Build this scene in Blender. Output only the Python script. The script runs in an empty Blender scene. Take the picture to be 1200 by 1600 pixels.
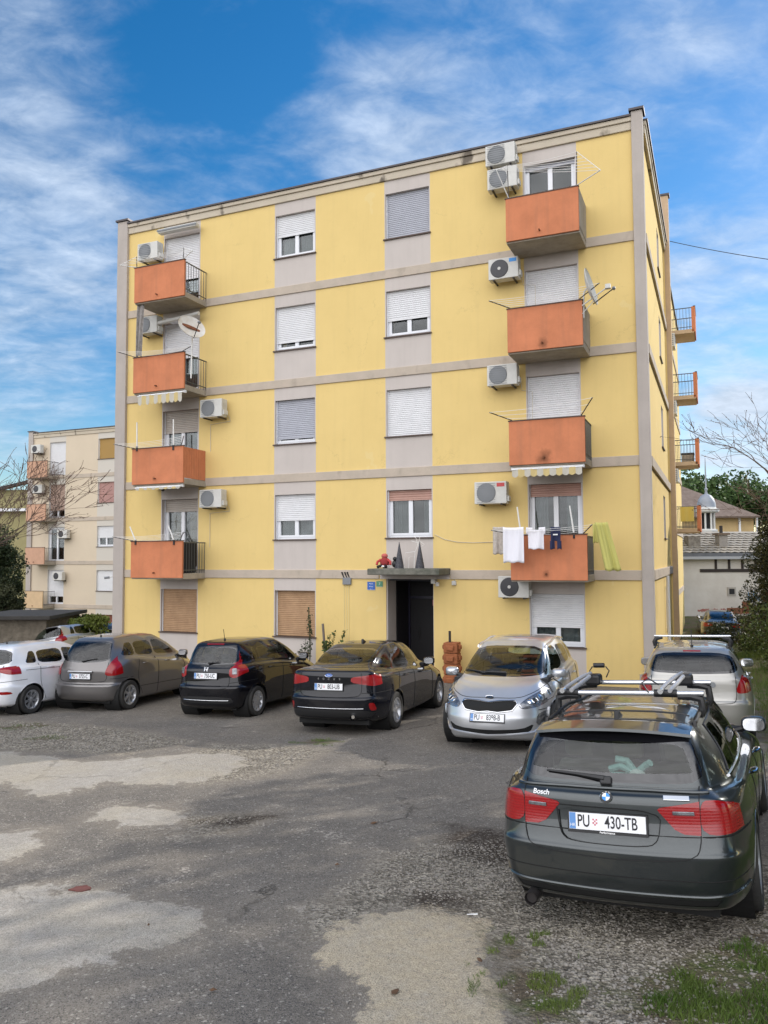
import bpy, bmesh, math, random
from mathutils import Vector, Matrix, noise
from mathutils.bvhtree import BVHTree
R = math.radians
scene = bpy.context.scene
col = scene.collection
random.seed(7)

# ------------------------------------------------------------------ camera
CAMZ = 3.3
FPX, PITCH, ROLL = 1226.0, 0.0579, -0.0055
def cam_axes():
    cp, sp = math.cos(PITCH), math.sin(PITCH)
    fw = Vector((0, cp, sp)); r = Vector((1, 0, 0)); u = Vector((0, -sp, cp))
    cr, sr = math.cos(ROLL), math.sin(ROLL)
    return fw, cr*r + sr*u, -sr*r + cr*u
FW, RT, UP = cam_axes()
cd = bpy.data.cameras.new('camera'); cam = bpy.data.objects.new('camera', cd); col.objects.link(cam)
cd.sensor_fit = 'VERTICAL'; cd.sensor_height = 24.0; cd.lens = FPX/1600*24.0
cd.clip_start = 0.1; cd.clip_end = 2000
m = Matrix((RT, UP, -FW)).transposed().to_4x4(); m.translation = (0, 0, CAMZ)
cam.matrix_world = m
scene.camera = cam

# ------------------------------------------------------------------ sun, sky, exposure
SUN_AZ = R(58)      # clockwise from +Y (away from the camera) towards +X
SUN_EL = R(27)
sd = bpy.data.lights.new('sun', 'SUN'); so = bpy.data.objects.new('sun', sd); col.objects.link(so)
sd.energy = 4.2; sd.angle = R(0.5); sd.color = (1.0, 0.93, 0.83)
sdir = Vector((math.sin(SUN_AZ)*math.cos(SUN_EL), math.cos(SUN_AZ)*math.cos(SUN_EL), math.sin(SUN_EL)))
so.rotation_euler = sdir.to_track_quat('Z', 'Y').to_euler(); so.location = (20, 10, 30)

def px_dir(x, y):
    return (FW + (x-600)/FPX*RT - (y-800)/FPX*UP)

w = bpy.data.worlds.new('World'); scene.world = w; w.use_nodes = True
nt = w.node_tree; nt.nodes.clear(); N = nt.nodes.new; Lk = nt.links.new
out = N('ShaderNodeOutputWorld'); bg = N('ShaderNodeBackground'); Lk(bg.outputs[0], out.inputs[0])
sky = N('ShaderNodeTexSky'); sky.sky_type = 'NISHITA'; sky.sun_disc = False
sky.sun_elevation = SUN_EL; sky.sun_rotation = SUN_AZ; sky.air_density = 1.0; sky.dust_density = 0.3; sky.ozone_density = 2.0
tc = N('ShaderNodeTexCoord')
nrm = N('ShaderNodeVectorMath'); nrm.operation = 'NORMALIZE'; Lk(tc.outputs['Generated'], nrm.inputs[0])
def blob(d, r0, r1, amt):
    dn = Vector(d).normalized()
    dt = N('ShaderNodeVectorMath'); dt.operation = 'DOT_PRODUCT'; Lk(nrm.outputs[0], dt.inputs[0]); dt.inputs[1].default_value = dn
    mr = N('ShaderNodeMapRange'); mr.interpolation_type = 'SMOOTHSTEP'
    Lk(dt.outputs['Value'], mr.inputs[0]); mr.inputs[1].default_value = math.cos(R(r1)); mr.inputs[2].default_value = math.cos(R(r0))
    mr.inputs[3].default_value = 0; mr.inputs[4].default_value = amt
    return mr.outputs[0]
def madd(a, b, op='ADD'):
    n = N('ShaderNodeMath'); n.operation = op
    for i, q in enumerate((a, b)):
        if hasattr(q, 'is_linked') or hasattr(q, 'links'): Lk(q, n.inputs[i])
        else: n.inputs[i].default_value = q
    return n.outputs[0]
# cloud layer: the direction is projected onto a flat layer overhead so streaks shrink towards the horizon
sep = N('ShaderNodeSeparateXYZ'); Lk(nrm.outputs[0], sep.inputs[0])
zc = madd(sep.outputs[2], 0.22)
zc = madd(zc, 0.12, 'MAXIMUM')
dv = N('ShaderNodeVectorMath'); dv.operation = 'DIVIDE'; Lk(nrm.outputs[0], dv.inputs[0])
cmb = N('ShaderNodeCombineXYZ'); [Lk(zc, cmb.inputs[i]) for i in range(3)]; Lk(cmb.outputs[0], dv.inputs[1])
mp = N('ShaderNodeMapping'); Lk(dv.outputs[0], mp.inputs[0]); mp.inputs['Rotation'].default_value = (0, 0, R(-38)); mp.inputs['Scale'].default_value = (1.0, 1.35, 0.8)
def nz(scale, det, rough, dist, vec):
    n = N('ShaderNodeTexNoise'); n.inputs['Scale'].default_value = scale; n.inputs['Detail'].default_value = det
    n.inputs['Roughness'].default_value = rough; n.inputs['Distortion'].default_value = dist; Lk(vec, n.inputs['Vector']); return n.outputs['Fac']
n1 = nz(2.7, 9, 0.56, 0.25, mp.outputs[0]); n2 = nz(8.5, 8, 0.60, 0.3, mp.outputs[0])
dens = madd(madd(n1, 0.62, 'MULTIPLY'), madd(n2, 0.42, 'MULTIPLY'))
for (x, y, r0, r1, a) in ((-60, 170, 2, 14, .15), (60, 480, 3, 13, .13), (-20, 620, 0, 8, .08), (780, 110, 2, 15, .12), (560, 260, 1, 9, .09), (300, 200, 1, 6, .09), (1150, 30, 1, 8, .08),
                          (1130, 450, 2, 10, .17), (1170, 690, 1, 6, .36), (330, 120, 1, 8, -.10), (120, 600, 0, 6, -.05), (430, 30, 0, 9, -.05), (1050,250,0,7,-.08)):
    dens = madd(dens, blob(px_dir(x, y), r0, r1, a))
# a bank of bright cloud added in the unseen sky behind to light the facade
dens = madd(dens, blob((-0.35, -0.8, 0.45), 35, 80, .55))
cr = N('ShaderNodeMapRange'); cr.interpolation_type = 'SMOOTHSTEP'; Lk(dens, cr.inputs[0])
cr.inputs[1].default_value = 0.47; cr.inputs[2].default_value = 1.0
# shading inside the clouds: grey-blue thin parts, white thick parts
cl = N('ShaderNodeMapRange'); Lk(n2, cl.inputs[0]); cl.inputs[1].default_value = .3; cl.inputs[2].default_value = .7; cl.inputs[3].default_value = .72; cl.inputs[4].default_value = 1.05
ccol = N('ShaderNodeVectorMath'); ccol.operation = 'SCALE'; ccol.inputs[0].default_value = (7.3, 8.5, 10.2); Lk(cl.outputs[0], ccol.inputs['Scale'])
# brightness of the cloud bank added behind the camera to light the shaded facade
fill_bank = N('ShaderNodeVectorMath'); fill_bank.operation = 'MULTIPLY_ADD'; fill_bank.inputs[1].default_value = (1.24, 1.0, .80); fill_bank.inputs[2].default_value = (1, 1, 1)
Lk(blob((-0.35, -0.8, 0.45), 30, 85, 2.2), fill_bank.inputs[0])
cb = N('ShaderNodeVectorMath'); cb.operation = 'MULTIPLY'; Lk(ccol.outputs[0], cb.inputs[0]); Lk(fill_bank.outputs[0], cb.inputs[1])
hs = N('ShaderNodeHueSaturation'); hs.inputs['Saturation'].default_value = 1.43; hs.inputs['Value'].default_value = 1.54; Lk(sky.outputs[0], hs.inputs['Color'])
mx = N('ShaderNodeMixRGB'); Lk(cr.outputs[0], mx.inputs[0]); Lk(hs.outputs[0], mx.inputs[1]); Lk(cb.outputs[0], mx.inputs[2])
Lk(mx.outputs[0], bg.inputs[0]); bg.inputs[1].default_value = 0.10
w.cycles.sampling_method = 'MANUAL'; w.cycles.sample_map_resolution = 1024
vs = scene.view_settings; vs.view_transform = 'Standard'; vs.look = 'None'; vs.exposure = 0.03; vs.gamma = 1.0
vs.use_curve_mapping = False

# ------------------------------------------------------------------ materials
def mat(name, base, rough=0.6, metal=0.0, coat=0.0, bump=0.0, bscale=20.0, var=0.0, vscale=3.0, spec=0.5, vcol=None, bdist=0.02, streak=0.0, ssc=(3.2, 3.2, .22), srng=(.5, .8)):
    m = bpy.data.materials.new(name); m.use_nodes = True
    t = m.node_tree; b = t.nodes['Principled BSDF']
    b.inputs['Base Color'].default_value = (*base, 1); b.inputs['Roughness'].default_value = rough
    b.inputs['Metallic'].default_value = metal; b.inputs['Specular IOR Level'].default_value = spec
    b.inputs['Coat Weight'].default_value = coat; b.inputs['Coat Roughness'].default_value = 0.03
    c = t.nodes.new('ShaderNodeTexCoord')
    if var:
        n = t.nodes.new('ShaderNodeTexNoise'); n.inputs['Scale'].default_value = vscale; n.inputs['Detail'].default_value = 8; n.inputs['Roughness'].default_value = .65
        t.links.new(c.outputs['Object'], n.inputs['Vector'])
        r = t.nodes.new('ShaderNodeMapRange'); r.inputs[1].default_value = .3; r.inputs[2].default_value = .7
        t.links.new(n.outputs['Fac'], r.inputs[0])
        x = t.nodes.new('ShaderNodeMixRGB'); t.links.new(r.outputs[0], x.inputs[0])
        d = vcol if vcol else tuple(v*(1-var) for v in base)
        x.inputs[1].default_value = (*base, 1); x.inputs[2].default_value = (*d, 1)
        last = x.outputs[0]
        if streak:
            mpn = t.nodes.new('ShaderNodeMapping'); mpn.inputs['Scale'].default_value = ssc; t.links.new(c.outputs['Object'], mpn.inputs[0])
            n2 = t.nodes.new('ShaderNodeTexNoise'); n2.inputs['Scale'].default_value = 2.0; n2.inputs['Detail'].default_value = 6; t.links.new(mpn.outputs[0], n2.inputs['Vector'])
            r2 = t.nodes.new('ShaderNodeMapRange'); r2.inputs[1].default_value = srng[0]; r2.inputs[2].default_value = srng[1]; r2.inputs[3].default_value = 0; r2.inputs[4].default_value = streak
            t.links.new(n2.outputs['Fac'], r2.inputs[0])
            x2 = t.nodes.new('ShaderNodeMixRGB'); t.links.new(r2.outputs[0], x2.inputs[0]); t.links.new(last, x2.inputs[1]); x2.inputs[2].default_value = (.12, .10, .08, 1); last = x2.outputs[0]
        t.links.new(last, b.inputs['Base Color'])
    if bump:
        n = t.nodes.new('ShaderNodeTexNoise'); n.inputs['Scale'].default_value = bscale; n.inputs['Detail'].default_value = 6
        t.links.new(c.outputs['Object'], n.inputs['Vector'])
        bp = t.nodes.new('ShaderNodeBump'); bp.inputs['Strength'].default_value = bump; bp.inputs['Distance'].default_value = bdist
        t.links.new(n.outputs['Fac'], bp.inputs['Height']); t.links.new(bp.outputs[0], b.inputs['Normal'])
    return m
def glass_mat(name, tint=(.55, .6, .58), refl=0.09):
    m = bpy.data.materials.new(name); m.use_nodes = True; t = m.node_tree; t.nodes.clear()
    o = t.nodes.new('ShaderNodeOutputMaterial'); tr = t.nodes.new('ShaderNodeBsdfTransparent'); tr.inputs[0].default_value = (*tint, 1)
    g = t.nodes.new('ShaderNodeBsdfGlossy'); g.inputs['Roughness'].default_value = 0.02; g.inputs['Color'].default_value = (1, 1, 1, 1)
    lw = t.nodes.new('ShaderNodeFresnel'); lw.inputs[0].default_value = 1.52
    a = t.nodes.new('ShaderNodeMath'); a.operation = 'MULTIPLY_ADD'; a.inputs[1].default_value = .95; a.inputs[2].default_value = refl*.1; a.use_clamp = True
    t.links.new(lw.outputs[0], a.inputs[0])
    x = t.nodes.new('ShaderNodeMixShader'); t.links.new(a.outputs[0], x.inputs[0]); t.links.new(tr.outputs[0], x.inputs[1]); t.links.new(g.outputs[0], x.inputs[2])
    t.links.new(x.outputs[0], o.inputs[0]); return m
M = {}
def weather(m):
    t = m.node_tree; b = t.nodes['Principled BSDF']; src = b.inputs['Base Color'].links[0].from_socket; c = t.nodes.new('ShaderNodeTexCoord')
    def nn(sc, det): n = t.nodes.new('ShaderNodeTexNoise'); n.inputs['Scale'].default_value = sc; n.inputs['Detail'].default_value = det; n.inputs['Roughness'].default_value = .7; t.links.new(c.outputs['Object'], n.inputs['Vector']); return n
    def rg(s_, a, b_, c_, d): r = t.nodes.new('ShaderNodeMapRange'); t.links.new(s_, r.inputs[0]); r.inputs[1].default_value = a; r.inputs[2].default_value = b_; r.inputs[3].default_value = c_; r.inputs[4].default_value = d; return r.outputs[0]
    def mx_(f, a, col_): x = t.nodes.new('ShaderNodeMixRGB'); t.links.new(f, x.inputs[0]); t.links.new(a, x.inputs[1]); x.inputs[2].default_value = (*col_, 1); return x.outputs[0]
    s = mx_(rg(nn(.9, 3).outputs['Fac'], .665, .675, 0, .35), src, (.74, .60, .30))
    s = mx_(rg(nn(2.3, 10).outputs['Fac'], .60, .78, 0, .45), s, (.50, .38, .17))
    w_ = nn(2.0, 8); v_ = t.nodes.new('ShaderNodeTexVoronoi'); v_.feature = 'DISTANCE_TO_EDGE'; v_.inputs['Scale'].default_value = .45
    a_ = t.nodes.new('ShaderNodeVectorMath'); a_.operation = 'MULTIPLY_ADD'; t.links.new(w_.outputs['Color'], a_.inputs[0]); a_.inputs[1].default_value = (.9, .9, .9); t.links.new(c.outputs['Object'], a_.inputs[2]); t.links.new(a_.outputs[0], v_.inputs['Vector'])
    m1 = t.nodes.new('ShaderNodeMath'); m1.operation = 'MULTIPLY'; t.links.new(rg(v_.outputs['Distance'], 0, .005, .28, 0), m1.inputs[0]); t.links.new(rg(nn(.6, 2).outputs['Fac'], .52, .6, 0, 1), m1.inputs[1])
    s = mx_(m1.outputs[0], s, (.25, .18, .08)); t.links.new(s, b.inputs['Base Color'])
M['yellow'] = mat('yellow_render', (.75, .56, .23), .92, bump=.35, bscale=55, var=.12, vscale=.8, vcol=(.70, .52, .21), spec=.2, bdist=.01, streak=.05)
weather(M['yellow'])
M['grey'] = mat('grey_render', (.56, .505, .465), .92, bump=.35, bscale=55, var=.1, vscale=.8, spec=.2, bdist=.01, streak=.08)
M['band'] = mat('band_concrete', (.52, .44, .36), .9, bump=.4, bscale=30, var=.25, vscale=2.2, vcol=(.43, .37, .30), spec=.2, bdist=.01, streak=.30, ssc=(1.3, 1.3, .8), srng=(.58, .72))
M['cornice'] = mat('stained_cornice', (.56, .49, .39), .9, bump=.5, bscale=18, var=.9, vscale=1.3, vcol=(.48, .42, .33), spec=.2, streak=.90, ssc=(1.0, 1.0, .55), srng=(.60, .68))
M['pilaster'] = mat('pilaster_render', (.47, .42, .38), .9, bump=.3, bscale=40, var=.15, vscale=1.2, spec=.2, bdist=.01, streak=.10)
M['orange'] = mat('orange_render', (.62, .23, .115), .9, bump=.3, bscale=50, var=.2, vscale=2.0, spec=.2, bdist=.01, streak=.22)
def stained_orange(u, z, rad, strength, name):
    m = M['orange'].copy(); m.name = name; t = m.node_tree; b = t.nodes['Principled BSDF']; src = b.inputs['Base Color'].links[0].from_socket
    c = t.nodes.new('ShaderNodeTexCoord'); sub = t.nodes.new('ShaderNodeVectorMath'); sub.operation = 'SUBTRACT'; t.links.new(c.outputs['Object'], sub.inputs[0]); sub.inputs[1].default_value = (u, 0, z)
    mu = t.nodes.new('ShaderNodeVectorMath'); mu.operation = 'MULTIPLY'; t.links.new(sub.outputs[0], mu.inputs[0]); mu.inputs[1].default_value = (1.2, 0, 1)
    n = t.nodes.new('ShaderNodeTexNoise'); n.inputs['Scale'].default_value = 7; n.inputs['Detail'].default_value = 8; t.links.new(c.outputs['Object'], n.inputs['Vector'])
    ln = t.nodes.new('ShaderNodeVectorMath'); ln.operation = 'LENGTH'; t.links.new(mu.outputs[0], ln.inputs[0])
    ad = t.nodes.new('ShaderNodeMath'); ad.operation = 'MULTIPLY_ADD'; t.links.new(n.outputs['Fac'], ad.inputs[0]); ad.inputs[1].default_value = rad*1.6; t.links.new(ln.outputs['Value'], ad.inputs[2])
    r = t.nodes.new('ShaderNodeMapRange'); t.links.new(ad.outputs[0], r.inputs[0]); r.inputs[1].default_value = rad*.75; r.inputs[2].default_value = rad*2.0; r.inputs[3].default_value = strength; r.inputs[4].default_value = 0
    x = t.nodes.new('ShaderNodeMixRGB'); t.links.new(r.outputs[0], x.inputs[0]); t.links.new(src, x.inputs[1]); x.inputs[2].default_value = (.07, .035, .02, 1); t.links.new(x.outputs[0], b.inputs['Base Color']); return m
M['slab'] = mat('balcony_concrete', (.42, .37, .30), .9, bump=.4, bscale=25, var=.3, vscale=2, spec=.2, streak=.3)
M['darkmetal'] = mat('dark_metal', (.05, .045, .045), .5, .6)
M['brownstone'] = mat('brown_stone_sill', (.10, .065, .05), .6, var=.2)
M['roofmetal'] = mat('roof_flashing', (.09, .08, .085), .5, .5, var=.3)
M['pvc'] = mat('white_pvc', (.78, .79, .82), .35, var=.05)
M['shut_white'] = mat('white_shutter', (.74, .74, .75), .5, var=.08, vscale=6)
M['shut_grey'] = mat('grey_shutter', (.44, .45, .50), .5, var=.12, vscale=6)
M['shut_warm'] = mat('pinkish_shutter', (.50, .30, .24), .55, var=.15)
M['shut_brown'] = mat('brown_wooden_shutter', (.47, .30, .17), .65, var=.35, vscale=4, vcol=(.36, .22, .12))
M['shut_beige'] = mat('beige_shutter', (.46, .41, .36), .55, var=.12)
M['glass'] = glass_mat('window_glass', (.62, .66, .66))
M['dark'] = mat('dark_interior', (.02, .02, .022), .9)
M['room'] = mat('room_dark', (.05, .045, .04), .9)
M['curtain'] = mat('curtain_cloth', (.60, .60, .60), .9, var=.2, vscale=12)
M['curtain_warm'] = mat('curtain_tan', (.62, .45, .22), .9, var=.2, vscale=8)
M['wire'] = mat('wire_white', (.74, .73, .70), .5)
M['rail'] = mat('railing_paint', (.11, .12, .12), .5, .3, var=.2)
M['acwhite'] = mat('ac_white', (.62, .61, .57), .45, var=.15, vscale=5, bump=.05)
M['acgrille'] = mat('ac_grille', (.20, .21, .22), .5)
M['acdark'] = mat('ac_fan_dark', (.035, .035, .04), .4)
M['pipe'] = mat('cable_trunking', (.55, .50, .40), .6)
M['rust'] = mat('rusty_iron', (.22, .075, .03), .85, var=.5, vscale=9, bump=.4)
M['dish'] = mat('dish_paint', (.62, .61, .58), .5, var=1, vscale=3.5, vcol=(.50, .44, .36))
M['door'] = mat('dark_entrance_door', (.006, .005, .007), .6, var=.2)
M['canopy'] = mat('mossy_concrete', (.20, .19, .16), .95, bump=.8, bscale=14, var=.7, vscale=5, vcol=(.08, .085, .065))
M['black'] = mat('black_plastic', (.012, .012, .013), .45)
M['rubber'] = mat('tyre_rubber', (.018, .018, .018), .85, bump=.3, bscale=60, var=.4, vscale=8, vcol=(.035, .033, .03))
M['alu'] = mat('aluminium', (.72, .73, .75), .25, .9)
M['rim'] = mat('alloy_rim', (.50, .51, .53), .32, .7, var=.2)
M['chrome'] = mat('chrome', (.75, .76, .78), .08, 1.0)
M['white'] = mat('white_paint', (.80, .80, .80), .4)
M['blue'] = mat('blue_print', (.03, .12, .45), .4)
M['green'] = mat('green_sign', (.10, .28, .16), .5)
M['red'] = mat('red_paint', (.45, .03, .03), .5)
M['textblack'] = mat('black_print', (.012, .012, .015), .5)
M['platewhite'] = mat('plate_white', (.78, .79, .81), .4)
def lens(name, base, coat=1.0, bump=.35, sc=45):
    m = mat(name, base, .18, 0, coat)
    t = m.node_tree; b = t.nodes['Principled BSDF']; c = t.nodes.new('ShaderNodeTexCoord')
    wv = t.nodes.new('ShaderNodeTexWave'); wv.bands_direction = 'Z'; wv.inputs['Scale'].default_value = sc/3; t.links.new(c.outputs['Object'], wv.inputs['Vector'])
    wx = t.nodes.new('ShaderNodeTexVoronoi'); wx.inputs['Scale'].default_value = sc; t.links.new(c.outputs['Object'], wx.inputs['Vector'])
    ad = t.nodes.new('ShaderNodeMath'); t.links.new(wv.outputs['Fac'], ad.inputs[0]); t.links.new(wx.outputs['Distance'], ad.inputs[1])
    bp = t.nodes.new('ShaderNodeBump'); bp.inputs['Strength'].default_value = bump; bp.inputs['Distance'].default_value = .01
    t.links.new(ad.outputs[0], bp.inputs['Height']); t.links.new(bp.outputs[0], b.inputs['Normal'])
    x = t.nodes.new('ShaderNodeMixRGB'); t.links.new(wv.outputs['Fac'], x.inputs[0]); x.inputs[1].default_value = (*[v*.8 for v in base], 1); x.inputs[2].default_value = (*base, 1)
    t.links.new(x.outputs[0], b.inputs['Base Color'])
    return m
M['redlens'] = lens('red_lamp_lens', (.30, .004, .006), .55, .035, 48)
M['whitelens'] = mat('clear_lamp_lens', (.07, .075, .085), .2, .6, 1.0, var=.5, vscale=16, vcol=(.30, .31, .33))
M['frit'] = mat('black_glass_border', (.008, .008, .01), .05, 0, 1.0)
M['carglass'] = glass_mat('car_glass', (.56, .65, .63), .1)
M['carglass_dark'] = glass_mat('tinted_car_glass', (.16, .18, .19), .1)
M['seat'] = mat('car_seat_cloth', (.06, .06, .065), .9)
M['seat_tan'] = mat('car_seat_beige', (.33, .28, .21), .9)
M['gap'] = mat('panel_gap', (.004, .004, .004), .8)
def paint(name, base, metal=.35, rough=.32):
    m = mat(name, base, rough, metal, 1.0, var=.10, vscale=2.5, spec=(.5 if max(base) > .02 else .05))
    return m

# ------------------------------------------------------------------ mesh helpers
class MB:
    def __init__(s): s.v = []; s.f = []; s.mi = []; s.cur = 0
    def quad(s, a, b, c, d): n = len(s.v); s.v += [tuple(a), tuple(b), tuple(c), tuple(d)]; s.f.append((n, n+1, n+2, n+3)); s.mi.append(s.cur)
    def poly(s, pts): n = len(s.v); s.v += [tuple(p) for p in pts]; s.f.append(tuple(range(n, n+len(pts)))); s.mi.append(s.cur)
    def box(s, x0, y0, z0, x1, y1, z1, mtx=None):
        n = len(s.v); P = [(x, y, z) for z in (z0, z1) for y in (y0, y1) for x in (x0, x1)]
        if mtx: P = [tuple(mtx @ Vector(p)) for p in P]
        s.v += P
        for q in ((0, 2, 3, 1), (4, 5, 7, 6), (0, 1, 5, 4), (2, 6, 7, 3), (0, 4, 6, 2), (1, 3, 7, 5)):
            s.f.append(tuple(n+i for i in q)); s.mi.append(s.cur)
        return s
    def tube(s, pts, r, n=6, cap=True, r2=None, closed=False):
        pts = [Vector(p) for p in pts]; k = len(pts); base = len(s.v); up0 = None
        for i, p in enumerate(pts):
            if closed: t = (pts[(i+1) % k]-pts[i-1])
            else: t = (pts[min(i+1, k-1)]-pts[max(i-1, 0)])
            if t.length < 1e-9: t = Vector((0, 0, 1))
            t.normalize()
            if up0 is None: up0 = Vector((0, 0, 1)) if abs(t.z) < .9 else Vector((1, 0, 0))
            a = t.cross(up0)
            if a.length < 1e-6: a = t.orthogonal()
            a.normalize(); b = a.cross(t).normalized(); up0 = b
            rr = r if r2 is None else r+(r2-r)*i/max(1, k-1)
            if isinstance(r, (list, tuple)): rr = r[i]
            for j in range(n):
                an = 2*math.pi*j/n+(math.pi/4 if n == 4 else 0)
                s.v.append(tuple(p+a*math.cos(an)*rr+b*math.sin(an)*rr))
        for i in range(k if closed else k-1):
            i2 = (i+1) % k
            for j in range(n):
                s.f.append((base+i*n+j, base+i*n+(j+1) % n, base+i2*n+(j+1) % n, base+i2*n+j)); s.mi.append(s.cur)
        if cap and not closed:
            s.f.append(tuple(base+j for j in range(n-1, -1, -1))); s.mi.append(s.cur)
            s.f.append(tuple(base+(k-1)*n+j for j in range(n))); s.mi.append(s.cur)
        return s
    def lathe(s, prof, n=32, mtx=None, axis='Z', close=False):
        base = len(s.v); k = len(prof)
        for (r, h) in prof:
            for j in range(n):
                a = 2*math.pi*j/n
                if axis == 'Z': p = (r*math.cos(a), r*math.sin(a), h)
                elif axis == 'X': p = (h, r*math.cos(a), r*math.sin(a))
                else: p = (r*math.sin(a), h, r*math.cos(a))
                if mtx: p = tuple(mtx @ Vector(p))
                s.v.append(p)
        for i in range(k-1):
            for j in range(n):
                s.f.append((base+i*n+j, base+i*n+(j+1) % n, base+(i+1)*n+(j+1) % n, base+(i+1)*n+j)); s.mi.append(s.cur)
        return s
    def blob(s, c, r, sq=(1, 1, 1), n=8, mtx=None):
        prof = [(max(.001, math.sin(math.pi*i/n)), -math.cos(math.pi*i/n)) for i in range(n+1)]
        T = Matrix.Translation(c) @ Matrix.Diagonal((r*sq[0], r*sq[1], r*sq[2], 1))
        if mtx: T = mtx @ T
        return s.lathe(prof, n*2, T)
    def slab(s, outline, t0, t1, plane='XZ'):
        "closed prism of a 2D outline"
        def P(a, b, t): return (a, t, b) if plane == 'XZ' else ((a, b, t) if plane == 'XY' else (t, a, b))
        n = len(s.v); k = len(outline)
        s.v += [P(a, b, t0) for a, b in outline]+[P(a, b, t1) for a, b in outline]
        s.f.append(tuple(range(n, n+k))); s.mi.append(s.cur); s.f.append(tuple(range(n+2*k-1, n+k-1, -1))); s.mi.append(s.cur)
        for i in range(k):
            j = (i+1) % k; s.f.append((n+i, n+k+i, n+k+j, n+j)); s.mi.append(s.cur)
        return s
    def build(s, name, mats, parent=None, smooth=False, bevel=0, fix=True, autos=None):
        me = bpy.data.meshes.new(name); me.from_pydata(s.v, [], s.f)
        if not isinstance(mats, (list, tuple)): mats = [mats]
        for m_ in mats: me.materials.append(m_)
        if len(mats) > 1: me.polygons.foreach_set('material_index', s.mi)
        if fix:
            bm = bmesh.new(); bm.from_mesh(me)
            bmesh.ops.remove_doubles(bm, verts=bm.verts, dist=1e-5)
            bmesh.ops.recalc_face_normals(bm, faces=bm.faces)
            bm.to_mesh(me); bm.free()
        if smooth:
            me.polygons.foreach_set('use_smooth', [True]*len(me.polygons))
            me.set_sharp_from_angle(angle=R(autos or 40))
        me.update()
        o = bpy.data.objects.new(name, me); col.objects.link(o)
        if parent: o.parent = parent
        if bevel:
            md = o.modifiers.new('bevel', 'BEVEL'); md.width = bevel; md.segments = 2; md.limit_method = 'ANGLE'; md.angle_limit = R(50)
        return o
def tag(o, label=None, cat=None, group=None, kind=None):
    for k, v_ in (('label', label), ('category', cat), ('group', group), ('kind', kind)):
        if v_: o[k] = v_
    return o
def empty(name, loc, rz=0, label=None, cat=None, group=None):
    o = bpy.data.objects.new(name, None); o.empty_display_size = .2; col.objects.link(o)
    o.location = loc; o.rotation_euler = (0, 0, rz); return tag(o, label, cat, group)
def kids(o, allobs=None): return [c for c in bpy.data.objects if c.parent == o]
def copy_tree(o, parent=None):
    c = o.copy(); col.objects.link(c)
    if parent: c.parent = parent
    for ch in kids(o): copy_tree(ch, c)
    return c
def text_mesh(s, size, mtx, name, m_, parent, bold=0.0, xs=1.0, depth=.002, align='CENTER'):
    cu = bpy.data.curves.new('t', 'FONT'); cu.body = s; cu.size = size; cu.align_x = align; cu.align_y = 'CENTER'; cu.extrude = depth; cu.offset = bold
    ob = bpy.data.objects.new('t', cu); me = bpy.data.meshes.new_from_object(ob)
    me.transform(mtx @ Matrix.Diagonal((xs, 1, 1, 1))); me.materials.clear(); me.materials.append(m_)
    bpy.data.objects.remove(ob); bpy.data.curves.remove(cu)
    o = bpy.data.objects.new(name, me); col.objects.link(o); o.parent = parent; return o
def lerp(a, b, t): return a+(b-a)*t
def sm(t): t = max(0, min(1, t)); return t*t*(3-2*t)
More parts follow.
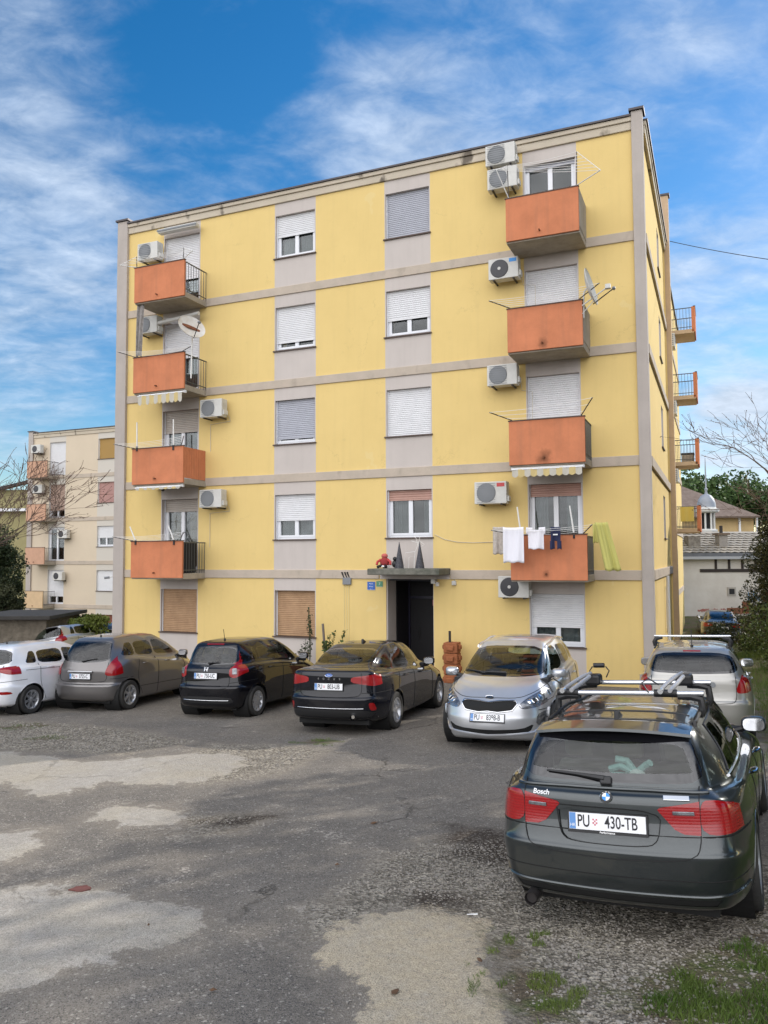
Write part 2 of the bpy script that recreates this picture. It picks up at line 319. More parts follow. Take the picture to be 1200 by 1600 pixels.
# ------------------------------------------------------------------ ground
TEST = False
def gz(x, y):
    z = 0.88-0.045*min(y, 19.5)+0.012*max(-9, min(9, x))
    z -= 0.0 if y < 19.5 else 0.0
    z += 0.055*sm((x-1.6)/2.5)*2.0*(1-sm((y-6)/6))            # the verge on the right rises a little
    z -= 1.0*sm((x-8)/4)*sm((y-24)/8)*(1-sm((y-40)/4))
    z -= 2.3*sm((y-19.5)/26)*sm((-x-7)/7)                       # the land falls away behind on the left
    return z
PATCH = {
 'concrete': [
  [(-6.16,12.74),(-5.44,12.35),(-4.5,11.78),(-3.68,12.02),(-2.97,12.27),(-2.04,12.19),(-2.06,11.25),(-2.35,10.4),(-3.07,10.38),(-3.72,10.5),(-3.97,9.86),(-4.35,9.89),(-4.86,10.42),(-5.06,10.48),(-7,10.4),(-7.5,12.7)],
  [(-3.23,8.73),(-3.16,9.36),(-2.85,9.2),(-2.59,9.29),(-2.24,8.88),(-2.18,8.46),(-2.72,8.46)],
  [(-5,8.2),(-4.0,8.32),(-3.82,8.5),(-3.53,8.51),(-3.5,8.08),(-3.4,7.44),(-3.6,7.3),(-5,7.2)],
  [(-4.5,6.9),(-3.25,6.78),(-2.95,6.83),(-2.51,6.72),(-1.95,6.42),(-1.43,6.2),(-1.31,6.06),(-1.42,5.77),(-1.64,5.58),(-2.02,5.29),(-2.24,5.04),(-2.5,4.85),(-3.5,4.8)],
  [(-.51,5.63),(-.33,5.91),(-.02,6.13),(.31,6.19),(.66,5.9),(.68,5.46),(.67,5.05),(.66,4.5),(.6,3.6),(-.2,3.6),(-.22,4.59),(-.14,4.87),(-.2,5.08),(-.47,5.38)]],
 'gravel': [
  [(-.56,5.74),(-.45,6.31),(-.06,7.27),(.39,7.73),(1.09,7.7),(1.8,7.2),(3.2,7.5),(3.4,5.5),(2.2,3.8),(.75,3.6),(.7,5.05),(.7,5.87),(-.02,6.13)],
  [(-2.81,13.04),(-1.38,12.73),(-.95,12.35),(-1.52,10.82),(-2.49,10.29),(-3.05,11.33)],
  [(-9.0,16.3),(-8.0,16.11),(-6.38,15.49),(-4.64,14.6),(-3.22,13.26),(-4.08,12.43),(-5.56,12.73),(-8,13.2),(-10,14)],
  [(-2.3,8.9),(-1.6,8.9),(-1.3,8.5),(-1.9,8.2)]],
 'grass': [
  [(-1.49,13.03),(-1.17,13.35),(-.73,13.2),(-1.0,12.85)],
  [(.72,5.55),(.84,5.68),(.98,5.26),(1.02,4.78),(.85,4.5),(.74,4.79)],
  [(1.35,4.95),(1.91,5.29),(2.6,5.6),(3.3,6.6),(4.3,8.6),(6.2,13),(8.3,18),(10.6,23),(10.9,30),(14,44),(60,44),(40,-6),(2.0,3.0),(1.45,4.4)],
  [(-6.3,13.9),(-5.9,14.1),(-5.5,13.9),(-5.9,13.7)],[(-7.6,15.1),(-6.9,15.5),(-6.4,15.2),(-7.0,14.9)]],
 'wet': [[(.0,6.35),(.3,6.25),(.65,6.2),(.7,6.45),(.3,6.5)],[(-2.1,8.6),(-1.5,8.95),(-1.2,8.8),(-1.6,8.4)],[(.6,8.4),(1.4,8.0),(1.2,7.2),(.6,7.4)]]}
def sdist(poly, x, y):
    ins = False; d = 1e9; n = len(poly); j = n-1
    for i in range(n):
        xi, yi = poly[i]; xj, yj = poly[j]
        if (yi > y) != (yj > y) and x < (xj-xi)*(y-yi)/(yj-yi)+xi: ins = not ins
        ex, ey = xj-xi, yj-yi; t = max(0, min(1, ((x-xi)*ex+(y-yi)*ey)/(ex*ex+ey*ey+1e-12)))
        dd = (x-xi-ex*t)**2+(y-yi-ey*t)**2
        if dd < d: d = dd
        j = i
    d = math.sqrt(d); return d if ins else -d
BB = {k: [(min(p[0] for p in q)-.7, max(p[0] for p in q)+.7, min(p[1] for p in q)-.7, max(p[1] for p in q)+.7, q) for q in v] for k, v in PATCH.items()}
def pmask(kind, x, y):
    best = -1.0
    for (x0, x1, y0, y1, q) in BB[kind]:
        if x0 < x < x1 and y0 < y < y1: best = max(best, sdist(q, x, y))
    return max(0, min(1, .5+best/1.2))
def axis_pts(a, b, fine0, fine1, step, grow):
    L = [fine0]
    while L[-1] < fine1: L.append(L[-1]+step)
    s = step
    while L[-1] < b: s *= grow; L.append(L[-1]+s)
    s = step; F = [L[0]]
    while F[-1] > a: s *= grow; F.append(F[-1]-s)
    return sorted(set(F[1:]+L))
XS = axis_pts(-900, 900, -9, 5, .085, 1.25); YS = axis_pts(-600, 1500, 3.2, 17, .085, 1.22)
gv = []; gf = []; ga = []
for y in YS:
    for x in XS:
        fine = (-9.5 < x < 5.5 and 3 < y < 18)
        z = gz(x, y)
        cm = pmask('concrete', x, y); gm = pmask('gravel', x, y); gr = pmask('grass', x, y); wt = pmask('wet', x, y)
        if y > 19.5 and x > 8.5: gr = 1
        if y > 40 or y < -15 or abs(x) > 40: gr = max(gr, .95)
        if fine:
            z += 0.012*noise.noise(Vector((x*.9, y*.9, 0)))+0.005*noise.noise(Vector((x*4, y*4, 3)))
            z += 0.012*sm((cm-.42)*6)
            if gm > .5: z += .008*noise.noise(Vector((x*11, y*11, 5)))
        gv.append((x, y, z)); ga.append((cm, gm, gr, wt))
W_ = len(XS)
for j in range(len(YS)-1):
    for i in range(W_-1): gf.append((j*W_+i, j*W_+i+1, (j+1)*W_+i+1, (j+1)*W_+i))
me = bpy.data.meshes.new('ground'); me.from_pydata(gv, [], gf)
at_ = me.color_attributes.new('mask', 'FLOAT_COLOR', 'POINT'); at_.data.foreach_set('color', [c for t in ga for c in t])
me.polygons.foreach_set('use_smooth', [True]*len(me.polygons))
ground = bpy.data.objects.new('ground', me); col.objects.link(ground); tag(ground, kind='structure')

def ground_material():
    m = bpy.data.materials.new('worn_asphalt'); m.use_nodes = True; t = m.node_tree; b = t.nodes['Principled BSDF']; n = t.nodes.new; l = t.links.new
    at = n('ShaderNodeAttribute'); at.attribute_name = 'mask'; sp = n('ShaderNodeSeparateColor'); l(at.outputs['Color'], sp.inputs[0])
    tc = n('ShaderNodeTexCoord')
    def noi(sc, det=8, ro=.6, di=0):
        q = n('ShaderNodeTexNoise'); q.inputs['Scale'].default_value = sc; q.inputs['Detail'].default_value = det; q.inputs['Roughness'].default_value = ro; q.inputs['Distortion'].default_value = di
        l(tc.outputs['Object'], q.inputs['Vector']); return q
    def rng(src, a, b_, c=0, d=1):
        q = n('ShaderNodeMapRange'); l(src, q.inputs[0]); q.inputs[1].default_value = a; q.inputs[2].default_value = b_; q.inputs[3].default_value = c; q.inputs[4].default_value = d; return q.outputs[0]
    def mth(op, a, b_):
        q = n('ShaderNodeMath'); q.operation = op
        for i, s_ in enumerate((a, b_)):
            if isinstance(s_, (int, float)): q.inputs[i].default_value = s_
            else: l(s_, q.inputs[i])
        return q.outputs[0]
    def mix(f, a, b_):
        q = n('ShaderNodeMixRGB')
        if isinstance(f, (int, float)): q.inputs[0].default_value = f
        else: l(f, q.inputs[0])
        for i, s_ in ((1, a), (2, b_)):
            if isinstance(s_, tuple): q.inputs[i].default_value = (*s_, 1)
            else: l(s_, q.inputs[i])
        return q.outputs[0]
    big = noi(.55, 6, .6); edge = noi(2.6, 12, .72, .4); fine = noi(38, 6, .7); mid = noi(7, 8, .7)
    vor = n('ShaderNodeTexVoronoi'); vor.inputs['Scale'].default_value = 120; l(tc.outputs['Object'], vor.inputs['Vector'])
    vor2 = n('ShaderNodeTexVoronoi'); vor2.inputs['Scale'].default_value = 62; l(tc.outputs['Object'], vor2.inputs['Vector'])
    agg = rng(vor.outputs['Color'], 0.0, 1.0)
    e = rng(edge.outputs['Fac'], .2, .8, -.30, .30)
    def soft(ch, w=.06):
        return rng(mth('ADD', ch, e), .5-w, .5+w)
    # asphalt: grey binder, pale aggregate
    asp = mix(rng(big.outputs['Fac'], .35, .65), (.145, .130, .112), (.20, .180, .155))
    asp = mix(rng(mid.outputs['Fac'], .35, .7, 0, .6), asp, (.11, .10, .088))
    sepc = n('ShaderNodeSeparateColor'); l(vor.outputs['Color'], sepc.inputs[0])
    sepd = n('ShaderNodeSeparateColor'); l(vor2.outputs['Color'], sepd.inputs[0])
    asp = mix(rng(sepc.outputs[0], .72, .9, 0, .5), asp, (.27, .25, .22))
    asp = mix(rng(sepc.outputs[1], .8, .9, 0, .7), asp, (.045, .044, .043))
    asp = mix(rng(sepd.outputs[0], .965, .975, 0, .7), asp, (.38, .355, .31))
    # cracks
    ck = n('ShaderNodeTexVoronoi'); ck.feature = 'DISTANCE_TO_EDGE'; ck.inputs['Scale'].default_value = .55
    wv = n('ShaderNodeVectorMath'); wv.operation = 'MULTIPLY_ADD'; l(edge.outputs['Color'], wv.inputs[0]); wv.inputs[1].default_value = (.8, .8, 0); l(tc.outputs['Object'], wv.inputs[2]); l(wv.outputs[0], ck.inputs['Vector'])
    crk = mth('MULTIPLY', rng(ck.outputs['Distance'], .0, .010, .8, 0), rng(big.outputs['Fac'], .52, .66))
    asp = mix(crk, asp, (.025, .024, .022))
    # concrete
    con = mix(rng(mid.outputs['Fac'], .3, .7), (.385, .36, .32), (.29, .265, .23))
    con = mix(rng(noi(1.2, 6).outputs['Fac'], .4, .65, 0, .7), con, (.36, .32, .25))
    sx_ = n('ShaderNodeSeparateXYZ'); l(tc.outputs['Object'], sx_.inputs[0])
    con = mix(mth('MULTIPLY', rng(sx_.outputs[0], -1.1, -.5), rng(mid.outputs['Fac'], .3, .6, .45, .9)), con, (.44, .37, .26))
    con = mix(rng(sepc.outputs[0], .85, .92, 0, .5), con, (.15, .14, .12))
    # gravel
    vg = n('ShaderNodeTexVoronoi'); vg.inputs['Scale'].default_value = 42; l(tc.outputs['Object'], vg.inputs['Vector'])
    sg = n('ShaderNodeSeparateColor'); l(vg.outputs['Color'], sg.inputs[0])
    gra = mix(rng(sg.outputs[0], .2, .9), (.17, .15, .12), (.42, .38, .31))
    gra = mix(rng(sg.outputs[1], .7, .8, 0, .8), gra, (.075, .065, .05))
    gra = mix(rng(mid.outputs['Fac'], .45, .65, 0, .75), gra, (.12, .105, .085))
    dirt = mix(rng(fine.outputs['Fac'], .35, .65), (.09, .07, .048), (.16, .13, .09))
    grs = mix(rng(mid.outputs['Fac'], .35, .65), (.055, .085, .022), (.095, .115, .035))
    grs = mix(rng(noi(3.0, 6).outputs['Fac'], .45, .62), dirt, grs)
    gravm = mth('MULTIPLY', soft(sp.outputs['Green'], .16), 1)
    conm = mth('MULTIPLY', soft(sp.outputs['Red'], .02), rng(noi(5.0, 10, .75).outputs['Fac'], .30, .42, .25, 1))
    grsm = soft(sp.outputs['Blue'], .10)
    dustn = mth('MULTIPLY', rng(noi(1.1, 9, .7, .5).outputs['Fac'],   .48, .72, 0, .38), rng(fine.outputs['Fac'], .25, .6, .5, 1))
    asp = mix(dustn, asp, (.235, .205, .165))
    halo = mth('MAXIMUM', sp.outputs['Red'], sp.outputs['Green'])
    asp = mix(mth('MULTIPLY', rng(mth('ADD', halo, mth('MULTIPLY', e, .8)), .26, .5, 0, .6), rng(mid.outputs['Fac'], .3, .6, .3, 1)), asp, (.26, .225, .18))
    c = mix(gravm, asp, gra)
    # scattered loose grit on the asphalt
    grit = mth('MULTIPLY', rng(edge.outputs['Fac'], .56, .66), rng(sg.outputs[2], .62, .7))
    c = mix(grit, c, (.33, .30, .26))
    c = mix(conm, c, con)
    c = mix(grsm, c, grs)
    gn = mth('MULTIPLY', rng(noi(95, 4, .8).outputs['Fac'], .32, .68, .62, 1.38), rng(noi(21, 8, .8).outputs['Fac'], .3, .7, .80, 1.2))
    sc_ = n('ShaderNodeVectorMath'); sc_.operation = 'SCALE'; l(c, sc_.inputs[0]); l(gn, sc_.inputs['Scale']); c = sc_.outputs[0]
    c = mix(mth('MULTIPLY', soft(at.outputs['Alpha'], .12), rng(fine.outputs['Fac'], .4, .5)), c, (.045, .034, .026))
    l(c, b.inputs['Base Color'])
    b.inputs['Roughness'].default_value = .92; b.inputs['Specular IOR Level'].default_value = .25
    h = mth('ADD', mth('MULTIPLY', vor.outputs['Distance'], .5), mth('MULTIPLY', fine.outputs['Fac'], .5))
    h = mth('ADD', h, mth('MULTIPLY', mth('MULTIPLY', vg.outputs['Distance'], gravm), 2.0))
    h = mth('SUBTRACT', h, mth('MULTIPLY', crk, 2.0))
    bp = n('ShaderNodeBump'); bp.inputs['Strength'].default_value = .8; bp.inputs['Distance'].default_value = .012; l(h, bp.inputs['Height']); l(bp.outputs[0], b.inputs['Normal'])
    return m
me.materials.append(ground_material())

# ------------------------------------------------------------------ main building frame of reference
TH = 0.4009
FR = Vector((6.5975, 19.2674, 0)); FL = 16.77
dR = Vector((math.cos(TH), -math.sin(TH), 0)); dN = Vector((math.sin(TH), math.cos(TH), 0))
FO = FR-dR*FL                       # left front corner of the facade
Z0 = 2.703                          # underside of the lowest floor band
ST = 2.85
def fac(px, py, off=0.0):
    "where the sight line of a photo point meets the plane 'off' metres in front of the facade: (u along it, height above Z0)"
    d = px_dir(px, py); o = FR-dN*off-Vector((0, 0, CAMZ)); t = (Vector((o.x, o.y, 0)).dot(dN))/(d.dot(dN)); P = d*t
    return (P-Vector((FO.x, FO.y, 0))).dot(dR), P.z+CAMZ-Z0
def fpos(u, off, z): q = FO+dR*u-dN*off; return Vector((q.x, q.y, z+Z0))
def gpix(px, py):
    z = 0.5
    for _ in range(25):
        d = px_dir(px, py); t = (z-CAMZ)/d.z; P = d*t; z = gz(P.x, P.y)
    return Vector((P.x, P.y, z))
def dpix(px, py, Y):
    d = px_dir(px, py); P = d*(Y/d.y); return Vector((P.x, P.y, P.z+CAMZ))
RZ = -TH

def wall_with_holes(mb, U0, U1, Za, Zb, holes, depth, strips, axis='front', x0=0, mats=(0, 1)):
    "front skin at local y=0 with rectangular openings and reveals; strips = grey columns"
    us = sorted({U0, U1, *[h[0] for h in holes], *[h[1] for h in holes], *[s for q in strips for s in q[:2]]})
    zs = sorted({Za, Zb, *[h[2] for h in holes], *[h[3] for h in holes], *[s for q in strips for s in q[2:]]})
    def P(u, y, z): return (u, y, z) if axis == 'front' else (x0-y, u, z)
    for a, b_ in zip(us[:-1], us[1:]):
        for c, d in zip(zs[:-1], zs[1:]):
            um, zm = (a+b_)/2, (c+d)/2
            if any(h[0] < um < h[1] and h[2] < zm < h[3] for h in holes): continue
            mb.cur = mats[1] if any(s[0] < um < s[1] and s[2] < zm < s[3] for s in strips) else mats[0]
            mb.quad(P(a, 0, c), P(b_, 0, c), P(b_, 0, d), P(a, 0, d))
    mb.cur = mats[1]
    for h in holes:
        a, b_, c, d = h[:4]; dp = h[4] if len(h) > 4 else depth
        mb.quad(P(a, 0, c), P(a, dp, c), P(a, dp, d), P(a, 0, d)); mb.quad(P(b_, 0, c), P(b_, 0, d), P(b_, dp, d), P(b_, dp, c))
        mb.quad(P(a, 0, d), P(a, dp, d), P(b_, dp, d), P(b_, 0, d)); mb.quad(P(a, 0, c), P(b_, 0, c), P(b_, dp, c), P(a, dp, c))
    mb.cur = 0

def window_unit(par, u0, u1, z0, z1, shut, smat, rec=.13, door=False, curtain=None, mull=True, xf=None, sill=True, gl='glass', guide=True, name=None):
    "frame (with mullion), pane, roller shutter, sill, curtain; local y grows into the house"
    name = name or ('balcony_door' if door else 'window')
    T = xf or Matrix.Identity(4)
    def bx(mb, *a): mb.box(*a, mtx=T)
    f = MB(); y0, y1 = rec, rec+.07; fw = .065
    bx(f, u0, y0, z0, u0+fw, y1, z1); bx(f, u1-fw, y0, z0, u1, y1, z1); bx(f, u0+fw, y0, z0, u1-fw, y1, z0+fw); bx(f, u0+fw, y0, z1-fw, u1-fw, y1, z1)
    iu0, iu1, iz0, iz1 = u0+fw, u1-fw, z0+fw, z1-fw
    c = (u0+u1)/2; sw = .06; ys0, ys1 = y0+.012, y1+.012
    for (a, b_) in (((iu0, c), (c, iu1)) if mull else ((iu0, iu1),)):
        bx(f, a, ys0-.02, iz0, a+sw, ys1, iz1); bx(f, b_-sw, ys0-.02, iz0, b_, ys1, iz1)
        bx(f, a+sw, ys0-.02, iz0, b_-sw, ys1, iz0+sw+(.02 if door else 0)); bx(f, a+sw, ys0-.02, iz1-sw, b_-sw, ys1, iz1)
    win = f.build(name, M['pvc'], par)
    g = MB(); bx(g, iu0, y0+.045, iz0, iu1, y0+.055, iz1); g.build('pane', M[gl], win)
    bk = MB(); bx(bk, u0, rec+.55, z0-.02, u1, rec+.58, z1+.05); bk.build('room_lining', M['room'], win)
    if shut > 0:
        s = MB(); zb = z1-(z1-z0)*shut; n = max(2, int((z1-zb)/.055)); h = (z1-zb)/n; ysh = rec-.03
        for i in range(n):
            a = zb+i*h
            pts = [(u0+.025, ysh+.012, a), (u0+.025, ysh-.004, a+h*.25), (u0+.025, ysh-.004, a+h*.75), (u0+.025, ysh+.012, a+h)]
            for p, q in zip(pts[:-1], pts[1:]):
                s.quad(T@Vector(p), T@Vector((u1-.025, p[1], p[2])), T@Vector((u1-.025, q[1], q[2])), T@Vector(q))
        s.box(u0+.025, ysh-.008, zb-.03, u1-.025, ysh+.014, zb+.005, mtx=T)
        s.build('roller_shutter', M[smat], win, fix=True)
    if guide:
        q = MB(); bx(q, u0, rec-.055, z0, u0+.025, rec, z1); q.build('shutter_guide', M['pvc'], win); q = MB(); bx(q, u1-.025, rec-.055, z0, u1, rec, z1); q.build('shutter_guide', M['pvc'], win)
    if sill and not door:
        q = MB(); bx(q, u0-.06, -.05, z0-.035, u1+.05, rec+.02, z0); q.build('sill', M['brownstone'], win)
    if curtain:
        q = MB(); zt = z1-(z1-z0)*max(0, shut-.05); k = 40
        for (a, b_) in curtain[1]:
            A = lerp(u0, u1, a); B = lerp(u0, u1, b_); prev = None
            for i in range(k+1):
                x = lerp(A, B, i/k); y = rec+.17+.022*math.sin(i*1.25)+.01*math.sin(i*.5)
                cur_ = (T@Vector((x, y, z0+.02)), T@Vector((x, y, zt)))
                if prev: q.quad(prev[0], cur_[0], cur_[1], prev[1])
                prev = cur_
        q.build('curtain', M[curtain[0]], win)
    return win

def balcony(par, u0, u1, k, depth, pm='orange', sides='rail', drain=True, name='balcony', T=None, rmat='rail', right='rail', left='rail', smat='slab', pt=.07):
    zb = Z0+ST*k
    T = T or Matrix.Identity(4)
    s = MB(); s.box(u0, -depth+.004, zb-.02, u1, 0.0, zb+.15, mtx=T)
    b = s.build(name, M[smat], par, bevel=.008)
    p = MB(); p.box(u0, -depth-.05, zb+.02, u1, -depth-.05+pt, zb+1.12, mtx=T); p.build('parapet', M[pm], b, bevel=.006)
    if drain:
        q = MB(); uu = lerp(u0, u1, .47); q.tube([T@Vector((uu, -depth+.0, zb+.18)), T@Vector((uu, -depth-.13, zb+.17))], .022, 8); q.build('drain_spout', M['rust'], b)
    c = MB(); c.box(u0-.015, -depth-.065, zb+1.12, u1+.015, -depth+.035, zb+1.145, mtx=T)
    c.build('coping', M['brownstone'], b)
    for side, kind in ((u0+.02, left), (u1-.02, right)):
        q = MB()
        if kind == 'rail':
            zt = zb+1.08
            q.tube([T@Vector((side, -depth+.02, zt)), T@Vector((side, -.02, zt))], .02, 6); q.tube([T@Vector((side, -depth+.02, zb+.25)), T@Vector((side, -.02, zb+.25))], .015, 6)
            n = 8
            for i in range(n+1):
                y = lerp(-depth+.06, -.04, i/n); q.tube([T@Vector((side, y, zb+.15)), T@Vector((side, y, zt))], .009, 5)
            q.build('side_railing', M[rmat], b)
        elif kind == 'panel':
            n = 9
            for i in range(n):
                a = lerp(-depth+.03, -.03, i/n); c_ = lerp(-depth+.03, -.03, (i+1)/n)-.012
                q.box(side-.012, a, zb+.17, side+.012, c_, zb+1.1, mtx=T)
            q.build('side_screen', M['orange'], b)
        elif kind == 'wall':
            q.box(side-.05, -depth+.03, zb+.15, side+.03, -.01, zb+1.1, mtx=T); q.build('side_parapet', M['slab'], b)
    return b

def apartment(name, label, loc, rz, L, D, spec, col1, col2, col3, col4, groundz, mats, right_windows=True, section2=False, ext=None):
    par = empty(name, loc, rz, label, 'apartment building')
    yel, gry = mats['wall'], mats['strip']
    ztop = Z0+11.62
    holes = []; strips = []
    C1, C2, C3, C4 = (1.88, 3.26), (6.06, 7.41), (9.70, 11.03), (13.72, 15.08)
    W = lambda k: (Z0+ST*(k-1)+1.15, Z0+ST*(k-1)+2.48)
    Dz = lambda k: (Z0+ST*(k-1)+.2, Z0+ST*(k-1)+2.48)
    jobs = []
    for C, cdef, isdoor in ((C1, col1, True), (C2, col2, False), (C3, col3, False), (C4, col4, True)):
        for k, d in enumerate(cdef):
            if d is None or C[1] > L-.4: continue
            if k == 0: z = (Z0-1.70, Z0-.36)
            else: z = Dz(k) if isdoor else W(k)
            holes.append((C[0], C[1], z[0], z[1])); jobs.append((C, z, isdoor and k > 0, d))
        if C[1] < L-.4: strips.append((C[0]-.03, C[1]+.03, groundz, ztop))
    if ext: holes.append(ext['hole'])
    mb = MB(); wall_with_holes(mb, .36, L-.2, groundz, ztop, holes, .21, strips)
    mb.build('front_wall', [yel, gry], par, fix=False)
    # side walls
    rh = []; rj = []
    if right_windows:
        for k in range(0, 5):
            z = W(k) if k else (Z0-1.7, Z0-.36)
            rh.append((5.45, 6.35, z[0], z[1])); rj.append(z)
    mb = MB(); wall_with_holes(mb, .2, D, groundz, ztop, rh, .2, [], axis='side', x0=L-.05); mb.build('side_wall', [yel, gry], par, fix=False)
    for z in rj:
        T = Matrix.Translation((L-.05, 0, 0)) @ Matrix.Rotation(math.pi/2, 4, 'Z')
        window_unit(par, 5.45, 6.35, z[0], z[1], .6, 'shut_white', rec=.1, xf=T)
    mb = MB(); mb.quad((0, D, groundz), (0, D, ztop), (0, .3, ztop), (0, .3, groundz)); mb.quad((0, D, groundz), (L, D, groundz), (L, D, ztop), (0, D, ztop))
    mb.build('rear_wall', yel, par, fix=False)
    # floor bands, each its own ring
    for k in range(0, 4):
        z = Z0+ST*k; mb = MB()
        segs = [(.42, L-.27)]
        if ext and k == 0: segs = [(.42, ext['canopy'][0]), (ext['canopy'][1], L-.27)]
        for a, b_ in segs: mb.box(a, -.035, z, b_, .03, z+.25)
        mb.box(L-.09, .26, z, L+.02, D, z+.25)
        mb.build('floor_band', mats['band'], par, bevel=.01)
    mb = MB(); mb.box(.42, -.05, Z0+11.41, L-.27, .05, Z0+11.62); mb.box(.42, -.09, Z0+11.622, L-.27, .05, Z0+11.74)
    mb.box(L-.1, .262, Z0+11.41, L+.04, D, Z0+11.62); mb.box(L-.1, .262, Z0+11.622, L+.07, D, Z0+11.74)
    mb.build('cornice', mats['cornice'], par, bevel=.015)
    mb = MB(); mb.box(.41, -.13, Z0+11.743, L-.275, D, Z0+11.79); mb.box(L-.274, .262, Z0+11.743, L+.11, D, Z0+11.79); mb.build('roof', M['roofmetal'], par)
    for (a, b_) in ((0, .42), (L-.27, L)):
        mb = MB(); mb.box(a, -.10, groundz, b_, .26, Z0+11.86); mb.build('pilaster', mats['pilaster'], par, bevel=.015)
        mb = MB(); mb.box(a-.05, -.15, Z0+11.862, b_+.05, .31, Z0+11.92); mb.build('pilaster_cap', M['roofmetal'], par)
    for C, z, isd, d in jobs:
        window_unit(par, C[0], C[1], z[0], z[1], d[0], d[1], door=isd, curtain=d[2] if len(d) > 2 else None, rec=d[3] if len(d) > 3 else .13)
    return par
# ------------------------------------------------------------------ cars
import numpy as np
def car_rows(s):
    L = s['L']; w = s['W']/2; zb = s.get('zb', .28); zt = s['zbt']; zs = s['zsh']; gb = s['gb']; rt = s['rt']; dk = s.get('deck')
    hl = s['hl']; cw = s['cw']; wt = s['wt']; b1, b2, b3 = s['belt']; wb = s['wbelt']; wr = s['wroof']; H = s['H']; zre = s['zre']
    yt = s.get('ysh', .09); cR = s.get('cR', .82); cF = s.get('cF', .76); bow = s.get('bow', .16); bF = s.get('bowF', .36); zfb = s.get('zfb', .54)
    mid_r = dk or (lerp(yt, gb[0], .5), lerp(zs, gb[1], .5))
    hm = s.get('hoodmid', (lerp(L-hl[0], cw[0], .5), lerp(hl[1], cw[1], .5)+.045))
    gm = lerp(gb[0], rt[0], .5)-s.get('bulge', .035), lerp(gb[1], rt[1], .5)+.02
    wm = lerp(cw[0], wt[0], .5)+.02, lerp(cw[1], wt[1], .5)+.025
    T = [  # yr zr yf zf | corner half width rear, three side half widths, front corner | side z x3 | bow rear, front
     (.16, zb-.05, L-.20, .17, (w-.20)*.95, w-.12, w-.12, w-.12, w-.24, .19, .19, .19, .10, .18),
     (.05, zb, L-.07, .22, w-.14, w-.05, w-.06, w-.05, w-.20, .235, .235, .235, bow*.9, bF*.8),
     (.0, lerp(zb, zt, .5), L-.0, .38, w-.10, w-.012, w-.025, w-.012, w-.16, .38, .38, .38, bow, bF),
     (.0, zt, L-.01, zfb, w-.075, w-.003, w-.012, w-.003, w-.12, .53, .53, .53, bow, bF),
     (s.get('shelf', .05), zt+.045, L-.025, zfb+.05, w-.078, w-.0, w-.005, w-.0, w-.115, .62, .62, .61, bow, bF),
     (lerp(s.get('shelf', .05), yt, .6), lerp(zt, zs, .55), L-.06, lerp(zfb, hl[1], .6), w-.085, w-.004, w-.0, w-.004, w-.12, .73, .73, .70, bow, bF),
     (yt, zs, L-hl[0], hl[1], w-.11, w-.022, w-.012, w-.022, w-.15, b1-.12, b2-.12, b3-.13, bow*.95, bF*.92),
     (mid_r[0], mid_r[1], hm[0], hm[1], lerp(w-.11, gb[2], .5), lerp(w, wb, .45), lerp(w, wb, .42), lerp(w, wb, .6), w-.20, b1-.035, b2-.035, b3-.05, bow*.8, .24),
     (gb[0], gb[1], cw[0], cw[1], gb[2], wb-.012, wb, wb-.03, cw[2], b1, b2, b3, bow*.7, .24),
     (gm[0], gm[1], wm[0], wm[1], lerp(gb[2], rt[2], .5)+.012, lerp(wb, wr, .45), lerp(wb, wr, .42), lerp(wb, wr, .5), lerp(cw[2], wt[2], .5)+.01, lerp(b1, zre[0], .52), lerp(b2, zre[1], .52), lerp(b3, zre[2], .52), bow*.6, .2),
     (rt[0], rt[1], wt[0], wt[1], rt[2], wr-.015, wr, wr-.02, wt[2], zre[0], zre[1], zre[2], bow*.4, .12),
     (rt[0]+.10, lerp(rt[1], H, .45), wt[0]-.12, lerp(wt[1], H, .5), rt[2]*.86, wr*.84, wr*.86, wr*.84, wt[2]*.84, lerp(zre[0], H, .62), lerp(zre[1], H, .72), lerp(zre[2], H, .62), bow*.3, .08),
     (lerp(rt[0], wt[0], .28), H-.012, lerp(rt[0], wt[0], .74), H-.004, .26, .30, .30, .30, .26, H-.012, H-.002, H-.006, .02, .03),
     (lerp(rt[0], wt[0], .42), H-.003, lerp(rt[0], wt[0], .58), H, 0, 0, 0, 0, 0, H-.003, H, H, .0, .0)]
    G = []
    for (yr, zr, yf, zf, wR, w1, w2, w3, wF, z1, z2, z3, bR, bFf) in T:
        p3 = yr+bR+.10*min(1, wR*2); p7 = yf-bFf-.10*min(1, wF*2)
        G.append([(0, yr, zr), (.5*wR, yr+.16*bR, zr), (.87*wR, yr+.62*bR, zr), (wR, p3, lerp(zr, z1, .45)), (w1, lerp(p3, p7, .16), z1), (w2, lerp(p3, p7, .5), z2),
                  (w3, lerp(p3, p7, .82), z3), (wF, p7+.02, lerp(z3, zf, .5)), (.87*wF, yf-.60*bFf, zf), (.5*wF, yf-.16*bFf, zf), (0, yf, zf)])
    return np.array(G)
